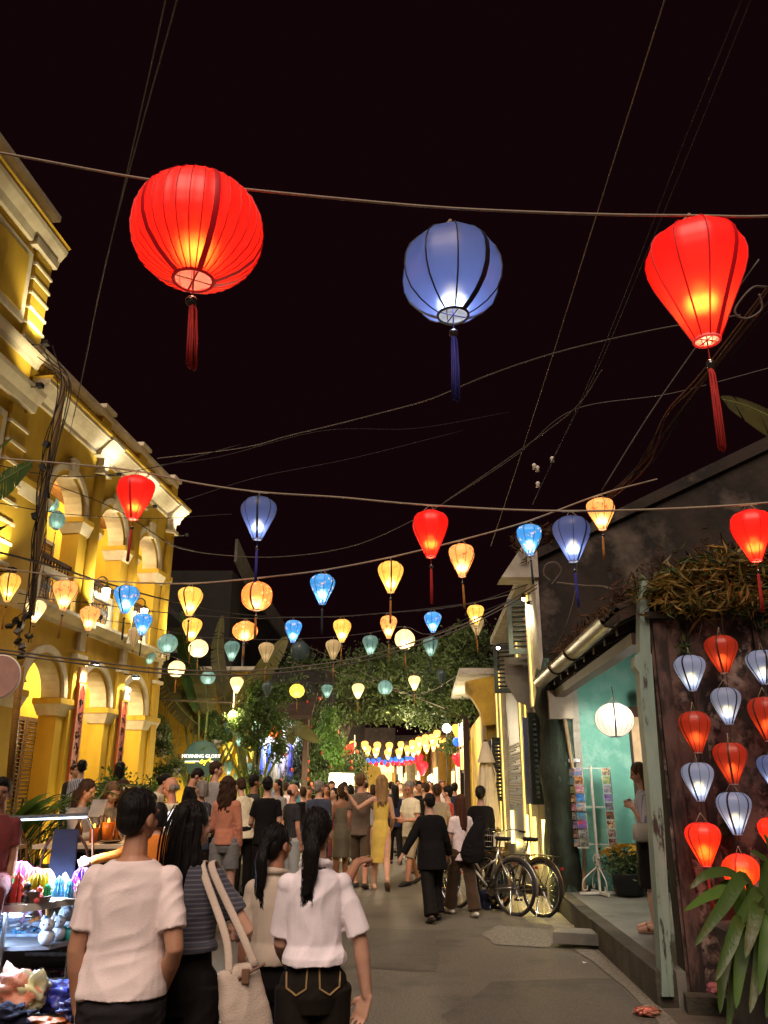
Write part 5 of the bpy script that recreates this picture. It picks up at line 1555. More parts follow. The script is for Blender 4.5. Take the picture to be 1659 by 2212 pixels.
# ================================================================== people
def CLOTH(name, col, col2=None, rough=0.85, stripes=None, bump=0.12, bscale=160):
    m = M(name, col, rough, col2 or tuple(c * 0.86 for c in col), 7, bump=bump, bscale=bscale, sheen=0.12 if max(col) > 0.05 else 0.0, spec=0.2 if max(col) > 0.05 else 0.1)
    if stripes:
        nt = m.node_tree; b = nt.nodes['Principled BSDF']
        src = b.inputs['Base Color'].links[0].from_socket
        tc = _n(nt, 'ShaderNodeTexCoord'); sp = _n(nt, 'ShaderNodeSeparateXYZ'); nt.links.new(tc.outputs['Object'], sp.inputs[0])
        mu = _n(nt, 'ShaderNodeMath', operation='MULTIPLY'); mu.inputs[1].default_value = stripes[1]
        nt.links.new(sp.outputs[stripes[2]], mu.inputs[0])
        si = _n(nt, 'ShaderNodeMath', operation='SINE'); nt.links.new(mu.outputs[0], si.inputs[0])
        gt = _n(nt, 'ShaderNodeMath', operation='GREATER_THAN'); gt.inputs[1].default_value = stripes[3]; nt.links.new(si.outputs[0], gt.inputs[0])
        mx = _n(nt, 'ShaderNodeMix', data_type='RGBA'); nt.links.new(gt.outputs[0], mx.inputs[0]); nt.links.new(src, mx.inputs[6]); mx.inputs[7].default_value = rgba(stripes[0])
        nt.links.new(mx.outputs[2], b.inputs['Base Color'])
    return m

def SKINM(name, col):
    return M(name, col, 0.5, (col[0] * 0.85, col[1] * 0.74, col[2] * 0.7), 7, bump=0.06, bscale=120, spec=0.35)
SK = {'a': SKINM('tan_skin', (0.43, 0.225, 0.135)), 'b': SKINM('light_skin', (0.56, 0.33, 0.225)), 'c': SKINM('brown_skin', (0.30, 0.15, 0.085)), 'd': SKINM('ruddy_skin', (0.56, 0.28, 0.18))}
def HAIRM(name, col):
    return M(name, col, 0.55, tuple(c * 0.5 for c in col), 30, stretch=(1, 1, 0.06), bump=0.8, bscale=75, spec=0.18)
HR = {'black': HAIRM('black_hair', (0.010, 0.008, 0.007)), 'brown': HAIRM('brown_hair', (0.055, 0.026, 0.013)), 'red': HAIRM('reddish_brown_hair', (0.085, 0.030, 0.014)),
      'blond': HAIRM('blond_hair', (0.34, 0.20, 0.085)), 'grey': HAIRM('grey_hair', (0.30, 0.27, 0.235)), 'light': HAIRM('light_brown_hair', (0.17, 0.095, 0.045))}
SHOE = M('dark_shoe', (0.02, 0.018, 0.016), 0.6); SANDAL = M('tan_sandal', (0.25, 0.15, 0.09), 0.6); WHITESHOE = M('white_shoe', (0.72, 0.66, 0.56), 0.5)
EYEM = M('dark_eye', (0.015, 0.010, 0.008), 0.25); LIPM = M('lip', (0.30, 0.09, 0.07), 0.5)

PENDING = []     # (object, material, wrinkle amplitude, seed)

def soft(mb, name, mat, parent, vox, it=4, wr=0.0, fac=0.5):
    o = mb.build(name, mat, parent)
    r = o.modifiers.new('r', 'REMESH'); r.mode = 'VOXEL'; r.voxel_size = vox; r.adaptivity = 0.0
    if it:
        s = o.modifiers.new('s', 'SMOOTH'); s.iterations = it; s.factor = fac
    PENDING.append((o, mat, wr, len(PENDING)))
    return o

def flush_people():
    bpy.context.view_layer.update()
    dg = bpy.context.evaluated_depsgraph_get()
    res = []
    for (o, mat, wr, seed) in PENDING:
        me = bpy.data.meshes.new_from_object(o.evaluated_get(dg))
        res.append(me)
    for (o, mat, wr, seed), me in zip(PENDING, res):
        o.modifiers.clear()
        old = o.data
        me.name = old.name
        o.data = me
        bpy.data.meshes.remove(old)
        n = len(me.vertices)
        if wr:
            co = np.empty(n * 3); me.vertices.foreach_get('co', co); co = co.reshape(-1, 3)
            no = np.empty(n * 3); me.vertex_normals.foreach_get('vector', no); no = no.reshape(-1, 3)
            r = np.random.default_rng(seed)
            q = co + 0.05 * np.sin(co[:, [1, 2, 0]] * 11 + r.uniform(0, 6, 3)) + 0.02 * np.sin(co[:, [2, 0, 1]] * 29 + r.uniform(0, 6, 3))
            h = np.zeros(n)
            for k, (fr, am) in enumerate(((14, 1.0), (30, 0.75), (58, 0.45))):
                a = r.normal(0, 1, 3) * np.array([1.0, 0.9, 0.75]); a /= np.linalg.norm(a)
                b = r.normal(0, 1, 3) * np.array([1.0, 0.9, 0.5]); b /= np.linalg.norm(b)
                h += am * (1 - 1.7 * np.abs(np.sin(q @ a * fr + r.uniform(0, 6)))) * (0.55 + 0.45 * np.sin(q @ b * fr * 0.45 + r.uniform(0, 6)))
            co = co + no * (h * wr)[:, None]
            me.vertices.foreach_set('co', co.ravel())
        me.polygons.foreach_set('use_smooth', [True] * len(me.polygons))
        me.update()
    PENDING.clear()

def hand(mb, wrist, d, palm, thumbside, L, curl=0.35, spread=0.10, point=False, r0=0.0):
    """Palm with four unequal bent fingers and a thumb leaving its side. d: along the hand, palm: palm-side normal."""
    d = Vector(d).normalized(); palm = Vector(palm); palm = (palm - d * palm.dot(d)).normalized()
    side = d.cross(palm).normalized() * thumbside
    w = Vector(wrist)
    pl = L * 0.50
    for k in (-1, -0.33, 0.33, 1):
        mb.tube([w + side * k * L * 0.10, w + d * pl + side * k * L * 0.165], [L * 0.10, L * 0.105], 8, round_caps=True, sy=0.75, up=palm)
    for i, (k, fl) in enumerate(((0.19, 0.40), (0.065, 0.45), (-0.065, 0.42), (-0.19, 0.33))):
        p = w + d * pl + side * k * L
        c = curl * (0.85 + 0.2 * i)
        if point and i == 0: c = 0.03
        elif point: c = 1.25
        dd = (d + side * (k * spread * 6)).normalized()
        pts = [p - dd * L * 0.1, p]
        ang = 0
        for s in (0.45, 0.32, 0.23):
            ang += c
            q = dd * math.cos(ang) + palm * math.sin(ang)
            p = p + q * fl * L * s
            pts.append(p)
        r = max(L * 0.046, r0)
        mb.tube(pts, [r * 1.1, r * 1.1, r, r * 0.95, r * 0.8], 8, round_caps=True)
    p = w + d * L * 0.12 + side * L * 0.12
    t1 = p + (d * 0.6 + side * 0.75 + palm * 0.25).normalized() * L * 0.22
    t2 = t1 + (d * 0.85 + side * 0.35 + palm * 0.3).normalized() * L * 0.17
    t3 = t2 + (d * 0.95 + side * 0.05 + palm * 0.3).normalized() * L * 0.13
    r = max(L * 0.056, r0)
    mb.tube([p, t1, t2, t3], [r * 1.25, r * 1.1, r, r * 0.8], 8, round_caps=True)

def person(label, x, y, H, face=0, z0=0.0, skin='a', hair=('short', 'black'), top=('tee', None), bottom=('trousers', None), shoes=SHOE, lean=0.0, turn=0.0, nod=0.0,
           armL=None, armR=None, legs=((0, 0), (0, 0)), sit=None, vox=0.014, bw=1.0, group=None, wr=0.0, hem=0.455, handL=None, handR=None, sideways=0.0, facebits=True, sleeve=0.62, hips=1.0):
    """face: degrees, 0 = back to the camera, 90 = facing left, -90 right, 180 towards the camera."""
    o = thing('person', label, 'person', (x, y, z0), math.radians(face), group)
    hipz = 0.50 * H
    if vox > 0.009:
        bw *= 0.87
    if sit is not None:
        hipz = sit + 0.055 * H
    # legs
    knees, ankles = [], []
    lo = 1e9
    for s, (ta, ka) in zip((-1, 1), legs):
        ta, ka = (math.radians(88), math.radians(88)) if sit is not None else (math.radians(ta), math.radians(ka))
        hp = Vector((s * 0.052 * H * hips, 0, hipz))
        kn = hp + Vector((s * 0.006 * H, math.sin(ta), -math.cos(ta))) * 0.236 * H
        sa = ta - ka
        an = kn + Vector((0, math.sin(sa), -math.cos(sa))) * 0.222 * H
        knees.append(kn); ankles.append(an); lo = min(lo, an.z)
    dz = 0.043 * H - lo
    if sit is not None: dz = 0
    dv = Vector((0, 0, dz))
    hipz += dz
    knees = [k + dv for k in knees]; ankles = [a + dv for a in ankles]
    hipp = [Vector((s * 0.052 * H * hips, 0, hipz)) for s in (-1, 1)]
    base = hipz - 0.50 * H                       # offset of the upper body
    T = Matrix.Translation((0, 0, hipz)) @ Matrix.Rotation(-math.radians(lean), 4, 'X') @ Matrix.Rotation(math.radians(sideways), 4, 'Y') @ Matrix.Translation((0, 0, -0.50 * H))
    def rows(rs, infl=0.0):
        return [(z * H, (rx * bw + infl) * H, (ry * (0.6 + 0.4 * bw) + infl) * H, yo * H) for z, rx, ry, yo in rs]
    body = MB()
    body.loft(rows([(0.455, 0.072, 0.058, -0.004), (0.50, 0.086, 0.064, -0.008), (0.54, 0.082, 0.058, -0.004), (0.60, 0.070, 0.050, 0), (0.67, 0.078, 0.055, 0.002), (0.74, 0.090, 0.058, 0.0), (0.785, 0.092, 0.052, -0.004), (0.812, 0.070, 0.042, -0.008), (0.83, 0.036, 0.034, -0.008)]), 22, T)
    shx = 0.087 * H * bw
    sh = [T @ Vector((s * shx, -0.006 * H, 0.781 * H)) for s in (-1, 1)]
    neckT = T @ Vector((0, -0.010 * H, 0.80 * H))
    hb = T @ Vector((0, 0.000, 0.868 * H))
    body.tube([neckT, hb + Vector((0, 0, 0.012 * H))], [0.036 * H, 0.030 * H], 12, round_caps=True)
    HT = Matrix.Translation(hb) @ Matrix.Rotation(math.radians(turn), 4, 'Z') @ Matrix.Rotation(-math.radians(nod + lean * 0.3), 4, 'X') @ Matrix.Translation((0, 0, -0.868 * H))
    def hv(a, b, c): return Vector((a * H, b * H, c * H))
    body.ell(hv(0, -0.004, 0.945), (0.043 * H, 0.053 * H, 0.053 * H), 16, 12, HT)
    body.ell(hv(0, 0.016, 0.905), (0.034 * H, 0.036 * H, 0.038 * H), 14, 10, HT)
    body.ell(hv(0, 0.040, 0.884), (0.014 * H, 0.012 * H, 0.011 * H), 10, 8, HT)
    body.tube([HT @ hv(0, 0.047, 0.938), HT @ hv(0, 0.060, 0.912), HT @ hv(0, 0.050, 0.906)], [0.005 * H, 0.0085 * H, 0.006 * H], 8, round_caps=True)
    body.tube([HT @ hv(-0.028, 0.042, 0.944), HT @ hv(0, 0.0475, 0.943), HT @ hv(0.028, 0.042, 0.944)], 0.0065 * H, 8, round_caps=True)
    for s in (-1, 1):
        body.ell(hv(s * 0.045, -0.002, 0.922), (0.006 * H, 0.013 * H, 0.020 * H), 8, 8, HT)
        body.ell(hv(s * 0.024, 0.036, 0.914), (0.012 * H, 0.011 * H, 0.012 * H), 8, 8, HT)
    # arms
    joints = []
    for i, (s, a, hd) in enumerate(((-1, armL, handL), (1, armR, handR))):
        a = a or ((s * RND.uniform(0.07, 0.14), RND.uniform(-0.08, 0.05), -1), (s * -0.03, RND.uniform(0.08, 0.5), -1))
        e = sh[i] + Vector(a[0]).normalized() * 0.168 * H
        w = e + Vector(a[1]).normalized() * 0.142 * H
        joints.append((sh[i], e, w))
        body.tube([sh[i], sh[i].lerp(e, 0.35), e, e.lerp(w, 0.3), w], [0.024 * H, 0.027 * H * (0.5 + 0.5 * bw), 0.0225 * H, 0.0235 * H, 0.0155 * H], 12, round_caps=True)
        hd = hd or {}
        d = Vector(hd.get('d', a[1])).normalized()
        palm = Vector(hd.get('palm', (-s, 0.15, 0.0)))
        body_hand_L = 0.104 * H
        hand(body, w, d, palm, hd.get('thumb', 1 if (d.cross(palm)).y > 0 else -1), body_hand_L, hd.get('curl', 0.33), 0.12 if vox < 0.009 else 0.16, hd.get('point', False), vox * 0.55)
    # legs and feet
    for i, s in enumerate((-1, 1)):
        body.tube([hipp[i] + Vector((0, 0, 0.01 * H)), hipp[i].lerp(knees[i], 0.4), knees[i], knees[i].lerp(ankles[i], 0.35), ankles[i]], [0.043 * H, 0.046 * H, 0.0315 * H, 0.033 * H, 0.020 * H], 14, round_caps=True)
    fdir = []
    for i in range(2):
        sa = ankles[i] - knees[i]
        pitch = 0.0
        if sit is None:
            pitch = max(0, math.atan2(-(sa.y), -sa.z)) * 0.8
        fd = Vector((0.10 * (-1, 1)[i], math.cos(pitch), -math.sin(pitch))).normalized()
        fdir.append(fd)
        hl = ankles[i] - fd * 0.028 * H - Vector((0, 0, 0.020 * H))
        body.tube([ankles[i], hl], [0.020 * H, 0.019 * H], 10, round_caps=True)
        body.tube([hl, ankles[i] + fd * 0.045 * H - Vector((0, 0, 0.018 * H)), ankles[i] + fd * 0.10 * H - Vector((0, 0, 0.028 * H))], [0.020 * H, 0.024 * H, 0.014 * H], 10, round_caps=True)
    soft(body, 'body', SK[skin], o, vox, 3)
    # ---- clothes
    tk, tm = top[0], top[1]
    if tm is not None:
        t = MB()
        loose = {'tee': 0.0085, 'shirt': 0.009, 'long': 0.010, 'dress': 0.006, 'loose': 0.026, 'tank': 0.006, 'crop': 0.010}[tk]
        if tk == 'dress':
            hm = hem
            t.loft(rows([(hm, 0.098, 0.078, -0.006), (0.36, 0.094, 0.074, -0.006), (0.46, 0.096, 0.074, -0.010), (0.52, 0.090, 0.066, -0.008), (0.60, 0.074, 0.054, 0), (0.68, 0.084, 0.060, 0.002), (0.745, 0.092, 0.060, 0), (0.785, 0.080, 0.046, -0.006), (0.80, 0.064, 0.040, -0.008)]), 26, T)
        else:
            rr = [(hem, 0.094, 0.073, -0.008), (hem + 0.02, 0.093, 0.071, -0.008)] + ([(0.54, 0.086, 0.062, -0.004)] if hem < 0.5 else []) + [(0.62, 0.081, 0.056, 0), (0.67, 0.084, 0.059, 0.002), (0.74, 0.094, 0.060, 0), (0.775, 0.091, 0.054, -0.004), (0.803, 0.073, 0.047, -0.009), (0.826, 0.044, 0.040, -0.010)]
            if tk == 'loose':
                rr[0] = (hem, 0.105, 0.085, -0.006); rr[1] = (hem + 0.05, 0.100, 0.08, -0.006); rr[2] = (0.56, 0.092, 0.07, -0.004)
            t.loft(rows(rr, loose), 28, T)
            for i in range(2):
                a, e, w = joints[i]
                if tk in ('long', 'loose'):
                    r = 0.034 if tk == 'loose' else 0.027
                    t.tube([a, a.lerp(e, 0.4), e, w.lerp(e, 0.08)], [0.041 * H, (r + 0.008) * H, (r + 0.002) * H, r * H * 0.95], 14, round_caps=False)
                    t.ell(a, 0.041 * H)
                elif tk != 'tank':
                    k = sleeve
                    t.tube([a, a.lerp(e, 0.35), a.lerp(e, k)], [0.031 * H, 0.0335 * H, 0.0360 * H], 16, round_caps=False)
                    t.ell(a, 0.034 * H)
            if tk == 'shirt':
                ring = [T @ Vector((0.045 * H * math.cos(q), -0.010 * H + 0.042 * H * math.sin(q), (0.838 - 0.008 * math.sin(q)) * H)) for q in [2 * PI * i / 16 for i in range(17)]]
                t.tube(ring, 0.012 * H, 8, caps=False)
        soft(t, {'dress': 'dress', 'tank': 'top', 'loose': 'jacket'}.get(tk, 'shirt'), tm, o, vox * 0.95, 3, wr or (0.0035 if vox < 0.012 else 0.003))
    bk, bm_ = bottom
    if bm_ is not None:
        b = MB()
        b.loft([(z + base, rx, ry, yo) for z, rx, ry, yo in rows([(0.445, 0.078, 0.062, -0.004), (0.49, 0.091, 0.071, -0.008), (0.53, 0.088, 0.065, -0.006), (0.56, 0.082, 0.059, -0.003), (max(0.578, min(0.625, hem + 0.025)), 0.074, 0.053, -0.001)], 0.004)], 24)
        if bk == 'skirt':
            b.loft(rows([(0.25, 0.116, 0.078, 0), (0.40, 0.118, 0.078, -0.004), (0.50, 0.116, 0.078, -0.006), (0.57, 0.088, 0.064, 0)], 0.004), 24)
        else:
            for i in range(2):
                h_, k_, a_ = hipp[i], knees[i], ankles[i]
                b.ell(h_ + Vector((-0.008 * H * (-1, 1)[i], 0, 0.015 * H)), (0.056 * H, 0.060 * H, 0.058 * H))
                if bk == 'shorts':
                    b.tube([h_ + Vector((0, 0, 0.01 * H)), h_.lerp(k_, 0.4), h_.lerp(k_, 0.72)], [0.060 * H, 0.058 * H, 0.056 * H], 16)
                elif bk == 'longshorts':
                    b.tube([h_ + Vector((0, 0, 0.01 * H)), h_.lerp(k_, 0.5), k_ + (k_ - h_) * 0.05], [0.060 * H, 0.054 * H, 0.049 * H], 16)
                elif bk == 'wide':
                    b.tube([h_ + Vector((0, 0, 0.01 * H)), h_.lerp(k_, 0.5), k_, k_.lerp(a_, 0.5), a_.lerp(k_, 0.06)], [0.060 * H, 0.057 * H, 0.053 * H, 0.055 * H, 0.058 * H], 16)
                elif bk == 'trousers':
                    b.tube([h_ + Vector((0, 0, 0.01 * H)), h_.lerp(k_, 0.5), k_, k_.lerp(a_, 0.4), a_ + Vector((0, 0, 0.004 * H))], [0.060 * H, 0.053 * H, 0.043 * H, 0.041 * H, 0.034 * H], 16)
        soft(b, {'skirt': 'skirt', 'shorts': 'shorts', 'longshorts': 'shorts'}.get(bk, 'trousers'), bm_, o, vox * 0.95, 3, 0.004)
    if shoes is not None:
        for i in range(2):
            s = MB(); a, fd = ankles[i], fdir[i]
            q = fd.cross(Vector((0, 0, 1))).normalized()
            dn = Vector((0, 0, -1)) - fd * Vector((0, 0, -1)).dot(fd); dn.normalize()
            if shoes is SANDAL:
                s.tube([a - fd * 0.04 * H + dn * 0.040 * H, a + fd * 0.03 * H + dn * 0.040 * H, a + fd * 0.112 * H + dn * 0.040 * H], [0.022 * H, 0.027 * H, 0.022 * H], 12, sy=0.22, up=dn)
                s.tube([a + fd * 0.05 * H + dn * 0.02 * H - q * 0.028 * H, a + fd * 0.055 * H - dn * 0.0 * H + dn * 0.002 * H, a + fd * 0.05 * H + dn * 0.02 * H + q * 0.028 * H], 0.008 * H, 6)
                s.build('sandal', shoes, o, smooth=True)
            else:
                s.tube([a - fd * 0.046 * H + dn * 0.022 * H, a - fd * 0.01 * H + dn * 0.015 * H, a + fd * 0.05 * H + dn * 0.02 * H, a + fd * 0.09 * H + dn * 0.027 * H, a + fd * 0.118 * H + dn * 0.032 * H], [0.017 * H, 0.027 * H, 0.028 * H, 0.025 * H, 0.012 * H], 12, sy=0.85, up=dn, round_caps=True)
                s.build('shoe', shoes, o, smooth=True)
    # ---- hair
    hk, hc = hair
    if hk != 'none':
        h = MB()
        up = vox * 0.2
        if hk in ('short', 'buzz', 'balding'):
            g = 0.004 if hk == 'short' else 0.0015
            if hk == 'balding':
                for s in (-1, 1):
                    h.ell(hv(s * 0.030, -0.022, 0.925), (0.018 * H, 0.034 * H, 0.024 * H), 12, 8, HT)
                h.ell(hv(0, -0.040, 0.925), (0.032 * H, 0.020 * H, 0.026 * H), 12, 8, HT)
            else:
                h.ell(hv(0, -0.009, 0.953), ((0.0455 + g) * H, (0.052 + g) * H, (0.050 + g) * H), 16, 12, HT)
                h.ell(hv(0, -0.030, 0.925), ((0.038 + g) * H, (0.028 + g) * H, (0.036 + g) * H), 14, 10, HT)
                if hk == 'short':
                    h.ell(hv(0, 0.024, 0.975), (0.034 * H, 0.027 * H, 0.020 * H), 12, 8, HT)
        else:
            h.ell(hv(0, -0.009, 0.950), (0.0505 * H, 0.0555 * H, 0.053 * H), 16, 12, HT)
            h.ell(hv(0, -0.034, 0.925), (0.043 * H, 0.030 * H, 0.045 * H), 14, 10, HT)
            if hk == 'tail':
                h.ell(hv(0, -0.062, 0.935), (0.016 * H, 0.014 * H, 0.016 * H), 10, 8, HT)
                for j in range(7):
                    a = 2 * PI * j / 7
                    qx, qy = 0.012 * math.cos(a), 0.009 * math.sin(a)
                    ln = RND.uniform(0.0, 0.02)
                    h.tube(catmull([HT @ hv(qx * 0.4, -0.060 + qy * 0.4, 0.935), HT @ hv(0.006 + qx * 1.3, -0.082 + qy, 0.885), HT @ hv(0.002 + qx * 1.4, -0.076 + qy, 0.82), HT @ hv(-0.010 + qx, -0.068 + qy, 0.755 + ln)], 4),
                           [0.012 * H * (1 - 0.65 * (i / 12.0)) for i in range(13)], 8, round_caps=True)
            elif hk == 'bun':
                h.ell(hv(0, -0.066, 0.93), (0.026 * H, 0.022 * H, 0.024 * H), 12, 8, HT)
            elif hk == 'bob':
                h.loft([(z * H, rx * H, ry * H, yo * H) for z, rx, ry, yo in ((0.865, 0.048, 0.032, -0.032), (0.90, 0.054, 0.038, -0.030), (0.94, 0.052, 0.044, -0.022))], 16, HT)
            elif hk in ('long', 'curly', 'wavy'):
                end = {'long': 0.70, 'curly': 0.745, 'wavy': 0.725}[hk]
                wdt = {'long': 0.046, 'curly': 0.058, 'wavy': 0.050}[hk]
                ns = {'long': 15, 'curly': 22, 'wavy': 16}[hk]
                amp = {'long': 0.003, 'curly': 0.012, 'wavy': 0.006}[hk]
                HU = Matrix.Translation(hb) @ Matrix.Rotation(math.radians(turn * 0.7), 4, 'Z') @ Matrix.Translation((0, 0, -0.868 * H))
                for j in range(ns):
                    a = PI * (1.02 + 0.96 * j / (ns - 1))
                    ca, sa = math.cos(a), math.sin(a)
                    p = []
                    e2 = end + RND.uniform(-0.015, 0.03)
                    ph = RND.uniform(0, 6)
                    for i in range(7):
                        t_ = i / 6
                        z = 0.955 * (1 - t_) + e2 * t_
                        rx = 0.044 + (wdt - 0.044) * min(1, t_ * 2)
                        p.append((HT if t_ < 0.4 else HU) @ hv(rx * ca + amp * math.sin(ph + i * 1.9), 0.004 + min(-0.010, (0.046 + 0.012 * t_) * sa) - 0.012 * t_ + amp * math.cos(ph + i * 1.7), z))
                    h.tube(catmull(p, 3), [0.013 * H * (1 - 0.5 * (i / 18.0) ** 2) for i in range(19)], 7, round_caps=True)
                h.loft([(z * H, rx * H, ry * H, yo * H) for z, rx, ry, yo in ((end + 0.03, wdt * 0.75, 0.012, -0.058), (0.80, wdt * 0.92, 0.018, -0.052), (0.87, 0.045, 0.028, -0.040), (0.93, 0.045, 0.04, -0.025))], 16, HU)
        if vox < 0.009:
            st = MB()
            for j in range(150 if hk != 'short' else 70):
                a = RND.uniform(0, 2 * PI); b_ = RND.uniform(0.1, 1.0)
                q0 = hv(0.052 * math.cos(a) * b_, -0.012 + 0.057 * math.sin(a) * b_, 0.952 + 0.054 * math.sqrt(max(0, 1 - b_ * b_)))
                if hk == 'short':
                    st.tube([HT @ q0, HT @ (q0 + hv(0.004 * math.cos(a), 0.004 * math.sin(a) - 0.004, RND.uniform(-0.012, 0.006)))], 0.0011, 3, caps=False)
                elif hk == 'tail':
                    st.tube(catmull([HT @ q0, HT @ hv(0.03 * math.cos(a), -0.055, 0.945), HT @ hv(RND.uniform(-0.02, 0.02), -0.086, 0.88), HT @ hv(RND.uniform(-0.024, 0.018), -0.08, 0.82), HT @ hv(RND.uniform(-0.03, 0.014), -0.07, RND.uniform(0.725, 0.78))], 3), 0.0011, 3, caps=False)
                else:
                    x_ = RND.uniform(-0.056, 0.056)
                    st.tube(catmull([HT @ hv(x_ * 0.8, -0.040, 0.985), HT @ hv(x_ * 1.05, -0.066, 0.92), HT @ hv(x_ * 1.1, -0.074, 0.84), HT @ hv(x_ * 1.1 + RND.uniform(-0.01, 0.01), -0.072, RND.uniform(0.68, 0.74))], 3), 0.0009, 3, caps=False)
            st.build('hair_strands', HR[hc], o)['kind'] = 'stuff'
        soft(h, 'hair', HR[hc], o, max(vox * 0.8, 0.005), 2, 0.0025 if vox < 0.009 else (0.004 if hk in ('curly', 'wavy') else 0.0015))
    if facebits and abs(((face + turn + 180) % 360) - 180) > 50:
        for s in (-1, 1):
            e = MB().ell(hv(s * 0.0185, 0.0455, 0.931), (0.0062 * H, 0.004 * H, 0.0036 * H), 8, 6, HT); e.build('eye', EYEM, o, smooth=True)
        MB().ell(hv(0, 0.0475, 0.893), (0.012 * H, 0.004 * H, 0.0032 * H), 8, 6, HT).build('mouth', LIPM, o, smooth=True)
    o['_j'] = 0
    del o['_j']
    return o, dict(H=H, sh=sh, joints=joints, T=T, HT=HT, hb=hb, hipz=hipz, ankles=ankles)

def px_person(label, u, v, y, feet=None, z0=0.0, **kw):
    """Stands where the sight line through the head meets the street at distance y; tall enough to reach it."""
    p = at_y(u, v, y)
    H = kw.pop('H', None) or (p.z - z0)
    return person(label, p.x, y, H, z0=z0, **kw)

WHITE = CLOTH('white_cotton', (0.84, 0.70, 0.67)); WHITE2 = CLOTH('white_linen', (0.88, 0.79, 0.82)); BEIGE = CLOTH('beige_cotton', (0.56, 0.46, 0.36))
STRIPE = CLOTH('grey_striped_knit', (0.055, 0.055, 0.075), stripes=((0.12, 0.115, 0.13), 330, 2, 0.55)); BLACK = CLOTH('black_cloth', (0.010, 0.009, 0.009)); BLACK2 = CLOTH('black_trouser_cloth', (0.012, 0.010, 0.009), rough=0.75)
DENIM = CLOTH('dark_denim', (0.018, 0.016, 0.020), (0.028, 0.024, 0.026)); DENIM2 = CLOTH('faded_denim', (0.14, 0.14, 0.145), (0.2, 0.19, 0.18)); BLACKJEAN = CLOTH('black_brown_jeans', (0.016, 0.012, 0.009))
YELLOW = CLOTH('yellow_dress_cloth', (0.66, 0.47, 0.10), (0.55, 0.38, 0.07)); TAUPE = CLOTH('taupe_cotton', (0.14, 0.10, 0.07)); OLIVE = CLOTH('olive_shorts', (0.09, 0.06, 0.03)); CORAL = CLOTH('coral_blouse', (0.56, 0.22, 0.13))
CREAMC = CLOTH('cream_cotton', (0.74, 0.66, 0.45)); SANDC = CLOTH('sand_shorts', (0.42, 0.33, 0.21)); SLATE = CLOTH('slate_shirt', (0.045, 0.055, 0.085)); CHAR = CLOTH('charcoal_tee', (0.035, 0.034, 0.035)); GREYT = CLOTH('grey_tee', (0.30, 0.28, 0.26))
SAGE = CLOTH('sage_dress', (0.15, 0.13, 0.085)); BROWNP = CLOTH('brown_trousers', (0.055, 0.030, 0.014)); MAROON = CLOTH('maroon_cotton', (0.16, 0.03, 0.03)); ORANGE = CLOTH('orange_blouse', (0.72, 0.22, 0.03)); PALEJ = CLOTH('pale_jeans', (0.36, 0.38, 0.36))
STRIPE2 = CLOTH('blue_white_stripes', (0.60, 0.60, 0.62), stripes=((0.07, 0.09, 0.2), 190, 0, 0.1)); REDC = CLOTH('red_cotton', (0.45, 0.04, 0.03)); BEIGE2 = CLOTH('beige_shirt', (0.32, 0.25, 0.18)); NAVY = CLOTH('navy_cloth', (0.02, 0.025, 0.06)); PATT = CLOTH('patterned_blouse', (0.10, 0.075, 0.045), (0.30, 0.24, 0.15))
WSTRIPE = CLOTH('white_blue_stripe_shirt', (0.62, 0.63, 0.68), stripes=((0.25, 0.28, 0.42), 210, 0, 0.55)); BLUET = CLOTH('light_blue_tee', (0.10, 0.33, 0.52))

# ---- the four walking in front
P1, J1 = px_person('black haired man in a white cotton t-shirt walking away, hands at his pockets', 305, 1702, 3.7, skin='a', hair=('short', 'black'), top=('tee', WHITE), bottom=('trousers', DENIM), vox=0.0065, bw=1.12, wr=0.0065, hem=0.515, sleeve=0.72, turn=-24, face=-3,
    armL=((-0.14, -0.10, -1), (0.08, 0.20, -1)), armR=((0.24, -0.22, -1), (-0.34, 0.55, -0.72)), handL=dict(curl=0.6), handR=dict(curl=0.6), legs=((-6, 4), (10, 6)))
P2, J2 = px_person('woman with long straight black hair in a dark striped top, tote on her shoulder', 424, 1726, 4.0, skin='b', hair=('long', 'black'), top=('tee', STRIPE), bottom=('wide', BLACK2), vox=0.0068, bw=0.92, hem=0.60, sleeve=0.66, turn=-38, face=-6, sideways=-1,
    armL=((-0.15, 0.1, -1), (0.05, 0.4, -1)), armR=((0.62, 0.05, -0.85), (-0.35, 0.85, -0.15)), handR=dict(curl=0.8), legs=((8, 6), (-6, 6)), wr=0.004)
P3, J3 = px_person('girl in a beige short sleeved blouse with a low ponytail, pointing ahead', 600, 1776, 4.5, skin='a', hair=('tail', 'black'), top=('shirt', BEIGE), bottom=('trousers', BLACK2), vox=0.0068, bw=0.88, hem=0.555, sleeve=0.80, turn=-28, face=-8,
    armL=((-0.14, -0.05, -1), (-0.02, 0.15, -1)), armR=((0.80, 0.55, -0.12), (0.36, 0.65, 0.72)), handL=dict(curl=0.45), handR=dict(point=True, d=(0.55, 0.8, 0.15), palm=(-0.1, 0.1, -1)), legs=((10, 6), (-6, 8)), wr=0.004)
P4, J4 = px_person('woman in a boxy white short sleeved shirt and dark jeans with a sleek black ponytail', 686, 1744, 4.1, skin='b', hair=('tail', 'black'), top=('shirt', WHITE2), bottom=('wide', BLACKJEAN), vox=0.0062, bw=0.93, hem=0.570, sleeve=0.86, turn=-14, face=4,
    armL=((-0.12, 0.20, -1), (0.12, 0.75, -0.5)), armR=((0.36, 0.0, -1), (0.14, 0.02, -1)), handR=dict(curl=0.30, d=(-0.35, 0.15, -1), palm=(-0.6, -0.7, 0.1)), legs=((-5, 6), (7, 5)), wr=0.0055)

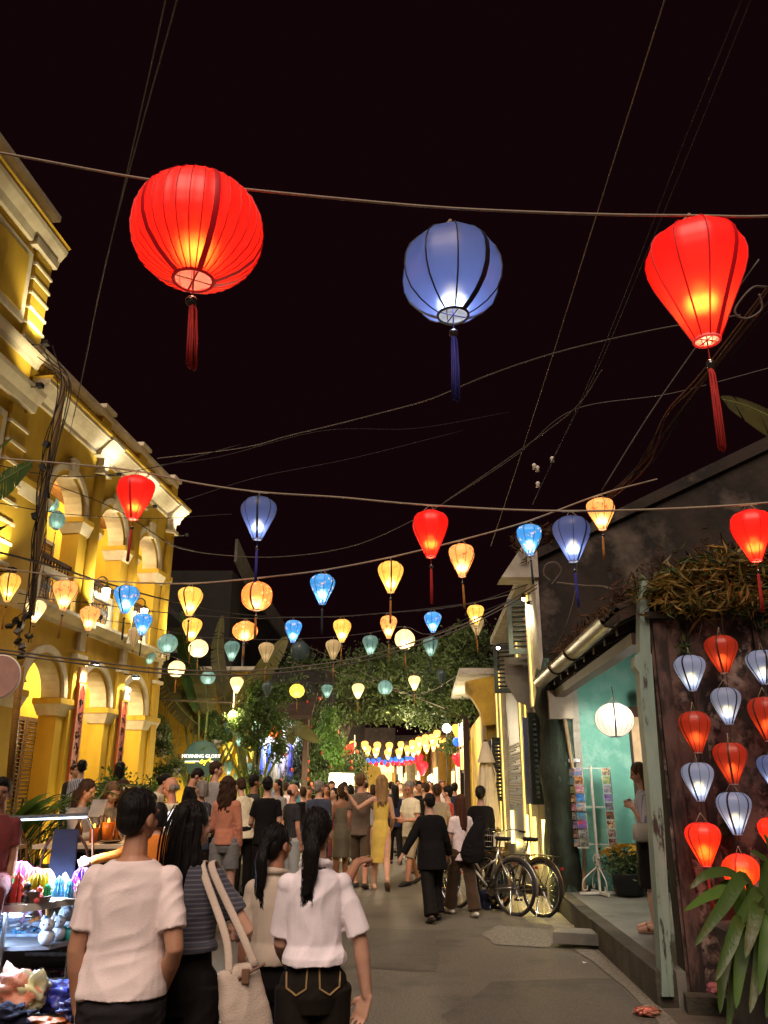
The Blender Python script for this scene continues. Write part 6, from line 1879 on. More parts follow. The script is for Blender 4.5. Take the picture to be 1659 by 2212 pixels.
# ---- the couple and the others of the middle ground
px_person('blond woman in a long sleeveless yellow dress, her arm round the man beside her', 822, 1672, 14.4, skin='b', hair=('wavy', 'blond'), top=('dress', YELLOW), bottom=('none', None), shoes=SANDAL, vox=0.0105, hem=0.235, face=2, sideways=2,
    armL=((-0.75, 0.1, -0.45), (-0.6, -0.1, 0.8)), armR=((0.2, 0.1, -1), (-0.1, 0.6, -0.6)), legs=((8, 0), (-14, 30)))
px_person('man in a taupe t-shirt and dark shorts, his arm round the woman in yellow', 780, 1669, 14.7, skin='d', hair=('short', 'light'), top=('tee', TAUPE), bottom=('longshorts', OLIVE), vox=0.0105, bw=1.12, face=-8, turn=-15,
    armR=((0.55, -0.25, -0.8), (0.95, -0.25, -0.25)), legs=((12, 4), (-8, 10)))
px_person('older man in a cream t-shirt and sand shorts looking down at his phone', 886, 1683, 15.2, skin='d', hair=('buzz', 'grey'), top=('tee', CREAMC), bottom=('longshorts', SANDC), vox=0.0105, bw=1.2, face=130, nod=28, turn=20,
    armL=((-0.2, 0.1, -1), (0.3, 0.9, 0.0)), armR=((0.2, 0.1, -1), (-0.3, 0.9, 0.0)), legs=((16, 8), (-12, 12)))
px_person('person with cropped black hair in a loose black jacket and black trousers striding away', 930, 1708, 11.3, skin='b', hair=('short', 'black'), top=('loose', BLACK), bottom=('wide', BLACK2), shoes=SHOE, vox=0.0105, bw=1.12, face=14, lean=5, hem=0.40,
    armL=((-0.55, -0.15, -0.85), (-0.55, 0.0, -0.85)), armR=((0.35, 0.1, -1), (0.3, 0.4, -0.8)), legs=((-16, 6), (20, 34)))
px_person('woman with long auburn hair in a white tee, brown trousers and white clogs', 993, 1711, 11.7, skin='b', hair=('long', 'red'), top=('tee', WHITE), bottom=('wide', BROWNP), shoes=WHITESHOE, vox=0.0105, bw=1.0, face=20, turn=5,
    armL=((-0.2, 0.1, -1), (0.1, 0.5, -0.8)), armR=((0.4, 0.2, -1), (0.1, 0.6, -0.5)), legs=((20, 4), (-14, 4)))
px_person('person all in black with tied up black hair at the closed parasol', 1037, 1697, 12.7, skin='b', hair=('bun', 'black'), top=('loose', BLACK), bottom=('trousers', BLACK2), vox=0.012, bw=1.0, face=-10, hem=0.42,
    armL=((-0.3, 0.0, -0.8), (-0.3, 0.1, -0.6)))
px_person('woman with long curly dark hair in a coral blouse and faded denim shorts', 494, 1676, 11.6, skin='b', hair=('curly', 'brown'), top=('long', CORAL), bottom=('shorts', DENIM2), vox=0.0105, bw=0.95, face=-6, hem=0.50, hips=1.1,
    armL=((-0.25, 0.1, -1), (0.25, 0.7, -0.6)), armR=((0.22, 0, -1), (0.0, 0.2, -1)))
px_person('tall man in a grey t-shirt with a dark backpack strap looking right', 468, 1645, 13.2, z0=0.2, skin='b', hair=('short', 'brown'), top=('tee', GREYT), bottom=('trousers', BLACK2), vox=0.0115, bw=1.05, face=-30, turn=-45)
px_person('young man in a black t-shirt bowing his head by the round sign', 404, 1656, 13.4, z0=0.2, skin='d', hair=('short', 'black'), top=('tee', BLACK), bottom=('trousers', BLACK2), vox=0.0115, face=-75, nod=30, lean=10, armL=((-0.2, 0.5, -0.9), (0.2, 0.9, 0.2)), armR=((0.2, 0.5, -0.9), (-0.2, 0.9, 0.3)))
px_person('man in a white shirt leaning to the left over a stall', 532, 1677, 13.6, skin='b', hair=('short', 'brown'), top=('long', CREAMC), bottom=('trousers', BLACK2), vox=0.0115, bw=1.15, face=35, lean=14, nod=10)
px_person('man in a dark shirt and glasses behind the man in white', 551, 1673, 14.7, skin='c', hair=('short', 'black'), top=('tee', CHAR), bottom=('trousers', BLACK2), vox=0.013, face=-60)
px_person('broad man in a black t-shirt, back to us, left of the bald man', 579, 1678, 12.9, skin='b', hair=('short', 'black'), top=('tee', BLACK), bottom=('trousers', BLACK2), vox=0.0115, bw=1.22, face=12,
    armL=((-0.2, 0.2, -0.9), (0.1, 0.9, -0.1)))
px_person('balding bearded man in a charcoal t-shirt and pale jeans looking right', 634, 1693, 13.1, skin='d', hair=('balding', 'brown'), top=('tee', CHAR), bottom=('trousers', PALEJ), vox=0.0115, bw=1.1, face=-50, turn=-35)
px_person('grey haired man in a slate blue shirt with a strap across his back', 690, 1686, 14.6, skin='b', hair=('short', 'grey'), top=('long', SLATE), bottom=('trousers', NAVY), vox=0.0115, bw=1.25, face=-12, turn=-30)
px_person('woman with dark bobbed hair in a sage dress, left of the embracing couple', 738, 1692, 15.1, skin='c', hair=('bob', 'brown'), top=('dress', SAGE), bottom=('none', None), vox=0.0115, bw=1.15, face=30, hem=0.27, armL=((-0.2, 0.1, -1), (0.1, 0.5, -0.8)))
px_person('black haired woman in a maroon dress facing us, beside the slate blue shirt', 722, 1701, 15.8, skin='b', hair=('long', 'black'), top=('dress', MAROON), bottom=('none', None), vox=0.013, face=150, hem=0.25)
px_person('man with thinning dark hair in a beige shirt behind the person in black', 944, 1693, 14.2, skin='c', hair=('short', 'brown'), top=('tee', BEIGE2), bottom=('trousers', BLACK2), vox=0.0115, bw=1.22, face=5)
px_person('man in a red t-shirt in profile, eating', 966, 1698, 14.9, skin='b', hair=('short', 'black'), top=('tee', REDC), bottom=('trousers', BLACK2), vox=0.013, face=70, armL=((-0.2, 0.5, -0.8), (0.3, 0.5, 0.9)), armR=((0.2, 0.5, -0.8), (-0.3, 0.5, 0.9)))
px_person('woman in a pale striped shirt and black skirt half behind the porch post', 1388, 1700, 8.9, z0=0.25, skin='b', hair=('long', 'light'), top=('tee', WSTRIPE), bottom=('skirt', BLACK2), shoes=SANDAL, vox=0.0095, face=75, bw=1.05, nod=14, hem=0.47, sleeve=0.95,
    armL=((-0.1, 0.05, -1), (0.5, 0.5, 0.75)), armR=((0.1, 0.05, -1), (-0.5, 0.5, 0.75)), H=1.60)
# ---- the diners
px_person('seated woman with long dark hair in a grey top reading a menu', 181, 1700, 9.0, z0=0.34, H=1.62, skin='b', hair=('long', 'brown'), top=('long', GREYT), bottom=('trousers', BLACK2), sit=0.45, vox=0.0105, face=-110, nod=22, turn=15, armL=((-0.2, 0.5, -0.8), (0.3, 0.9, 0.2)), armR=((0.2, 0.5, -0.8), (-0.3, 0.9, 0.2)))
px_person('seated woman with curly brown hair in a patterned blouse', 240, 1707, 9.3, z0=0.34, H=1.58, skin='b', hair=('curly', 'light'), top=('long', PATT), bottom=('trousers', BLACK2), sit=0.45, vox=0.0105, face=-140, nod=25)
px_person('seated diner with brown hair behind the head of the man in white', 268, 1700, 10.1, z0=0.34, H=1.62, skin='b', hair=('bob', 'brown'), top=('long', CHAR), bottom=('trousers', BLACK2), sit=0.45, vox=0.013, face=-20)
px_person('old bald man in glasses and a white shirt seated at the table', 372, 1697, 9.9, z0=0.34, H=1.66, skin='d', hair=('balding', 'grey'), top=('long', CREAMC), bottom=('trousers', BLACK2), sit=0.45, vox=0.0105, face=75, nod=10, armL=((-0.2, 0.4, -0.8), (0.2, 0.6, 0.6)))
px_person('seated woman with short grey blond hair behind the curly haired woman', 436, 1692, 11.6, z0=0.34, H=1.62, skin='b', hair=('bob', 'grey'), top=('long', SLATE), bottom=('trousers', BLACK2), sit=0.45, vox=0.012, face=60)
px_person('waitress with a black bun and a white top bending over the tables', 328, 1676, 11.2, z0=0.34, H=1.45, skin='b', hair=('bun', 'black'), top=('tee', CREAMC), bottom=('trousers', BLACK2), vox=0.0115, face=-85, lean=16, nod=18)
px_person('seated person in a maroon shirt cut by the left edge', 4, 1697, 6.9, z0=0.34, H=1.60, skin='c', hair=('short', 'black'), top=('tee', MAROON), bottom=('trousers', MAROON), sit=0.45, vox=0.0095, face=-160, bw=1.1)
px_person('person in an orange blouse behind the man in white, reaching out with a glass', 345, 1745, 7.4, z0=0.02, H=1.46, skin='b', hair=('bob', 'black'), top=('long', ORANGE), bottom=('trousers', BLACK2), vox=0.0095, face=10, armL=((-1, 0.15, -0.45), (-1, 0.15, -0.22)), handL=dict(palm=(0, 1, -0.3), curl=0.5), armR=((0.5, 0.2, -0.8), (-0.1, 0.5, -0.5)))
px_person('man in a blue and white striped shirt by the nearer pilaster', 177, 1655, 13.9, z0=0.34, H=1.67, skin='b', hair=('short', 'black'), top=('long', STRIPE2), bottom=('trousers', BLACK2), vox=0.0115, face=-10, turn=35)
px_person('person with pale face peering past the man in stripes', 163, 1660, 14.3, z0=0.34, H=1.62, skin='b', hair=('short', 'brown'), top=('long', CHAR), bottom=('trousers', BLACK2), vox=0.013, face=-130)
px_person('woman with long black hair standing before the farther banner', 261, 1652, 13.6, z0=0.34, H=1.64, skin='b', hair=('long', 'black'), top=('long', BLACK), bottom=('trousers', BLACK2), vox=0.0115, face=-15)
px_person('vendor in a light blue tee and black cap crouching behind the bicycles', 1079, 1789, 12.5, z0=-0.05, H=1.36, skin='c', hair=('short', 'black'), top=('tee', BLUET), bottom=('trousers', NAVY), sit=0.16, vox=0.0115, face=120, nod=10)

# ---- the packed crowd farther down the street
CROWD = [
 (601, 1683, 16.5, 'long', 'black', GREYT, 'woman with long black hair in grey among the heads left of the bald man', 150),
 (655, 1700, 17.0, 'short', 'brown', BLACK, 'person in black between the bald man and the slate blue shirt', 20),
 (668, 1698, 18.0, 'short', 'light', REDC, 'pink faced man turned our way left of the slate blue shirt', 165),
 (705, 1694, 19.0, 'long', 'red', MAROON, 'woman in dark red behind the slate blue shirt', 170),
 (717, 1686, 20.5, 'short', 'brown', CHAR, 'man facing us just above the maroon dress', 175),
 (743, 1688, 19.0, 'bun', 'black', BLACK2, 'dark haired person in black behind the sage dress', 0),
 (757, 1694, 20.0, 'bob', 'black', NAVY, 'dark head in navy left of the taupe t-shirt', 10),
 (806, 1694, 19.5, 'bob', 'brown', GREYT, 'grey clad person glimpsed between the embracing couple', 0),
 (846, 1688, 22.0, 'short', 'black', SLATE, 'man in slate seen right of the blond hair', 0),
 (853, 1694, 19.0, 'long', 'black', NAVY, 'woman with long black hair in navy right of the yellow dress', 10),
 (865, 1690, 24.0, 'bob', 'light', CREAMC, 'pale topped far person left of the older man in cream', 180),
 (874, 1692, 21.0, 'long', 'blond', BEIGE2, 'blond person in beige at the older man\'s shoulder', 30),
 (905, 1686, 18.2, 'short', 'black', BLACK, 'man in black behind the right shoulder of the man in cream', -160),
 (918, 1690, 17.0, 'short', 'brown', BLACK2, 'dark capped person right of the man in cream', 40),
 (954, 1684, 22.0, 'bob', 'brown', WHITE2, 'far woman in white above the red t-shirt', 170),
 (982, 1690, 20.0, 'short', 'black', NAVY, 'person in navy between the red t-shirt and the auburn hair', 15),
 (620, 1690, 20.5, 'short', 'brown', WHITE2, 'far person in white in front of the lit clothes shop', -30),
 (643, 1688, 23.0, 'short', 'black', BLUET, 'far person in light blue by the lit creepers', 20),
 (790, 1688, 26.0, 'short', 'black', BLACK, 'far dark figure in the lit street left of the blond hair', 0),
 (833, 1684, 30.0, 'short', 'black', CHAR, 'tiny dark figure against the brightest shop', 0),
 (859, 1685, 32.0, 'bob', 'black', REDC, 'tiny red topped figure under the blue lanterns', 180),
 (897, 1684, 27.0, 'short', 'brown', TAUPE, 'far taupe figure under the large red far lantern', 0),
 (928, 1686, 26.0, 'long', 'black', CORAL, 'far coral topped woman by the low yellow house', 180),
 (700, 1690, 25.0, 'short', 'black', CREAMC, 'far cream topped figure by the creepers', 0),
 (735, 1687, 28.0, 'bob', 'black', TAUPE, 'tiny brown clad figure behind the embracing man', 180),
]
for i, (u, v, y, hk, hc, tm_, lab, fc) in enumerate(CROWD):
    px_person(lab, u, v, y, skin='abd'[i % 3], hair=(hk, hc), top=(('tee', 'long')[i % 2], tm_), bottom=('trousers', (BLACK2, NAVY, DENIM2)[i % 3]), vox=0.019, bw=RND.uniform(0.95, 1.2), face=fc + RND.uniform(-15, 15), turn=RND.uniform(-25, 25), legs=((8, 4), (-8, 8)), group='people in the packed crowd')

flush_people()

# ---- extras worn or carried in front
# back pockets stitched in pale thread on the jeans of the woman in the boxy white shirt
tro = [c for c in P4.children if c.name.startswith('trousers')][0]
bv = BVHTree.FromPolygons([v.co[:] for v in tro.data.vertices], [p.vertices[:] for p in tro.data.polygons])
Hh = J4['H']
THREAD = M('gold_thread', (0.34, 0.22, 0.09), 0.7)
for s in (-1, 1):
    pts = []
    outline = [(-0.032, 0.585), (-0.028, 0.515), (0.0, 0.498), (0.028, 0.515), (0.032, 0.585)]
    full = []
    for a, b in zip(outline[:-1], outline[1:]):
        for k in range(6):
            full.append((a[0] + (b[0] - a[0]) * k / 6, a[1] + (b[1] - a[1]) * k / 6))
    full.append(outline[-1])
    for (px_, pz) in full:
        hit = bv.ray_cast(Vector((s * 0.048 * Hh + px_ * Hh, -1.0, pz * Hh)), Vector((0, 1, 0)))
        if hit[0] is not None:
            pts.append(hit[0] + Vector((0, -0.004, 0)))
    if len(pts) > 3:
        MB().tube(pts, 0.0042, 5).build('pocket_stitching', THREAD, P4)
# belt loop line / side seams of the same jeans
# tote bag
bag = thing('tote_bag', 'pale canvas tote bag hanging behind the shoulder of the long haired woman', 'bag', (0, 0, 0))
sR = P2.matrix_basis @ J2['sh'][1]
CANV = CLOTH('pale_canvas', (0.56, 0.45, 0.36), bump=0.3)
b0 = sR + Vector((0.15, -0.16, -0.33))
T_ = Matrix.Translation(b0) @ Matrix.Rotation(math.radians(-13), 4, 'Y') @ Matrix.Rotation(math.radians(35), 4, 'Z')
bm_ = MB()
bm_.loft([(-0.36, 0.10, 0.035, 0), (-0.33, 0.115, 0.055, 0), (-0.15, 0.105, 0.06, 0), (0.0, 0.09, 0.045, 0), (0.02, 0.086, 0.035, 0)], 20, T_, 2.6)
soft(bm_, 'bag_body', CANV, bag, 0.008, 3, 0.004)
for (a, w_) in ((-0.055, -0.03), (0.055, -0.045)):
    p0 = T_ @ Vector((a, w_, 0.0))
    MB().tube(catmull([p0, p0.lerp(sR, 0.4) + Vector((0.015, -0.035, 0)), sR + Vector((a * 0.4 - 0.02, -0.055, 0.03)), sR + Vector((a * 0.4 - 0.035, 0.0, 0.075)), sR + Vector((a * 0.3, 0.08, 0.02))], 6), 0.017, 8, sy=0.35, up=(0, 1, 0)).build('strap', CANV, bag, smooth=True)
MB().box(T_ @ Vector((0.0, -0.06, -0.02)), (0.03, 0.02, 0.05)).tube([T_ @ Vector((-0.03, -0.055, -0.02)), T_ @ Vector((0.09, -0.07, 0.0))], 0.006, 6).build('toggle', M('wood_toggle', (0.2, 0.1, 0.06), 0.5), bag)
# coat over the arm of the woman with clogs, her shape in the photograph
p = at_y(1024, 1822, 11.55)
c = MB(); c.loft([(-0.24, 0.12, 0.06, 0, -0.03), (-0.12, 0.16, 0.08, 0, -0.03), (0.04, 0.14, 0.08, 0, 0.0), (0.2, 0.10, 0.07, 0, 0.06), (0.34, 0.05, 0.04, 0, 0.09)], 20, Matrix.Translation(p))
co_ = soft(c, 'draped_coat', BLACK, None, 0.012, 3, 0.008)
tag(co_, 'black coat draped over the arm beside the brown trousers', 'coat')
# waist bag of the woman in the porch
p = at_y(1397, 1799, 8.72)
tag(MB().loft([(-0.085, 0.10, 0.04, 0), (-0.07, 0.135, 0.06, 0), (0.03, 0.14, 0.065, 0), (0.085, 0.12, 0.045, 0), (0.09, 0.05, 0.02, 0)], 18, Matrix.Translation(p), 3).build('waist_bag', CLOTH('cream_leather', (0.5, 0.46, 0.36)), smooth=True), 'cream waist bag of the woman behind the post', 'bag')
flush_people()

# ================================================================== things standing about
# round restaurant sign on its posts
p = at_y(435, 1640, 21.5)
sg = thing('round_sign', 'round dark green sign with white lit letters MORNING GLORY and a yellow underline', 'sign', p)
MB().tube([(0, 0.05, 0), (0, -0.02, 0)], 0.44, 40).build('disc', SIGNGREEN, sg, rot=(0, 0, 0))
MB().tube([(0.445 * math.cos(a), -0.01, 0.445 * math.sin(a)) for a in [2 * PI * i / 40 for i in range(41)]], 0.018, 6, caps=False).build('rim', SIGNGREEN, sg)
obj('lettering', text_mesh('MORNING GLORY', 0.118, 0.012), NEONWHITE, sg, (0, -0.05, 0.07), (PI / 2, 0, 0))
for (x0, x1, z, m) in ((-0.43, -0.04, -0.055, NEONWHITE), (-0.43, -0.15, -0.085, NEONYELLOW), (0.24, 0.42, -0.055, NEONWHITE)):
    MB().bb(x0, x1, -0.055, -0.035, z - 0.011, z + 0.011).build('neon_bar', m, sg)
pts = [(-0.03, -0.09), (0.03, -0.02), (0.05, -0.07), (0.01, -0.11), (0.06, -0.04), (0.09, -0.08), (0.12, -0.03), (0.11, -0.10), (0.08, -0.15), (0.14, -0.05), (0.18, -0.03), (0.24, 0.02), (0.22, -0.05), (0.27, -0.06)]
MB().tube(catmull([(x, -0.05, z) for x, z in pts], 5), 0.015, 6).build('neon_script', NEONYELLOW, sg)
MB().ell((0.02, -0.05, 0.27), (0.05, 0.012, 0.03), 10, 6).ell((0.075, -0.05, 0.29), (0.03, 0.012, 0.02), 8, 6).build('leaf_emblem', LEAFB, sg)
for s in (-1, 1):
    MB().tube([(s * 0.3, 0.09, -p.z), (s * 0.3, 0.09, 0.2)], 0.025, 6).build('post', IRON, sg)
lamp('sign_fill', p + Vector((0, -0.7, 0.25)), 14, (1, 0.92, 0.7), 0.1)  # added light to brighten the disc from the front, no fixture here
for (u, v, y, lab) in ((450, 1706, 22.6, 'palm shaped pale wall light low under the round sign'), (463, 1679, 22.6, 'small pale wall light right below the round sign')):
    tag(MB().ell((0, 0, 0), (0.05, 0.03, 0.12), 8, 6).tube([(0, 0.03, -0.1), (0, 0.5, -0.14)], 0.012, 5).build('wall_light', BULBWARM, loc=at_y(u, v, y), smooth=True), lab, 'light')

# closed parasol
p = at_z(1052, 1868, 0.0)
p = Vector((at_y(1052, 1690, 14.3).x, 14.3, 0))
um = thing('closed_parasol', 'cream parasol folded shut on its pole before the lit facade', 'parasol', p)
MB().tube([(0, 0, 0), (0, 0, 2.35)], 0.022, 8).build('pole', DARKWOOD, um)
MB().lathe([(0.26, 0), (0.26, 0.06), (0.05, 0.09), (0.035, 0.3)], 14).build('base', STONE, um)
vs, fs = [], []
n = 48
for i, (z, r) in enumerate([(2.28, 0.03), (2.1, 0.075), (1.9, 0.10), (1.6, 0.125), (1.3, 0.15), (1.05, 0.175), (0.98, 0.18)]):
    for k in range(n):
        a = 2 * PI * k / n
        rr = r * (1 + 0.22 * math.cos(8 * a + 0.4 * i) * min(1, i / 2))
        vs.append((rr * math.cos(a), rr * math.sin(a), z + 0.05 * math.cos(8 * a) * (i > 4)))
for i in range(6):
    for k in range(n):
        a, b = i * n + k, i * n + (k + 1) % n
        fs.append((a, a + n, b + n, b))
PARA = CLOTH('cream_parasol_canvas', (0.66, 0.56, 0.38))
MB().add(vs, fs).build('canopy', PARA, um, smooth=True)
MB().lathe([(0.03, 0.44), (0.05, 0.40), (0.13, 0.18), (0.155, 0.10)], 16, (0, 0, 1.88), caps=False).build('vent_cap', PARA, um, smooth=True)
MB().tube([(0.10, -0.05, 1.95), (0.14, -0.09, 1.8), (0.13, -0.1, 1.65)], 0.012, 6).build('strap', PARA, um)

# bicycles
RUB = M('tyre_rubber', (0.012, 0.011, 0.011), 0.7); BRONZE = M('bronze_frame', (0.22, 0.15, 0.08), 0.3, metal=0.8); SILV = M('silver_frame', (0.5, 0.48, 0.44), 0.28, metal=0.9)
def bicycle(x, y, ang, label, fm, basket=True, lean=4):
    o = thing('bicycle', label, 'bicycle', (x, y, 0), math.radians(ang), 'bicycles parked by the lit facade')
    o.rotation_euler[1] = math.radians(lean)
    R_ = 0.335
    for yy, nm in ((0.0, 'rear'), (1.06, 'front')):
        w_ = MB().tube([(0, yy + R_ * math.cos(a), R_ + R_ * math.sin(a)) for a in [2 * PI * i / 36 for i in range(37)]], 0.019, 8, caps=False).build('wheel', RUB, o, smooth=True)
        MB().tube([(0, yy + 0.308 * math.cos(a), R_ + 0.308 * math.sin(a)) for a in [2 * PI * i / 32 for i in range(33)]], 0.011, 6, caps=False).build('rim', STEEL, w_, smooth=True)
        MB().tube([(-0.05, yy, R_), (0.05, yy, R_)], 0.022, 8).build('hub', STEEL, w_)
        for k in range(24):
            a = 2 * PI * k / 24
            MB().tube([(0.028 * (-1) ** k, yy + 0.02 * math.cos(a + 0.7), R_ + 0.02 * math.sin(a + 0.7)), (0, yy + 0.305 * math.cos(a), R_ + 0.305 * math.sin(a))], 0.0022, 3, caps=False).build('spoke', STEEL, w_)
        MB().tube([(0, yy + (R_ + 0.035) * math.cos(a), R_ + (R_ + 0.035) * math.sin(a)) for a in [(0.12 if nm == 'rear' else 0.35) * PI + (0.95 if nm == 'rear' else 0.5) * PI * i / 14 for i in range(15)]], 0.024, 6, sy=0.3, up=(1, 0, 0)).build('mudguard', fm, o, smooth=True)
    f = MB()
    bb, st, hd, hb_ = (0, 0.44, 0.28), (0, 0.27, 0.80), (0, 0.86, 0.80), (0, 0.90, 0.66)
    f.tube([bb, st], 0.016, 8); f.tube([bb, hb_], 0.021, 8); f.tube(catmull([st[:2] + (0.55,), (0, 0.55, 0.46), hb_], 6) if False else [(0, 0.31, 0.66), (0, 0.60, 0.50), hd], 0.017, 8)
    for s in (-0.05, 0.05):
        f.tube([bb, (s, 0, R_)], 0.010, 6); f.tube([(0, 0.29, 0.74), (s, 0, R_)], 0.009, 6)
        f.tube([(s * 0.6, 0.92, 0.62), (s, 1.02, 0.42), (s, 1.06, R_)], 0.011, 6)
    f.tube([hb_, (0, 0.82, 0.98)], 0.019, 8)
    f.build('frame', fm, o, smooth=True)
    MB().tube([(0, 0.27, 0.78), (0, 0.245, 0.90)], 0.013, 6).build('seat_post', STEEL, o)
    MB().loft([(0.90, 0.06, 0.10, 0.2), (0.93, 0.085, 0.13, 0.2), (0.955, 0.07, 0.12, 0.2)], 16).build('saddle', RUB, o, smooth=True)
    MB().tube(catmull([(-0.29, 0.66, 1.02), (-0.24, 0.78, 1.04), (-0.08, 0.84, 1.0), (0.08, 0.84, 1.0), (0.24, 0.78, 1.04), (0.29, 0.66, 1.02)], 5), 0.011, 6).build('handlebar', STEEL, o, smooth=True)
    for s in (-0.285, 0.285):
        MB().tube([(s, 0.69, 1.022), (s * 1.03, 0.58, 1.012)], 0.017, 6).build('grip', RUB, o)
    MB().lathe([(0, -0.005), (0.085, -0.005), (0.085, 0.005), (0, 0.005)], 14).build('chain_ring', STEEL, o, loc=(0.05, 0.44, 0.28), rot=(0, PI / 2, 0))
    MB().box((0.062, 0.22, 0.30), (0.012, 0.5, 0.11)).build('chain_guard', fm, o)
    for s in (-1, 1):
        MB().tube([(s * 0.05, 0.44, 0.28), (s * 0.06, 0.44 + s * 0.10, 0.28 - s * 0.13)], 0.009, 5).box((s * 0.11, 0.44 + s * 0.10, 0.28 - s * 0.13), (0.09, 0.07, 0.022)).build('pedal', RUB, o)
    MB().tube([(-0.04, 0.03, 0.30), (-0.16, -0.06, 0.02)], 0.009, 5).build('kick_stand', STEEL, o)
    rk = MB()
    for s in (-0.06, 0.0, 0.06):
        rk.tube([(s, -0.30, 0.74), (s, 0.22, 0.74)], 0.006, 5)
    for s in (-0.06, 0.06):
        rk.tube([(s, -0.16, 0.74), (s, 0, R_)], 0.006, 5)
    rk.build('rack', STEEL, o)
    MB().box((0, -0.36, 0.60), (0.035, 0.02, 0.035)).build('tail_light', M('red_reflector', (0.4, 0.02, 0.02), 0.3), o)
    if basket:
        b = MB()
        for zz, k in ((1.02, 1.0), (0.94, 0.95), (0.86, 0.90), (0.79, 0.86)):
            a_, c_ = 0.17 * k, 0.12 * k
            b.tube([(-a_, 1.03 - c_, zz), (a_, 1.03 - c_, zz), (a_, 1.03 + c_, zz), (-a_, 1.03 + c_, zz), (-a_, 1.03 - c_, zz)], 0.004, 4)
        for k in range(9):
            t_ = -1 + k / 4
            for sg_ in (-1, 1):
                b.tube([(0.17 * t_, 1.03 + 0.12 * sg_, 1.02), (0.146 * t_, 1.03 + 0.103 * sg_, 0.79)], 0.003, 3)
        for k in range(5):
            t_ = -1 + k / 2
            for sg_ in (-1, 1):
                b.tube([(0.17 * sg_, 1.03 + 0.12 * t_, 1.02), (0.146 * sg_, 1.03 + 0.103 * t_, 0.79)], 0.003, 3)
        b.build('basket', STEEL, o)
    return o
q1 = at_z(1128, 1986, 0.0); q2 = at_z(1178, 1990, 0.0)
bicycle(q1.x - 0.05, q1.y + 0.3, 42, 'silver step-through bicycle, the left of the pair showing its rear wheel', SILV)
b2 = bicycle(q2.x + 0.02, q2.y + 0.33, 36, 'bronze city bicycle nearest the kerb with a white basket card', BRONZE)
MB().box((0.05, 0.86, 0.9), (0.2, 0.012, 0.2)).build('basket_card', WHITEPAINT, b2)
bicycle(q1.x - 0.22, q1.y + 0.95, 38, 'dark bicycle farther back with a white basket', BLACKPAINT)

# postcard rack
p = at_z(1297, 1934, 0.25)
rk = thing('postcard_rack', 'white wire stand with two columns of colourful postcards in the porch', 'display rack', p)
RZ = 1.62
MB().tube([(0, 0, 0.05), (0, 0, RZ)], 0.017, 8).build('pole', WHITEPAINT, rk)
for a in (0.15, PI / 2 + 0.15):
    MB().box((0, 0, 0.03), (0.56, 0.03, 0.03), Matrix.Rotation(a, 3, 'Z')).build('foot', WHITEPAINT, rk)
for k in range(4):
    a = 0.15 + k * PI / 2
    pr = catmull([(0.02, 0.50), (0.05, 0.42), (0.02, 0.36), (0.06, 0.30), (0.16, 0.24), (0.23, 0.14), (0.22, 0.07), (0.17, 0.07), (0.17, 0.12)] if False else [(0.02, 0, 0.50), (0.06, 0, 0.46), (0.05, 0, 0.40), (0.03, 0, 0.34), (0.12, 0, 0.27), (0.22, 0, 0.18), (0.23, 0, 0.08), (0.18, 0, 0.07), (0.17, 0, 0.12)], 4)
    MB().tube(pr, 0.007, 5).build('scroll', WHITEPAINT, rk, rot=(0, 0, a))
for z in (0.62, 1.09, RZ - 0.03):
    MB().bb(-0.27, 0.27, -0.012, 0.0, z - 0.006, z + 0.006).build('cross_bar', WHITEPAINT, rk)
PC = [((0.42, 0.28, 0.22), (0.12, 0.2, 0.4)), ((0.5, 0.22, 0.06), (0.12, 0.05, 0.03)), ((0.30, 0.08, 0.16), (0.5, 0.3, 0.3)), ((0.03, 0.10, 0.38), (0.1, 0.3, 0.55)), ((0.08, 0.22, 0.42), (0.5, 0.36, 0.2)), ((0.04, 0.25, 0.42), (0.15, 0.2, 0.2)), ((0.45, 0.03, 0.04), (0.1, 0.12, 0.4)), ((0.35, 0.36, 0.33), (0.1, 0.1, 0.1)), ((0.28, 0.29, 0.22), (0.09, 0.1, 0.08)),
      ((0.42, 0.31, 0.16), (0.08, 0.05, 0.03)), ((0.32, 0.26, 0.1), (0.08, 0.16, 0.05)), ((0.3, 0.25, 0.28), (0.12, 0.12, 0.14)), ((0.09, 0.04, 0.14), (0.25, 0.2, 0.35)), ((0.05, 0.05, 0.08), (0.2, 0.18, 0.2)), ((0.24, 0.10, 0.04), (0.05, 0.03, 0.03)), ((0.10, 0.02, 0.02), (0.6, 0.45, 0.25)), ((0.40, 0.30, 0.26), (0.12, 0.06, 0.05)), ((0.09, 0.02, 0.03), (0.3, 0.2, 0.15))]
PCM = [M('postcard_print_%d' % i, a, 0.35, b, 22, 0.46, 0.54, detail=3) for i, (a, b) in enumerate(PC)]
CARD = MB().box((0, 0, 0), (0.112, 0.004, 0.095)).mesh('postcard')
EDGE = MB().box((0, 0.003, 0), (0.122, 0.002, 0.104)).mesh('card_border'); EDGE.materials.append(WHITEPAINT)
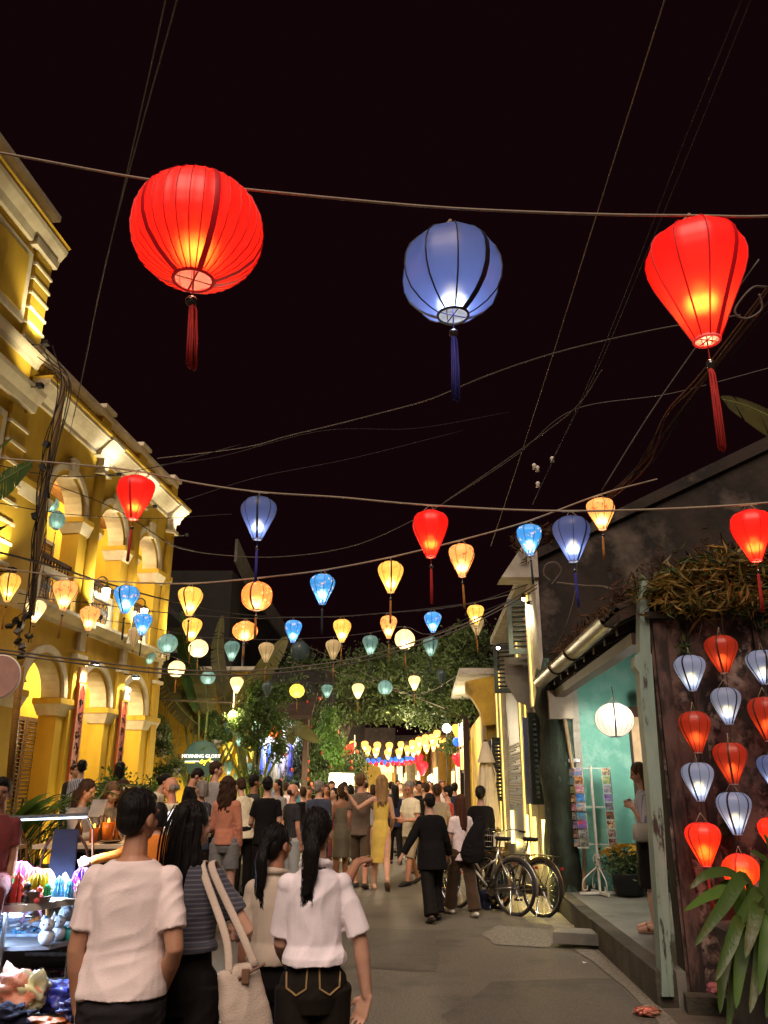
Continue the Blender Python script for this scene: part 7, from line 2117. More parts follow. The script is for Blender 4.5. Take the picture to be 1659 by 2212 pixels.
for c in range(2):
    for r in range(9):
        m = CARD.copy(); m.materials.append(PCM[c * 9 + r])
        z = RZ - 0.075 - r * 0.112
        x0 = -0.19 if c == 0 else 0.19
        o = obj('postcard', m, None, rk, (x0 + 0.02 * r / 9, -0.05 + RND.uniform(-0.004, 0.004), z), (-0.12, 0, (-0.15, 0.2)[c]))
        obj('card_border', EDGE, None, o)
        m2 = CARD.copy(); m2.materials.append(PCM[(r * 5 + c * 7) % 18])
        obj('postcard', m2, None, rk, (x0 + (0.075 if c else -0.075), -0.005, z - 0.01), (-0.1, 0, (-1.2, 1.25)[c]))
    MB().tube([((-0.25, 0.25)[c], -0.02, RZ), ((-0.25, 0.25)[c], -0.02, 0.58)], 0.005, 5).build('wire', WHITEPAINT, rk)
    MB().bb((-0.26, 0.12)[c], (-0.12, 0.26)[c], -0.08, 0.0, 0.575, 0.585).build('tray', WHITEPAINT, rk)
# posters on the dark frame at the far side of the porch
fr = thing('poster_board', 'dark board with two posters at the back of the porch', 'poster board', at_y(1385, 1660, 11.75))
fr.location.z = 0.25
MB().bb(-0.10, 0.75, 0.02, 0.08, 0.3, 2.42).build('board', DARKWOOD, fr)
MB().bb(-0.08, 0.5, -0.01, 0.018, 1.60, 2.28).build('poster', M('buff_poster', (0.52, 0.36, 0.20), 0.7), fr)
MB().bb(0.0, 0.5, -0.01, 0.018, 0.9, 1.48).build('poster', M('lime_poster', (0.36, 0.40, 0.07), 0.6), fr)
g = MB()
for q in range(16):
    a, b = 0.06 + 0.07 * (q % 3) + RND.uniform(-0.01, 0.01), 2.14 - 0.075 * (q // 3)
    g.tube([(a, -0.013, b), (a + RND.uniform(0.01, 0.04), -0.013, b + RND.uniform(-0.02, 0.02)), (a + RND.uniform(-0.01, 0.03), -0.013, b - 0.035)], 0.006, 4)
g.build('print', INK, fr)
MB().tube([(0.16 + 0.06 * math.cos(a), -0.013, 1.72 + 0.045 * math.sin(a)) for a in [0.5 * i for i in range(14)]], 0.008, 4).build('seal', BANNERRED, fr)
# chrysanthemum pot
p = at_y(1350, 1800, 11.6); p.z = 0.25
o = thing('flower_pot', 'dark pot of bushy yellow chrysanthemums on the porch floor', 'potted plant', p)
MB().lathe([(0.13, 0), (0.19, 0.04), (0.22, 0.26), (0.24, 0.28), (0.2, 0.26)], 16).build('pot', BLACKPAINT, o, smooth=True)
obj('foliage', leaf_mesh('foliage', blob_points([(0, 0, 0.40, 0.33, 0.3, 0.17)], 1500), 0.055), LEAFD, o)['kind'] = 'stuff'
CHR = M('chrysanthemum_yellow', (0.55, 0.34, 0.02), 0.7, (0.40, 0.21, 0.015), 20)
fm_ = MB()
for k in range(7):
    a = 2 * PI * k / 7
    fm_.add([(0, 0, 0), (0.02 * math.cos(a - 0.35), 0.02 * math.sin(a - 0.35), 0.008), (0.028 * math.cos(a), 0.028 * math.sin(a), 0.004), (0.02 * math.cos(a + 0.35), 0.02 * math.sin(a + 0.35), 0.008)], [(0, 1, 2, 3)])
fm_ = fm_.ell((0, 0, 0.006), (0.010, 0.010, 0.006), 6, 4).mesh('flower'); fm_.materials.append(CHR)
for k in range(230):
    a, rr = RND.uniform(0, 2 * PI), math.sqrt(RND.uniform(0, 1))
    x, y_ = 0.36 * rr * math.cos(a), 0.32 * rr * math.sin(a)
    z = 0.44 + 0.17 * math.sqrt(max(0, 1 - rr * rr)) + RND.uniform(-0.015, 0.02)
    obj('flower', fm_, None, o, (x, y_, z), (-y_ * 2.2 + RND.uniform(-0.3, 0.3), x * 2.2 + RND.uniform(-0.3, 0.3), a), (RND.uniform(0.8, 1.3),) * 3)
# red plastic stool and crate in the street behind the walkers
o = thing('plastic_stool', 'small red plastic stool on the asphalt beyond the brown trousers', 'stool', at_z(1003, 1925, 0.0))
RP = M('red_plastic', (0.42, 0.03, 0.025), 0.4)
MB().bb(-0.15, 0.15, -0.15, 0.15, 0.27, 0.30).build('seat', RP, o)
for sx in (-1, 1):
    for sy in (-1, 1):
        MB().tube([(sx * 0.13, sy * 0.13, 0.27), (sx * 0.16, sy * 0.16, 0.0)], 0.022, 4).build('leg', RP, o)
    MB().bb(sx * 0.145 - 0.01, sx * 0.145 + 0.01, -0.13, 0.13, 0.12, 0.16).build('stretcher', RP, o)

# crumpled litter
def crumple(name, label, cat, loc, size, mat, seed, kz=0.55, group=None, n=4):
    r = np.random.default_rng(seed)
    m = MB().ell((0, 0, 0), 1, 40, 26)
    v = np.array([tuple(p) for p in m.v])
    q = v.copy()
    for k in range(n):
        d = r.normal(0, 1, 3); d /= np.linalg.norm(d)
        fq = r.uniform(2.5, 7)
        q += v * (0.11 * (1 - 2 * np.abs(np.sin(v @ d * fq + r.uniform(0, 6)))))[:, None]
    q *= np.array([size[0], size[1], size[2] * kz])
    q[:, 2] -= q[:, 2].min()
    m.v = [tuple(p) for p in q]
    return tag(m.build(name, mat, loc=loc, smooth=True), label, cat, group)
FOIL = M('red_foil', (0.42, 0.06, 0.045), 0.25, (0.5, 0.3, 0.2), 14, metal=0.4)
crumple('wrapper', 'crumpled shiny red wrapper on the asphalt at the near right', 'litter', at_z(1400, 2196, 0.0), (0.10, 0.07, 0.06), FOIL, 3)
crumple('wrapper', 'crumpled pink wrapper at the foot of the stained wall', 'litter', at_y(1548, 2150, 6.75), (0.07, 0.06, 0.07), M('pink_paper', (0.5, 0.16, 0.17), 0.6), 4)
for k, (u, v) in enumerate(((1231, 2026), (1238, 2002), (1342, 2100), (1260, 2082))):
    tag(MB().add([(0, 0, 0.004), (0.05, 0.01, 0.012), (0.045, 0.05, 0.004), (0.0, 0.04, 0.015)], [(0, 1, 2, 3)]).build('paper_scrap', WHITEPAINT, loc=at_z(u, v, 0.0)), ('white paper scrap beside the stone step', 'white paper scrap farthest along the kerb', 'white paper scrap nearest the post', 'white paper scrap in front of the stone step')[k], 'litter')

# ---------------------------------------------------------------- souvenir stall at the lower left
ST = thing('souvenir_stall', 'low souvenir table with a curved pale top under a cold led tube', 'stall', (0, 0, 0))
TOPM = M('stall_top_laminate', (0.62, 0.60, 0.52), 0.45)
MB().prism([(-4.2, 6.8), (-2.95, 6.8), (-2.76, 6.84), (-2.66, 6.95), (-2.52, 7.25), (-2.4, 7.75), (-4.2, 7.75)], 0.70, 0.75, 'z').build('table_top', TOPM, ST, fix=True)
MB().prism([(-4.2, 7.0), (-3.1, 7.0), (-2.62, 7.1), (-2.4, 7.55), (-4.2, 7.7)], 0.40, 0.43, 'z').build('shelf', M('shelf_board', (0.2, 0.19, 0.2), 0.6), ST, fix=True)
for (x, y) in ((-2.95, 7.0), (-2.62, 7.55), (-3.8, 7.0), (-3.8, 7.6)):
    MB().tube([(x, y, 0), (x, y, 0.70)], 0.018, 8).build('leg', STEEL, ST)
a, b = at_y(-70, 1776, 7.2), at_y(188, 1765, 7.35)
MB().tube([a, b], 0.008, 8).build('led_tube', LEDWHITE, ST)
MB().tube([a + Vector((0, 0.02, 0.025)), b + Vector((0, 0.02, 0.025))], 0.011, 6).build('tube_housing', IRON, ST)
MB().tube([b, b + Vector((0.02, 0.12, -0.1)), (b.x + 0.05, b.y + 0.2, 0.75)], 0.012, 6).build('stand', STEEL, ST)
for t in (0.15, 0.5, 0.85):
    lamp('led_lamp', a.lerp(b, t) + Vector((0, -0.05, -0.05)), 260, (0.60, 0.76, 1.0), 0.12, ST, spot=2.3, aim=(0, 0, -1))
lamp('shelf_led', (-3.0, 6.9, 0.66), 45, (0.45, 0.65, 1.0), 0.06, ST)
BRIGHT = [(0.62, 0.05, 0.45), (0.03, 0.42, 0.17), (0.70, 0.10, 0.09), (0.75, 0.60, 0.03), (0.25, 0.08, 0.62), (0.65, 0.45, 0.5), (0.1, 0.35, 0.6), (0.72, 0.72, 0.7), (0.6, 0.2, 0.05)]
BM = [M('paper_colour_%d' % i, c, 0.6) for i, c in enumerate(BRIGHT)]
def popup(u, v, y, h, ci, shape, label):
    p = at_y(u, v, y); p.z = 0.752
    o = thing('paper_card', label, 'pop-up card', p, RND.uniform(-0.4, 0.4), 'pop-up cards and souvenirs on the stall')
    MB().bb(-0.07, 0.07, -0.05, 0.05, 0, 0.006).build('base', BM[7], o)
    n = 7 if shape == 'tree' else 4
    for k in range(n):
        a = PI * k / n
        if shape == 'tree':
            pr = [(0.008, 0.0), (0.010, h * 0.4), (h * 0.30, h * 0.42), (h * 0.42, h * 0.6), (h * 0.36, h * 0.82), (h * 0.2, h * 0.97), (0, h)]
        elif shape == 'pagoda':
            pr = [(h * 0.22, 0), (h * 0.22, h * 0.2), (h * 0.34, h * 0.23), (h * 0.17, h * 0.32), (h * 0.17, h * 0.45), (h * 0.28, h * 0.48), (h * 0.12, h * 0.56), (h * 0.12, h * 0.68), (h * 0.2, h * 0.71), (h * 0.04, h * 0.82), (0, h)]
        else:
            pr = [(h * 0.25, 0), (h * 0.3, h * 0.3), (h * 0.18, h * 0.55), (h * 0.22, h * 0.7), (h * 0.1, h * 0.9), (0, h)]
        pl = [(x, z) for x, z in pr] + [(-x, z) for x, z in reversed(pr[:-1])]
        MB().prism(pl, -0.002, 0.002, 'y').build('paper_leaf', BM[ci], o, (0, 0, 0.006), (0, 0, a), fix=True) if False else obj('paper_leaf', MB().prism(pl, -0.002, 0.002, 'y').mesh('paper_leaf'), BM[ci], o, (0, 0, 0.006), (0, 0, a))
    return o
for it in ((8, 1925, 7.15, 0.22, 1, 'tree', 'green paper tree card at the left end of the stall'), (40, 1905, 7.35, 0.26, 0, 'tree', 'magenta paper blossom card rising behind the pagoda'), (62, 1910, 7.45, 0.20, 5, 'tree', 'dusty pink paper tree card'),
           (72, 1920, 7.25, 0.22, 2, 'tree', 'coral red paper tree card in the middle of the stall'), (78, 1938, 7.05, 0.20, 3, 'tree', 'yellow paper tree card in front of the coral one'), (50, 1932, 7.0, 0.15, 3, 'x', 'small yellow paper butterfly card beside the pagoda'),
           (110, 1925, 7.3, 0.17, 7, 'x', 'white paper swan card'), (125, 1925, 7.25, 0.16, 6, 'x', 'pale blue paper castle card'), (137, 1922, 7.3, 0.18, 7, 'x', 'white and green paper card near the right end'), (176, 1915, 7.5, 0.2, 4, 'tree', 'purple paper tree card at the right end of the stall'),
           (160, 1925, 7.4, 0.16, 0, 'x', 'pink paper heart card by the purple tree'), (95, 1912, 7.5, 0.19, 8, 'tree', 'rust coloured paper tree card at the back'), (150, 1930, 7.2, 0.14, 6, 'x', 'light blue paper boat card'), (22, 1918, 7.4, 0.19, 6, 'x', 'blue paper ship card behind the green tree'), (168, 1935, 7.2, 0.13, 5, 'x', 'pale rose paper card at the table edge'), (100, 1938, 7.0, 0.13, 1, 'x', 'small green paper card in front')):
    popup(*it)
popup(33, 1950, 6.92, 0.25, 2, 'pagoda', 'dark red carved pagoda at the front of the stall')
for k, (u, v, s, m, lab) in enumerate(((12, 1945, 0.13, BM[3], 'little gilt seated figure at the front left'), (56, 1945, 0.15, BLACKPAINT, 'small black carved figure right of the pagoda'), (70, 1952, 0.07, DARKWOOD, 'small dark wooden boat at the table front'), (83, 1944, 0.12, BM[2], 'little figure with a red hat'), (20, 1938, 0.12, BM[6], 'small blue figure behind the gilt one'))):
    p = at_y(u, v, 6.95); p.z = 0.752
    if k == 2:
        m_ = MB().prism([(-0.13, 0.04), (-0.10, 0.0), (0.10, 0.0), (0.14, 0.05), (0.06, 0.04), (0.05, 0.08), (-0.05, 0.08), (-0.06, 0.04)], -0.035, 0.035, 'y')
    else:
        m_ = MB().lathe([(0.0, 0), (s * 0.32, 0.0), (s * 0.36, s * 0.2), (s * 0.2, s * 0.55), (s * 0.1, s * 0.62), (s * 0.18, s * 0.75), (s * 0.16, s * 0.9), (0, s)], 12, caps=False)
    tag(m_.build('figurine', m, loc=p, smooth=k != 2), lab, 'figurine', 'pop-up cards and souvenirs on the stall')
# stuff animals, bags and trays on the shelf
PLUSH = CLOTH('white_plush', (0.62, 0.64, 0.68), bump=0.5)
for k, (u, v, y) in enumerate(((102, 2012, 7.1), (125, 2003, 7.25), (140, 1998, 7.35), (150, 1990, 7.5))):
    p = at_y(u, v, y); p.z = 0.43 + (0.13 if k in (2, 3) else 0.0)
    o = thing('plush_cat', ('white plush cat sitting left most on the lower shelf', 'white plush cat behind the first one', 'white plush cat leaning at the back of the row', 'white plush cat at the right end by the shirt sleeve')[k], 'plush toy', p, RND.uniform(-0.4, 0.4), 'white plush cats on the shelf')
    MB().ell((0, 0, 0.06), (0.065, 0.055, 0.06), 12, 8).ell((0, -0.02, 0.15), (0.058, 0.05, 0.048), 12, 8).build('body', PLUSH, o, smooth=True)
    for s in (-1, 1):
        MB().lathe([(0.02, 0), (0.0, 0.04)], 6, (s * 0.035, -0.02, 0.185), caps=False).build('ear', PLUSH, o)
        MB().ell((s * 0.02, -0.066, 0.155), (0.006, 0.004, 0.008), 6, 5).build('eye', INK, o)
SILVERY = M('clear_plastic_wrap', (0.42, 0.47, 0.58), 0.2, (0.18, 0.22, 0.34), 18, spec=0.8)
def tray(name, label, p, sx, sy, tilt, mat, fill, nf, rot=0.0):
    o = thing(name, label, 'tray', p, rot)
    o.rotation_euler[0] = tilt
    MB().bb(-sx, sx, -sy, sy, 0, 0.008).build('base', mat, o)
    for (a0, a1, b0, b1) in ((-sx, sx, -sy - 0.01, -sy), (-sx, sx, sy, sy + 0.01), (-sx - 0.01, -sx, -sy, sy), (sx, sx + 0.01, -sy, sy)):
        MB().bb(a0, a1, b0, b1, 0, 0.03).build('lip', mat, o)
    for q in range(nf):
        x, y_ = RND.uniform(-sx * 0.9, sx * 0.9), RND.uniform(-sy * 0.9, sy * 0.9)
        m = RND.choice(fill)
        if q % 3:
            MB().ell((0, 0, 0.01), (RND.uniform(0.012, 0.03), RND.uniform(0.012, 0.026), RND.uniform(0.008, 0.016)), 7, 5).build('trinket', m, o, loc=(x, y_, 0.01), smooth=True)
        else:
            MB().box((0, 0, 0.008), (0.06, 0.02, 0.014), Matrix.Rotation(RND.uniform(0, 3), 3, 'Z')).build('trinket', m, o, loc=(x, y_, 0.01))
    return o
FILL = [SILVERY, STEEL, BM[2], BM[6], BM[7], DARKWOOD, GILT]
tray('jewellery_tray', 'wide tray of glittering bracelets sloping off the lower shelf', at_z(50, 2008, 0.45), 0.52, 0.20, 0.14, SILVERY, [SILVERY, STEEL, BM[7], BM[6]], 70)
tray('trinket_tray', 'steel tray of small coloured trinkets on the ground before the stall', at_z(104, 2108, 0.10), 0.27, 0.17, 0.05, STEEL, FILL, 60, 0.12)
tray('card_tray', 'pale tray of wrapped cards under the lower shelf', at_z(130, 2060, 0.22), 0.26, 0.10, 0.0, SILVERY, [SILVERY, BM[7]], 16)
tray('carton_tray', 'brown cardboard tray of plastic packets at the left edge', at_z(14, 2092, 0.10), 0.30, 0.17, 0.0, M('cardboard', (0.34, 0.22, 0.10), 0.8), [SILVERY, BM[7]], 22, 0.5)
for (u, v, z) in ((104, 2116, 0.0),):
    q = at_z(u, v, 0.0); tag(MB().bb(-0.22, 0.22, -0.1, 0.12, 0.0, 0.095).build('crate', DARKWOOD, loc=q + Vector((0, 0.15, 0))), 'dark low crate under the tray of coloured trinkets', 'crate')
q = at_z(14, 2100, 0.0); tag(MB().bb(-0.2, 0.2, -0.1, 0.12, 0.0, 0.095).build('crate', DARKWOOD, loc=q + Vector((0, 0.15, 0))), 'dark low crate under the brown cardboard tray', 'crate')
o = thing('plastic_stool', 'red plastic stool stuffed with clear bags under the stall', 'stool', at_z(35, 2105, 0.0) + Vector((0, 0.25, 0)))
MB().bb(-0.2, 0.2, -0.17, 0.17, 0.36, 0.39).build('seat', RP, o)
for sx in (-1, 1):
    for sy in (-1, 1):
        MB().tube([(sx * 0.17, sy * 0.15, 0.36), (sx * 0.22, sy * 0.19, 0.0)], 0.03, 4).build('leg', RP, o)
MB().bb(-0.18, 0.18, -0.18, -0.16, 0.24, 0.355).build('apron', RP, o)
CLEAR = M('milky_plastic_bag', (0.44, 0.46, 0.54), 0.3, (0.24, 0.27, 0.36), 12, spec=0.7)
crumple('plastic_bag', 'milky plastic bag tucked inside the red stool', 'bag', at_z(30, 2108, 0.02) + Vector((0, 0.12, 0)), (0.13, 0.10, 0.12), CLEAR, 11)
crumple('plastic_bag', 'milky plastic bag heaped at the left of the lower shelf', 'bag', at_z(8, 1998, 0.43) + Vector((0, 0.1, 0)), (0.20, 0.14, 0.11), CLEAR, 12)
crumple('plastic_bag', 'clear plastic bag of toys in front of the plush cats', 'bag', at_z(88, 2003, 0.45), (0.15, 0.09, 0.06), CLEAR, 13)
for k, (u, v, ci) in enumerate(((75, 2000, 8), (92, 1998, 6), (108, 2000, 2), (122, 2003, 3), (132, 2008, 2))):
    tag(MB().ell((0, 0, 0.03), (0.045, 0.035, 0.035), 10, 7).ell((0.03, 0, 0.06), (0.025, 0.022, 0.02), 8, 6).build('wrapped_toy', BM[ci], loc=at_z(u, v, 0.46) + Vector((0, -0.03, 0)), smooth=True), ('orange wrapped toy by the pink hoop', 'blue wrapped toy beside the orange one', 'red wrapped toy in the middle of the shelf', 'yellow wrapped toy right of the red one', 'dark red wrapped toy at the basket')[k], 'toy', 'wrapped toys on the shelf')
tag(MB().tube([at_z(46, 2000, 0.45) + Vector((0.09 * math.cos(a) + 0.09, 0, 0.15 * math.sin(a))) for a in [PI * i / 12 for i in range(13)]], 0.013, 6).build('toy_hoop', M('pink_plastic', (0.6, 0.28, 0.42), 0.4), smooth=True), 'pink plastic hoop standing among the bracelets', 'toy')
bk = thing('plastic_basket', 'turquoise plastic basket at the right end of the lower shelf', 'basket', at_z(146, 2030, 0.43) + Vector((0.02, 0.1, -0.03)))
MB().lathe([(0.12, 0.0), (0.15, 0.11), (0.16, 0.11), (0.13, -0.005)], 18).build('tub', M('turquoise_plastic', (0.05, 0.42, 0.42), 0.4), bk, smooth=True)
crumple('plastic_bag', 'white bag with a red label in the turquoise basket', 'bag', bk.location + Vector((0, 0, 0.10)), (0.11, 0.09, 0.08), BM[7], 14)
for (u, v, sz, m, sd, kz, lab, nm) in ((22, 2200, (0.22, 0.14, 0.27), M('orange_bag', (0.60, 0.17, 0.08), 0.5, (0.65, 0.4, 0.3), 8), 21, 0.6, 'crumpled orange plastic bag at the lower left', 'plastic_bag'), (64, 2200, (0.13, 0.11, 0.27), M('lemon_bag', (0.66, 0.62, 0.28), 0.5, (0.45, 0.47, 0.4), 6, spec=0.5), 22, 0.62, 'standing pale yellow plastic bag between orange and blue ones', 'plastic_bag'),
      (126, 2190, (0.20, 0.12, 0.20), M('cobalt_bag', (0.025, 0.035, 0.30), 0.35, (0.05, 0.06, 0.22), 9), 23, 0.55, 'shiny cobalt plastic bag heap nearest the man in white', 'plastic_bag'), (14, 2240, (0.16, 0.12, 0.16), CLOTH('black_bag', (0.012, 0.012, 0.025)), 24, 0.55, 'dark navy bag at the bottom left corner', 'bag'),
      (92, 2222, (0.2, 0.10, 0.08), M('rust_bag', (0.50, 0.13, 0.02), 0.5), 25, 0.5, 'flat rust orange plastic bag under the pale yellow one', 'plastic_bag'), (150, 2215, (0.10, 0.09, 0.14), M('navy_bag', (0.02, 0.025, 0.12), 0.35, (0.25, 0.28, 0.45), 10, 0.55, 0.65), 26, 0.5, 'small navy bag with a loop handle', 'plastic_bag')):
    crumple(nm, lab, 'bag', at_z(u, v, 0.0), sz, m, sd, kz, 'bags heaped on the ground by the stall', 6)

# ---------------------------------------------------------------- restaurant tables and chairs
TT = M('pale_table_top', (0.50, 0.40, 0.27), 0.5, (0.42, 0.32, 0.2), 5, stretch=(0.3, 3, 1)); RATTAN = M('rattan', (0.30, 0.15, 0.05), 0.6); BROWNCH = M('dark_brown_chair', (0.09, 0.035, 0.02), 0.5); CUSH = CLOTH('rust_cushion', (0.42, 0.12, 0.03))
TZ = 0.34
def table(x, y, sx, sy, label, rot=0.0):
    o = thing('dining_table', label, 'table', (x, y, TZ), rot, 'restaurant tables on the terrace')
    MB().bb(-sx, sx, -sy, sy, 0.715, 0.75).build('table_top', TT, o)
    MB().tube([(0, 0, 0.03), (0, 0, 0.714)], 0.035, 10).build('pedestal', IRON, o)
    MB().lathe([(0.25, 0), (0.24, 0.02), (0.05, 0.05)], 16).build('foot', IRON, o)
    return o
def chair(x, y, rot, label, fm, seat, cloth=None):
    o = thing('cafe_chair', label, 'chair', (x, y, TZ), rot, 'cafe chairs on the terrace')
    MB().lathe([(0.0, 0.43), (0.20, 0.43), (0.215, 0.45), (0.20, 0.475), (0.0, 0.48)], 18, caps=False).build('seat', seat, o, smooth=True)
    for sx in (-1, 1):
        for sy in (-1, 1):
            MB().tube([(sx * 0.15, sy * 0.15, 0.43), (sx * 0.22, sy * 0.22, 0.0)], 0.014, 6).build('leg', fm, o)
    arc = [(0.21 * math.cos(a), -0.17 - 0.06 * math.sin(a), 0.46 + 0.42 * math.sin(a) ** 0.6) for a in [PI * i / 16 for i in range(17)]]
    MB().tube(arc, 0.014, 6).build('back_frame', fm, o, smooth=True)
    for x_ in (-0.09, 0, 0.09):
        MB().tube([(x_, -0.18, 0.46), (x_, -0.23, 0.86)], 0.007, 5).build('spindle', fm, o)
    if cloth:
        MB().loft([(0.30, 0.115, 0.008, -0.25), (0.6, 0.115, 0.010, -0.252), (0.885, 0.11, 0.022, -0.235), (0.90, 0.10, 0.014, -0.232)], 16, None, 5).build('draped_cloth', cloth, o, smooth=True)
table(-2.75, 8.55, 0.55, 0.36, 'pale topped table with candles and bottles behind the man in white', 0.03)
table(-2.7, 9.75, 0.7, 0.36, 'long pale table farther back before the seated women', 0.03)
table(-3.75, 8.0, 0.36, 0.3, 'small pale table at the left edge beside the maroon shirt', 0.03)
table(-3.2, 11.2, 0.5, 0.35, 'table between the old man and the coral blouse', 0.05)
p = at_y(152, 1850, 8.15); chair(p.x, 8.15, 0.1, 'bentwood chair with a rust cushion and navy cloth over its back', BROWNCH, CUSH, NAVY)
p = at_y(215, 1850, 9.15); chair(p.x, 9.1, PI + 0.1, 'rattan backed chair across the candle table', RATTAN, CUSH)
p = at_y(85, 1850, 8.5); chair(p.x, 8.5, -1.2, 'black round seated chair left of the navy draped one', IRON, BLACKPAINT)
p = at_y(35, 1850, 7.95); chair(p.x + 0.05, 8.35, -1.5, 'rattan armed chair behind the maroon shirt', RATTAN, CUSH)
p = at_y(120, 1850, 9.3); chair(p.x, 9.35, 2.6, 'dark chair with olive seat under the long table', IRON, M('olive_seat', (0.06, 0.08, 0.03), 0.6))
AMB = M('amber_glass', (0.55, 0.20, 0.02), 0.2, trans=0.5)
for k, (u, v, y, h) in enumerate(((202, 1806, 8.5, 0.15), (232, 1804, 8.6, 0.20), (251, 1800, 8.7, 0.24), (262, 1796, 9.6, 0.26))):
    p = at_y(u, v, y); p.z = 1.091
    o = thing('candle', ('squat amber candle glass at the left of the table', 'wide amber candle glass right of the dark bottles', 'slim tall amber candle', 'tallest amber candle on the table behind')[k], 'candle', p, 0, 'candles on the restaurant tables')
    r = (0.045, 0.06, 0.025, 0.025)[k]
    MB().lathe([(r * 0.8, 0), (r, h * 0.9), (r * 0.95, h * 0.9), (r * 0.7, 0.01)], 12).build('glass', AMB, o, smooth=True)
    MB().ell((0, 0, h * 0.95), (0.012, 0.012, 0.03), 8, 6).build('flame', FLAME, o, smooth=True)
    lamp('candle_light', p + Vector((0, 0, h + 0.06)), 1.6, (1, 0.5, 0.12), 0.03)
for k, (u, y) in enumerate(((169, 8.5), (215, 8.7), (224, 8.72))):
    p = at_y(u, 1800, y); p.z = 1.091
    tag(MB().lathe([(0.0, 0), (0.038, 0.0), (0.04, 0.13), (0.016, 0.18), (0.014, 0.24), (0.0, 0.24)], 12, caps=False).build('bottle', M('dark_bottle_%d' % k, (0.04, 0.018, 0.012), 0.15), loc=p, smooth=True), ('dark bottle at the left of the candles', 'dark bottle left of its twin', 'dark bottle right of its twin')[k], 'bottle')
p = at_y(241, 1806, 8.4); p.z = 1.092
tag(MB().lathe([(0.0, 0), (0.05, 0), (0.11, 0.02), (0.1, 0.024), (0, 0.008)], 16, caps=False).build('plate', DARKWOOD, loc=p, smooth=True), 'dark round dish on the candle table', 'dish')
p = at_y(208, 1735, 8.85)
tag(MB().box((0, 0, 0), (0.15, 0.012, 0.2), Matrix.Rotation(-0.6, 3, 'X')).build('menu', M('grey_menu', (0.2, 0.195, 0.19), 0.6), loc=p + Vector((0.02, 0.0, -0.05))), 'pale menu held by the seated woman in grey', 'menu')
p = at_y(279, 1834, 7.32)
w_ = J1
tag(MB().lathe([(0.028, 0), (0.034, 0.12), (0.03, 0.12), (0.026, 0.005)], 10).build('drinking_glass', M('pale_glass', (0.55, 0.55, 0.5), 0.1, trans=0.5), loc=at_y(281, 1846, 7.3), smooth=True), 'small glass held out by the orange sleeved arm', 'glass')
# bright tray-like phone light held over the old man's table
tag(MB().box((0, 0, 0), (0.16, 0.24, 0.012), Euler((0.5, 0.35, -0.5)).to_matrix()).build('tablet', EM('tablet_glow', (0.95, 0.95, 1.0), 1.0), loc=at_y(366, 1768, 8.7)), 'glowing white tablet tilted beside the long haired woman', 'tablet')
# round pinkish sign disc at the left edge
p = at_y(-2, 1462, 6.2)
o = thing('round_disc_sign', 'blank dusty pink disc with a pale rim at the left edge', 'sign', p)
MB().tube([(0, 0.012, 0), (0, -0.012, 0)], 0.158, 40).build('disc', M('dusty_pink', (0.40, 0.215, 0.165), 0.7), o)
MB().tube([(0.16 * math.cos(a), 0, 0.16 * math.sin(a)) for a in [2 * PI * i / 40 for i in range(41)]], 0.008, 6, caps=False).build('rim', WHITEPAINT, o)
MB().tube([(-0.2, 0.03, -p.z), (-0.2, 0.03, 0.3)], 0.02, 8).build('post', IRON, o)
MB().tube([(-0.2, 0.03, 0.0), (0, 0.02, 0.0)], 0.012, 6).build('arm', IRON, o)
# patterned pendant shade in the first ground arch
p = LB.matrix_basis @ Vector((14.1, 0.75, 3.55))
o = thing('pendant_shade', 'wide grey patterned paper shade hanging in the first ground arch', 'lamp shade', p)
MB().lathe([(0.50, -0.22), (0.42, 0.0), (0.28, 0.22), (0.10, 0.36)], 24, caps=False).build('shade', M('grey_pattern_paper', (0.12, 0.12, 0.10), 0.8, (0.30, 0.30, 0.24), 11, 0.52, 0.6), o, smooth=True)
MB().tube([(0, 0, 0.36), (0, 0, 0.8)], 0.01, 5).build('cord', CABLE, o)
# glowing carved orange lantern and red flag in the creepers, yellow awning cloth
p = at_y(592, 1580, 24)
o = thing('carved_lantern', 'glowing orange carved lantern tilted among the vine leaves', 'lantern', p)
MB().ell((0, 0, 0), (0.30, 0.16, 0.17), 16, 10, Matrix.Rotation(0.5, 4, 'Y')).build('body', SHADE('carved_orange', (1.0, 0.22, 0.03), 1.0, flower=(0.02, 0.01, 0.01)), o, smooth=True)
MB().tube([(0, 0, 0.15), (0, 0, 0.6)], 0.008, 5).build('cord', CABLE, o)
p = at_y(747, 1623, 27)
o = thing('red_flag', 'plain red flag on a pole among the creepers', 'flag', p)
MB().add([(-0.28, 0, -0.25), (0.22, 0.05, -0.42), (0.27, 0.02, 0.30), (0.02, -0.04, 0.18), (-0.22, 0.02, 0.0)], [(0, 1, 2, 3, 4)]).build('cloth', CLOTH('red_flag_cloth', (0.50, 0.02, 0.015)), o)
MB().tube([(0.28, 0.02, -1.9), (0.28, 0.02, 0.5)], 0.015, 5).build('pole', WHITEPAINT, o)
p = at_y(797, 1670, 34)
tag(MB().prism([(-0.6, -0.5), (-0.42, 0.25), (-0.3, 0.45), (0.45, 0.22), (0.62, -0.5)], -0.04, 0.04, 'y').tube([(0, 0, -0.5), (0, 0, -1.8)], 0.03, 6).build('yellow_board', M('yellow_board', (0.70, 0.50, 0.10), 0.7), loc=p, fix=True), 'leaning yellow board above the crowd left of the blond hair', 'board')
p = at_y(752, 1700, 22)
tag(MB().prism([(-0.35, -0.3), (-0.35, 0.25), (0.35, 0.25), (0.35, -0.3)], -0.03, 0.03, 'y').tube([(0, 0, -0.3), (0, 0, -1.4)], 0.03, 6).build('white_board', WHITEPAINT, loc=at_y(738, 1690, 24), fix=True), 'white notice board on a stand in front of the creepers', 'board')

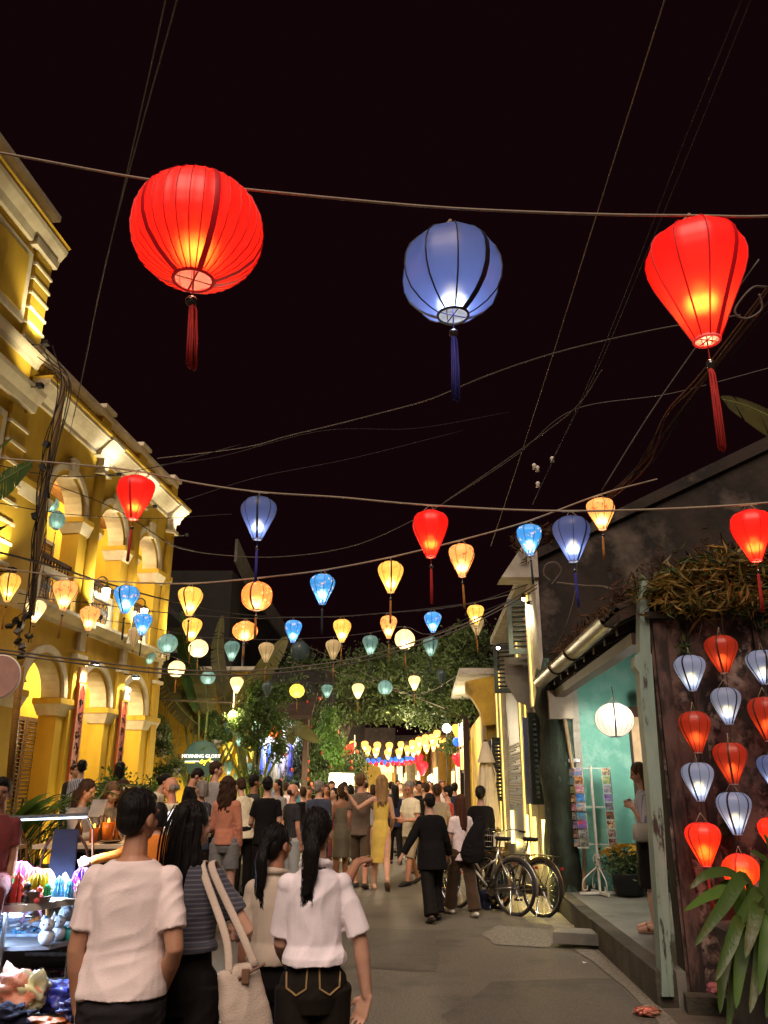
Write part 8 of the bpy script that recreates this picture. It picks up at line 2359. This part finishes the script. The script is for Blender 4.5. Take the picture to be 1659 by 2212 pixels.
# ================================================================== plants
def foliage(name, pts, size, mat, parent, **kw):
    o = obj(name, leaf_mesh(name, pts, size, **kw), mat, parent)
    o['kind'] = 'stuff'
    return o

def local(base, lst, y=None):
    """(u, v, distance y, rx, ry, rz) -> clumps round base."""
    out = []
    for (u, v, yy, a, b, c) in lst:
        p = at_y(u, v, yy) - base
        out.append((p.x, p.y, p.z, a, b, c))
    return out

def tree(label, base, clumps, limbs, n, size, mat, name='tree', bark=BARK, r0=0.16, mat2=None, **kw):
    base = Vector(base)
    o = thing(name, label, 'tree', base)
    C = local(base, clumps)
    top = Vector(C[0][:3])
    path = catmull([(0, 0, 0), (0.1, 0.05, top.z * 0.35), (top.x * 0.4, top.y * 0.4, top.z * 0.7), top], 5)
    MB().tube(path, [r0 * (1 - 0.6 * i / (len(path) - 1)) for i in range(len(path))], 9).build('trunk', bark, o, smooth=True)
    for c in C[1:1 + limbs]:
        e = Vector(c[:3]); s = path[int(len(path) * RND.uniform(0.45, 0.8))]
        m = s.lerp(e, 0.5) + Vector((RND.uniform(-0.3, 0.3), RND.uniform(-0.3, 0.3), RND.uniform(0.1, 0.5)))
        MB().tube(catmull([s, m, e], 5), [r0 * 0.4 * (1 - 0.08 * i) for i in range(11)], 6).build('limb', bark, o, smooth=True)
        for k in range(3):
            e2 = e + Vector((RND.uniform(-1, 1) * c[3], RND.uniform(-1, 1) * c[4], RND.uniform(-1, 0.8) * c[5]))
            MB().tube(catmull([m.lerp(e, 0.6), e.lerp(e2, 0.5) + Vector((0, 0, 0.08)), e2], 4), [0.02, 0.018, 0.016, 0.014, 0.012, 0.010, 0.008, 0.007, 0.006], 5).build('twig', bark, o)
    foliage('crown', blob_points(C, n), size, mat, o, **kw)
    if mat2:
        foliage('crown', blob_points(C, n // 4), size * 0.9, mat2, o, **kw)
    return o

# dense trees roofing the far street
tree('big dark tree whose crown roofs the street behind the last lanterns', (-1.75, 29, 0), [(760, 1470, 29, 1.6, 1.2, 0.8), (690, 1480, 28, 1.2, 1.2, 0.9), (840, 1480, 29, 1.6, 1.2, 0.8), (650, 1450, 29, 1.0, 1.0, 0.8), (780, 1540, 29, 1.4, 1.0, 0.45), (880, 1540, 29, 1.3, 1.0, 0.45), (700, 1545, 28, 1.0, 1.0, 0.5), (900, 1440, 29, 1.3, 1.2, 0.7), (820, 1420, 30, 1.2, 1.2, 0.6)], 8, 11000, 0.17, LEAFD, r0=0.28, mat2=LEAF, droop=0.7)
tree('dark tree leaning in from the right over the low houses', (fx(25) + 0.3, 26.5, 0), [(960, 1480, 26, 1.2, 1.2, 0.9), (1000, 1430, 25, 1.0, 1.0, 0.9), (1040, 1470, 25, 0.8, 1.0, 0.8), (930, 1540, 26, 1.0, 1.0, 0.5), (1000, 1520, 25, 0.8, 0.8, 0.5), (1020, 1380, 25, 0.8, 0.8, 0.6), (960, 1410, 26, 0.9, 0.9, 0.6), (975, 1610, 25, 0.4, 0.4, 0.35)], 7, 8000, 0.15, LEAFD, r0=0.2, mat2=LEAF, droop=0.5)
# hanging creepers on the left overgrown front
o = thing('creeper', 'mass of dark hanging creepers over the left hand front beyond the shop', 'creeper', (-1.8, 25.8, 0))
B0 = Vector((-1.8, 25.8, 0))
CL = local(B0, [(620, 1500, 25.6, 0.6, 0.5, 0.6), (660, 1560, 25.6, 0.7, 0.5, 0.9), (650, 1640, 25.5, 0.6, 0.4, 0.7), (700, 1600, 26, 0.7, 0.5, 0.9), (735, 1660, 26, 0.6, 0.5, 0.5), (640, 1700, 25.2, 0.6, 0.4, 0.35), (690, 1690, 25.4, 0.7, 0.4, 0.4), (765, 1650, 27, 0.5, 0.5, 0.5)])
foliage('foliage', blob_points(CL, 9000), 0.11, LEAFD, o, droop=0.9)
foliage('foliage', blob_points(CL, 3000), 0.10, LEAF, o, droop=0.9)
for k in range(14):
    c = CL[k % len(CL)]
    p = Vector(c[:3]) + Vector((RND.uniform(-0.5, 0.5), -0.3, RND.uniform(-0.3, 0.6)))
    MB().tube(catmull([p, p + Vector((RND.uniform(-0.3, 0.3), -0.1, -0.5)), p + Vector((RND.uniform(-0.4, 0.4), 0, -1.0)), (p.x + RND.uniform(-0.3, 0.3), p.y, max(0.0, p.z - 2.2))], 4), 0.014, 5).build('stem', BARK, o)
RFL = M('coral_blossom', (0.5, 0.07, 0.03), 0.6)
for k in range(26):
    c = RND.choice(CL); MB().ell((0, 0, 0), (0.05, 0.05, 0.06), 6, 5).build('blossom', RFL, o, loc=(c[0] + RND.uniform(-0.8, 0.8) * c[3], c[1] - c[4] * 0.9, c[2] + RND.uniform(-0.8, 0.8) * c[5]))
o = thing('creeper', 'fresh bright green cascade of leaves lit from the street', 'creeper', at_y(715, 1540, 24.6))
B0 = Vector(o.location)
foliage('foliage', blob_points(local(B0, [(712, 1545, 24.5, 0.25, 0.25, 0.25), (705, 1580, 24.5, 0.33, 0.25, 0.35), (722, 1615, 24.5, 0.36, 0.25, 0.35), (730, 1650, 24.5, 0.2, 0.2, 0.2)]), 2400), 0.12, LEAFB, o, droop=1.0, jitter=0.3)
MB().tube([(0, 0.1, 0.3), (0.05, 0.05, -0.6), (0.15, 0, -1.5), (0.1, 0.05, -B0.z)], 0.03, 6).build('stem', BARK, o)
lamp('creeper_fill', at_y(705, 1690, 23.6), 190, (1, 0.92, 0.6), 0.1)  # added fill to lift the dim creepers, no lamp stands here
lamp('canopy_fill', (0.2, 26, 3.2), 520, (1, 0.80, 0.5), 0.3)  # this and the next are added fills below the crowns, without fixtures
lamp('canopy_fill', (1.6, 22.5, 3.0), 220, (1, 0.85, 0.55), 0.3)
# vine tree lit at the restaurant sign
tree('vine tree with lit yellow green leaves beside the sign lanterns', at_y(550, 1700, 21.4) * 1.0 - Vector((0, 0, at_y(550, 1700, 21.4).z)), [(560, 1530, 21.4, 0.5, 0.5, 0.4), (520, 1560, 21.3, 0.42, 0.4, 0.35), (590, 1560, 21.4, 0.45, 0.4, 0.4), (560, 1490, 21.5, 0.4, 0.4, 0.3), (545, 1600, 21.2, 0.35, 0.3, 0.35), (600, 1620, 21.4, 0.3, 0.3, 0.35), (550, 1680, 21.0, 0.25, 0.25, 0.3), (610, 1500, 21.6, 0.35, 0.4, 0.3)], 7, 5200, 0.10, LEAF, 'vine_tree', r0=0.06, mat2=LEAFB, droop=0.6)
o = tag(MB().ell((0, 0, 0), 0.12, 10, 8).tube([(0, 0, 0.1), (0, 0, 0.7)], 0.01, 5).build('leafy_bulb', BULBWARM, loc=at_y(503, 1545, 21.6), smooth=True), 'bright warm bulb glowing through the vine leaves', 'bulb')
lamp('leafy_bulb_lamp', at_y(503, 1545, 21.2), 80, (1, 0.83, 0.35), 0.1)
PALMS = []
# fan palms behind the arcade corner: stalks fanning up into broad leaves
for (bu, by, n_, lab) in ((430, 22.5, 11, 'tall fan palm with pale stalks spreading above the round sign'), (545, 22.7, 7, 'second fan palm with broad torn leaves right of the first')):
    b = at_y(bu, 1720, by); b.z = 0
    o = thing('fan_palm', lab, 'palm', b)
    MB().tube([(0, 0, 0), (0, 0, 1.6)], [0.14, 0.1], 9).build('trunk', BARK, o)
    for k in range(n_):
        t_ = -1 + 2 * k / (n_ - 1)
        L = 2.5 + 0.5 * RND.uniform(-1, 1) - 0.5 * abs(t_)
        e = Vector((0.95 * t_ * L / 2.3 + RND.uniform(-0.1, 0.1), RND.uniform(-0.25, 0.25), 1.0 + L * (1 - 0.2 * abs(t_))))
        MB().tube([(0.12 * t_, 0, 0.9), e * 0.5 + Vector((0, 0, 0.5)), e], [0.06, 0.045, 0.028], 6).build('stalk', STALK, o, smooth=True)
        if k % 2 == 0:
            tip = e + Vector((0.55 * t_ + RND.uniform(-0.3, 0.3), RND.uniform(-0.3, 0.1), 1.1 - 0.5 * abs(t_)))
            PALMS.append((o, [e, e.lerp(tip, 0.5) + Vector((0, 0, 0.15)), tip, tip + Vector((0.5 * t_ + 0.1, 0, 0.1 - 0.5 * abs(t_)))], 0.30, k))
# hanging and shelf pots by the arcade corner
for k, (u, v, y) in enumerate(((350, 1618, 20.8), (378, 1660, 20.6), (350, 1672, 20.4), (352, 1703, 20.3), (468, 1598, 21.8), (340, 1580, 20.9))):
    p = at_y(u, v, y)
    o = thing('hanging_pot', ('pale hanging pot uppermost at the arcade corner', 'pale hanging pot nearest the round sign at left', 'pale hanging pot in the middle of the corner column', 'pale hanging pot lowest at the arcade corner', 'pale square pot hanging over the right of the round sign', 'small hanging pot half hidden at the arcade edge')[k], 'hanging plant', p, 0, 'hanging pots by the arcade corner')
    MB().lathe([(0.11, -0.2), (0.15, 0.0), (0.14, 0.0), (0.1, -0.19)], 12).build('pot', GREYPOT, o, smooth=True)
    foliage('foliage', blob_points([(0, 0, 0.10, 0.30, 0.28, 0.2), (0, 0, -0.05, 0.28, 0.25, 0.15)], 420), 0.10, LEAFD if k % 2 else LEAF, o, droop=0.5)
    MB().tube([(-0.14, 0, 0), (0, 0, 0.6), (0.14, 0, 0)], 0.005, 4).tube([(0, 0, 0.6), (0, 0, 1.6)], 0.005, 4).build('wire', CABLE, o)
tag(MB().tube(px((300, 1508, 20.8), (380, 1512, 21), (455, 1516, 21.4), (560, 1520, 22)), 0.03, 7).build('trellis_pole', BARK), 'horizontal bamboo trellis pole across the fan palm stalks', 'pole')
# potted palms and ferns before the arcade
for k, (u, y, n_, L, lab, m_) in enumerate(((40, 9.6, 34, 1.5, 'large fern like potted palm at the left before the arcade', LEAF), (88, 10.4, 26, 1.25, 'feathery potted palm beside the first pier', LEAF), (16, 8.9, 16, 1.15, 'broad leaved potted plant at the left edge', LEAFB))):
    b = at_y(u, 1760, y); b.z = 0.34
    o = thing('potted_palm', lab, 'potted plant', b, 0, 'potted plants before the arcade')
    MB().lathe([(0.16, 0), (0.22, 0.36), (0.24, 0.38), (0.2, 0.35)], 14).build('pot', TERRA, o, smooth=True)
    for q in range(n_):
        az = RND.uniform(0, 2 * PI)
        if k == 2:
            mb = MB(); blade(mb, (0, 0, 0.35), az, L * RND.uniform(0.8, 1.2), 0.16, 1.35, 1.4, 7, 0.2); mb.build('leaf', m_, o, smooth=True)
        else:
            mb = MB()
            el, LL = RND.uniform(0.9, 1.45), L * RND.uniform(0.8, 1.25)
            P_ = Vector((0.03 * math.cos(az), 0.03 * math.sin(az), 0.36))
            h_ = Vector((math.cos(az), math.sin(az), 0)); sd = Vector((-math.sin(az), math.cos(az), 0))
            pts = [P_.copy()]
            for s in range(12):
                P_ = P_ + (h_ * math.cos(el) + Vector((0, 0, math.sin(el)))) * LL / 12
                el -= 0.13
                pts.append(P_.copy())
                if s > 1:
                    for sg_ in (-1, 1):
                        l_ = 0.26 * math.sin(PI * (s - 0.5) / 12.5) + 0.04
                        d_ = (sd * sg_ * 0.85 + h_ * 0.5 * math.cos(el) + Vector((0, 0, -0.30 + 0.4 * math.sin(el)))).normalized()
                        w2 = h_ * 0.012
                        mb.add([P_ - w2, P_ + d_ * l_ * 0.5 + w2 * 1.2, P_ + d_ * l_, P_ + d_ * l_ * 0.5 - w2 * 1.2], [(0, 1, 2, 3)])
            mb.tube(pts, 0.006, 4)
            mb.build('frond', m_ if q % 3 else LEAFB, o)
# shrubs along the pier bases
for k, (u, v, y) in enumerate(((238, 1700, 13.6), (292, 1690, 14.6), (215, 1745, 11.6), (336, 1720, 15.6))):
    b = at_y(u, v, y); b.z = 0.34
    o = thing('shrub', ('small lit shrub at the foot of the nearer banner', 'small shrub between the two farther piers', 'low green shrub behind the candle table', 'small shrub at the last pier')[k], 'shrub', b, 0, 'small shrubs along the arcade')
    foliage('foliage', blob_points([(0, 0, 0.75, 0.4, 0.35, 0.5), (0.1, 0, 1.15, 0.3, 0.3, 0.3)], 900), 0.085, LEAFB if k != 1 else LEAF, o)
    MB().tube([(0, 0, 0), (0.03, 0, 1.0)], 0.02, 6).build('stem', BARK, o)
# banana plant at the left edge
def banana_leaf(o, pts_, width, mat, seed=0, name='leaf'):
    """Leaf along a path with torn edges; built from strips either side of the rib."""
    r = random.Random(seed)
    P_ = catmull(pts_, 8)
    n = len(P_)
    vs, fs = [], []
    rib = MB().tube(P_, [0.018 * (1 - 0.75 * i / (n - 1)) for i in range(n)], 6).build('rib', STALK, None, smooth=True)
    for i in range(n - 1):
        t0, t1 = i / (n - 1), (i + 1) / (n - 1)
        for s in (-1, 1):
            def edge(t, p, q, gap):
                d = (q - p).normalized(); sd = d.cross(Vector((0.1, -0.75, 0.65))).normalized() * s
                w = width * math.sin(PI * min(1, t * 0.9 + 0.08)) ** 0.55
                return p + sd * w + Vector((0, 0, -0.18 * w)) + d * gap
            gap = r.choice((0, 0, 0, 0.03, 0.05)) if i % 2 else 0
            a, b = P_[i], P_[i + 1]
            e0, e1 = edge(t0, a, b, gap * r.random()), edge(t1, P_[i], P_[i + 1] if i + 2 >= n else P_[i + 1], -gap) + (b - a)
            k = len(vs)
            vs += [a, b, e1, e0]
            fs.append((k, k + 1, k + 2, k + 3))
    lf = MB().add(vs, fs).build(name, mat, o)
    rib.parent = lf
    return lf
for (o, P_, w_, k) in PALMS:
    banana_leaf(o, P_, w_, BANANAO if k % 4 else BANANA, 20 + k, 'frond')
b = at_y(520, 1720, 22.8); b.z = 0
o = thing('banana_plant', 'tall banana plant with big torn leaves between the arcade and the dark house', 'banana plant', b)
MB().tube([(0, 0, 0), (0, 0, 2.6)], [0.16, 0.12], 9).build('trunk', STALK, o, smooth=True)
for k, L in enumerate((((500, 1590, 22.8), (540, 1500, 22.6), (580, 1430, 22.4), (620, 1375, 22.4)), ((480, 1590, 22.8), (430, 1480, 22.6), (400, 1400, 22.5), (395, 1320, 22.5)), ((490, 1600, 22.8), (500, 1520, 22.4), (545, 1460, 22.2), (600, 1440, 22.0)), ((470, 1600, 22.8), (400, 1540, 22.4), (360, 1480, 22.2), (345, 1400, 22.2)), ((500, 1580, 22.9), (480, 1480, 22.9), (470, 1400, 23), (480, 1330, 23)))):
    banana_leaf(o, [at_y(*q) - b for q in L], (0.34, 0.24, 0.26, 0.3, 0.2)[k], BANANAO if k != 1 else BANANA, 40 + k)
b = Vector((-4.9, 8.4, 0.34))
o = thing('banana_plant', 'banana plant reaching its dark leaves in from the left edge', 'banana plant', b)
def rl(*a):
    return [p - b for p in [at_d(u, v, d) for (u, v, d) in a]]
MB().tube([(0, 0, 0), (0.05, 0, 1.4), (0.15, 0, 2.9)], [0.14, 0.12, 0.08], 10).build('trunk', STALK, o, smooth=True)
banana_leaf(o, rl((-130, 1180, 8.3), (-70, 1110, 8.2), (-10, 1050, 8.1), (35, 1020, 8.1), (68, 1000, 8.1)), 0.30, BANANA, 1)
banana_leaf(o, rl((-120, 1180, 8.4), (-80, 1060, 8.5), (-30, 990, 8.5), (30, 942, 8.4)), 0.20, BANANA, 2)
banana_leaf(o, rl((-140, 1250, 8.3), (-70, 1190, 8.2), (-20, 1150, 8.1), (15, 1135, 8.0)), 0.2, BANANA, 3)
# banana leaf above the right wall
b = Vector((5.2, 8.6, 0.0))
o = thing('banana_plant', 'banana plant behind the right wall with one torn olive leaf showing', 'banana plant', b)
MB().tube([(0, 0, 0), (0.0, 0, 2.5), (0.05, 0, 5.0)], [0.16, 0.14, 0.09], 10).build('trunk', STALK, o, smooth=True)
banana_leaf(o, rl((1760, 990, 8.2), (1720, 945, 8.2), (1670, 905, 8.2), (1610, 876, 8.2), (1560, 862, 8.2)), 0.5, BANANAO, 5)
# dry bamboo on the near wall
b = Vector((2.75, 7.3, 3.3))
o = thing('dry_bamboo', 'shaggy clump of dry olive bamboo hanging over the near wall top', 'bamboo', at_y(1540, 1290, 7.35))
B0 = Vector(o.location)
CL = local(B0, [(1425, 1285, 7.1, 0.22, 0.3, 0.15), (1490, 1255, 7.1, 0.32, 0.3, 0.22), (1570, 1245, 7.2, 0.38, 0.35, 0.22), (1640, 1255, 7.3, 0.4, 0.35, 0.2), (1520, 1310, 6.95, 0.42, 0.22, 0.12), (1620, 1305, 6.95, 0.42, 0.22, 0.14), (1700, 1270, 7.3, 0.4, 0.3, 0.2)])
foliage('foliage', blob_points(CL, 3000), 0.17, LEAFO, o, aspect=0.15, droop=0.0, jitter=0.6)
foliage('foliage', blob_points(CL, 900), 0.16, LEAFD, o, aspect=0.15, droop=0.1, jitter=0.5)
for k in range(46):
    c = RND.choice(CL)
    p = Vector(c[:3]) + Vector((RND.uniform(-1, 1) * c[3], 0.1, -c[5] * 0.5))
    MB().tube(catmull([p + Vector((0.2, 0.2, -0.1)), p, p + Vector((RND.uniform(-0.35, 0.05), RND.uniform(-0.2, 0.1), RND.uniform(0.0, 0.28))), p + Vector((RND.uniform(-0.5, 0.0), RND.uniform(-0.3, 0.1), RND.uniform(-0.15, 0.3)))], 4), 0.005, 4).build('stem', LEAFW, o)
# dry weeds on the porch roof
o = thing('roof_weeds', 'thick dry brown weeds growing over the porch roof', 'weeds', (0, 0, 0))
pts = []
for k in range(5200):
    yy = RND.uniform(7.4, 12.0); xx = ex(yy) + 0.05 + 4.2 * RND.random() ** 1.7
    pts.append((xx, yy, EZ + 0.14 + (xx - ex(yy)) * 0.466 + abs(RND.gauss(0, 0.10))))
foliage('foliage', pts, 0.15, LEAFW, o, aspect=0.16, droop=-0.5, jitter=0.6)
for k in range(70):
    yy = RND.uniform(7.6, 12.0); xx = ex(yy) + 0.3 + 2.6 * RND.random()
    p = Vector((xx, yy, EZ + 0.12 + (xx - ex(yy)) * 0.466))
    q = p + Vector((RND.uniform(-0.15, 0.1), RND.uniform(-0.1, 0.1), RND.uniform(0.25, 0.6)))
    m = MB().tube(catmull([p, p.lerp(q, 0.5) + Vector((0.03, 0, 0)), q], 4), 0.004, 4)
    for j in range(4):
        m.ell(q + Vector((RND.uniform(-0.05, 0.05), RND.uniform(-0.05, 0.05), RND.uniform(-0.08, 0.03))), 0.012, 5, 4)
    m.build('seed_stalk', LEAFW, o)
# weeds on the gable ridge near the street
o = thing('gable_weeds', 'tuft of dry weeds on the street end of the dark gable', 'weeds', (0, 0, 0))
foliage('foliage', blob_points([(gx - 0.1, GY + 0.1, 5.25, 0.25, 0.2, 0.25), (gx + 0.25, GY, 5.3, 0.3, 0.2, 0.2), (gx - 0.15, GY - 0.05, 4.95, 0.2, 0.15, 0.2)], 700), 0.13, LEAFW, o, aspect=0.15, droop=-0.6)
# big leaved plant in the stone planter at the lower right
b = at_z(1625, 2250, 0.0)
b = Vector((2.68, 6.15, 0))
o = thing('planter', 'worn stone planter at the lower right corner', 'planter', b)
MB().loft([(0, 0.26, 0.26, 0), (0.05, 0.28, 0.28, 0), (0.62, 0.33, 0.33, 0), (0.68, 0.36, 0.36, 0), (0.70, 0.30, 0.30, 0)], 24, None, 6).build('tub', STONE, o)
o = thing('dracaena', 'broad strap leaved plant in the stone planter lit red by the lanterns', 'potted plant', b + Vector((0.02, 0, 0.66)))
def rl2(*a):
    return [Vector(p) - Vector(o.location) for p in [at_y(u, v, y) for (u, v, y) in a]]
DRAC = M('strap_leaf', (0.055, 0.10, 0.02), 0.4, (0.10, 0.085, 0.02), 3, 0.45, 0.65, trans=0.25, bump=0.25, bscale=40, stretch=(1, 1, 0.3))
LF = [((1625, 2060, 6.1), (1580, 1935, 6.0), (1535, 1935, 5.9), (1478, 1968, 5.75), 0.075), ((1630, 2060, 6.1), (1610, 1900, 5.95), (1560, 1960, 5.75), (1500, 2045, 5.6), 0.085), ((1630, 2060, 6.1), (1640, 1930, 6.0), (1600, 1985, 5.8), (1565, 2035, 5.65), 0.075),
      ((1640, 2060, 6.1), (1650, 1880, 6.1), (1640, 1850, 6.05), (1620, 1840, 6.0), 0.06), ((1640, 2060, 6.1), (1620, 2000, 5.8), (1600, 2080, 5.7), (1590, 2180, 5.65), 0.085), ((1640, 2070, 6.1), (1650, 2000, 5.8), (1640, 2090, 5.7), (1620, 2190, 5.62), 0.085),
      ((1645, 2070, 6.1), (1680, 2010, 5.85), (1672, 2100, 5.75), (1655, 2200, 5.7), 0.085), ((1645, 2060, 6.15), (1700, 1950, 6.2), (1730, 1960, 6.2), (1760, 2020, 6.1), 0.08), ((1630, 2060, 6.15), (1655, 1900, 6.25), (1690, 1880, 6.3), (1740, 1920, 6.3), 0.08),
      ((1625, 2070, 6.1), (1580, 2040, 5.85), (1560, 2110, 5.75), (1555, 2190, 5.7), 0.07), ((1640, 2050, 6.1), (1600, 1930, 6.15), (1570, 1910, 6.1), (1545, 1930, 6.05), 0.06), ((1650, 2060, 6.1), (1640, 1960, 5.8), (1625, 2010, 5.65), (1610, 2070, 5.6), 0.08), ((1640, 2080, 6.1), (1690, 2060, 5.9), (1690, 2150, 5.8), (1680, 2230, 5.75), 0.08),
      ((1630, 2050, 6.1), (1590, 1900, 6.1), (1530, 1890, 6.0), (1490, 1920, 5.95), 0.07), ((1640, 2060, 6.1), (1670, 1890, 6.1), (1665, 1840, 6.1), (1650, 1800, 6.1), 0.06), ((1630, 2070, 6.1), (1600, 1990, 5.75), (1575, 2050, 5.6), (1545, 2120, 5.55), 0.075), ((1650, 2070, 6.1), (1660, 1980, 5.75), (1650, 2060, 5.65), (1640, 2150, 5.6), 0.075), ((1640, 2070, 6.1), (1610, 2030, 5.9), (1585, 2130, 5.8), (1572, 2230, 5.75), 0.07)]
for k, L in enumerate(LF):
    P_ = catmull(rl2(*L[:4]), 7)
    n = len(P_)
    vs, fs = [], []
    for i, p in enumerate(P_):
        t_ = i / (n - 1)
        d = (P_[min(i + 1, n - 1)] - P_[max(i - 1, 0)]).normalized()
        sd = d.cross(Vector((0.15 * math.sin(k), -0.8, 0.55))).normalized()
        w = L[4] * 0.54 * (0.16 + 0.84 * math.sin(PI * min(1, 0.12 + t_ * 0.88)) ** 0.8) * (1 if t_ < 0.99 else 0.1)
        nn = sd.cross(d)
        vs += [p - sd * w + nn * w * 0.3, p, p + sd * w + nn * w * 0.3]
    for i in range(n - 1):
        a = 3 * i
        fs += [(a, a + 1, a + 4, a + 3), (a + 1, a + 2, a + 5, a + 4)]
    MB().add(vs, fs).build('leaf', DRAC if k % 4 else LEAFB, o, smooth=True)
MB().tube([(0, 0, 0), (0, 0, 0.35)], 0.03, 7).build('stem', STALK, o)
# sprigs hanging by the lantern strings
for k, (u, v) in enumerate(((1478, 1400), (1640, 1345), (1570, 1790))):
    o = thing('hanging_sprig', ('leafy sprig above the left lantern string', 'leafy sprig above the right lantern string', 'small weed rooted in the stained wall'), 'sprig', at_y(u, v, 6.98)) if False else thing('wall_sprig', ('leafy sprig above the left lantern string', 'leafy sprig above the right lantern string', 'small weed rooted low in the stained wall')[k], 'weed', at_y(u, v, 6.95))
    foliage('foliage', blob_points([(0, 0, 0, 0.07, 0.04, 0.12)], 60), 0.07, LEAF, o, aspect=0.25, droop=0.8)
    MB().tube([(0, 0.1, 0.15), (0, 0, 0), (0.02, 0, -0.12)], 0.004, 4).build('stem', BARK, o)
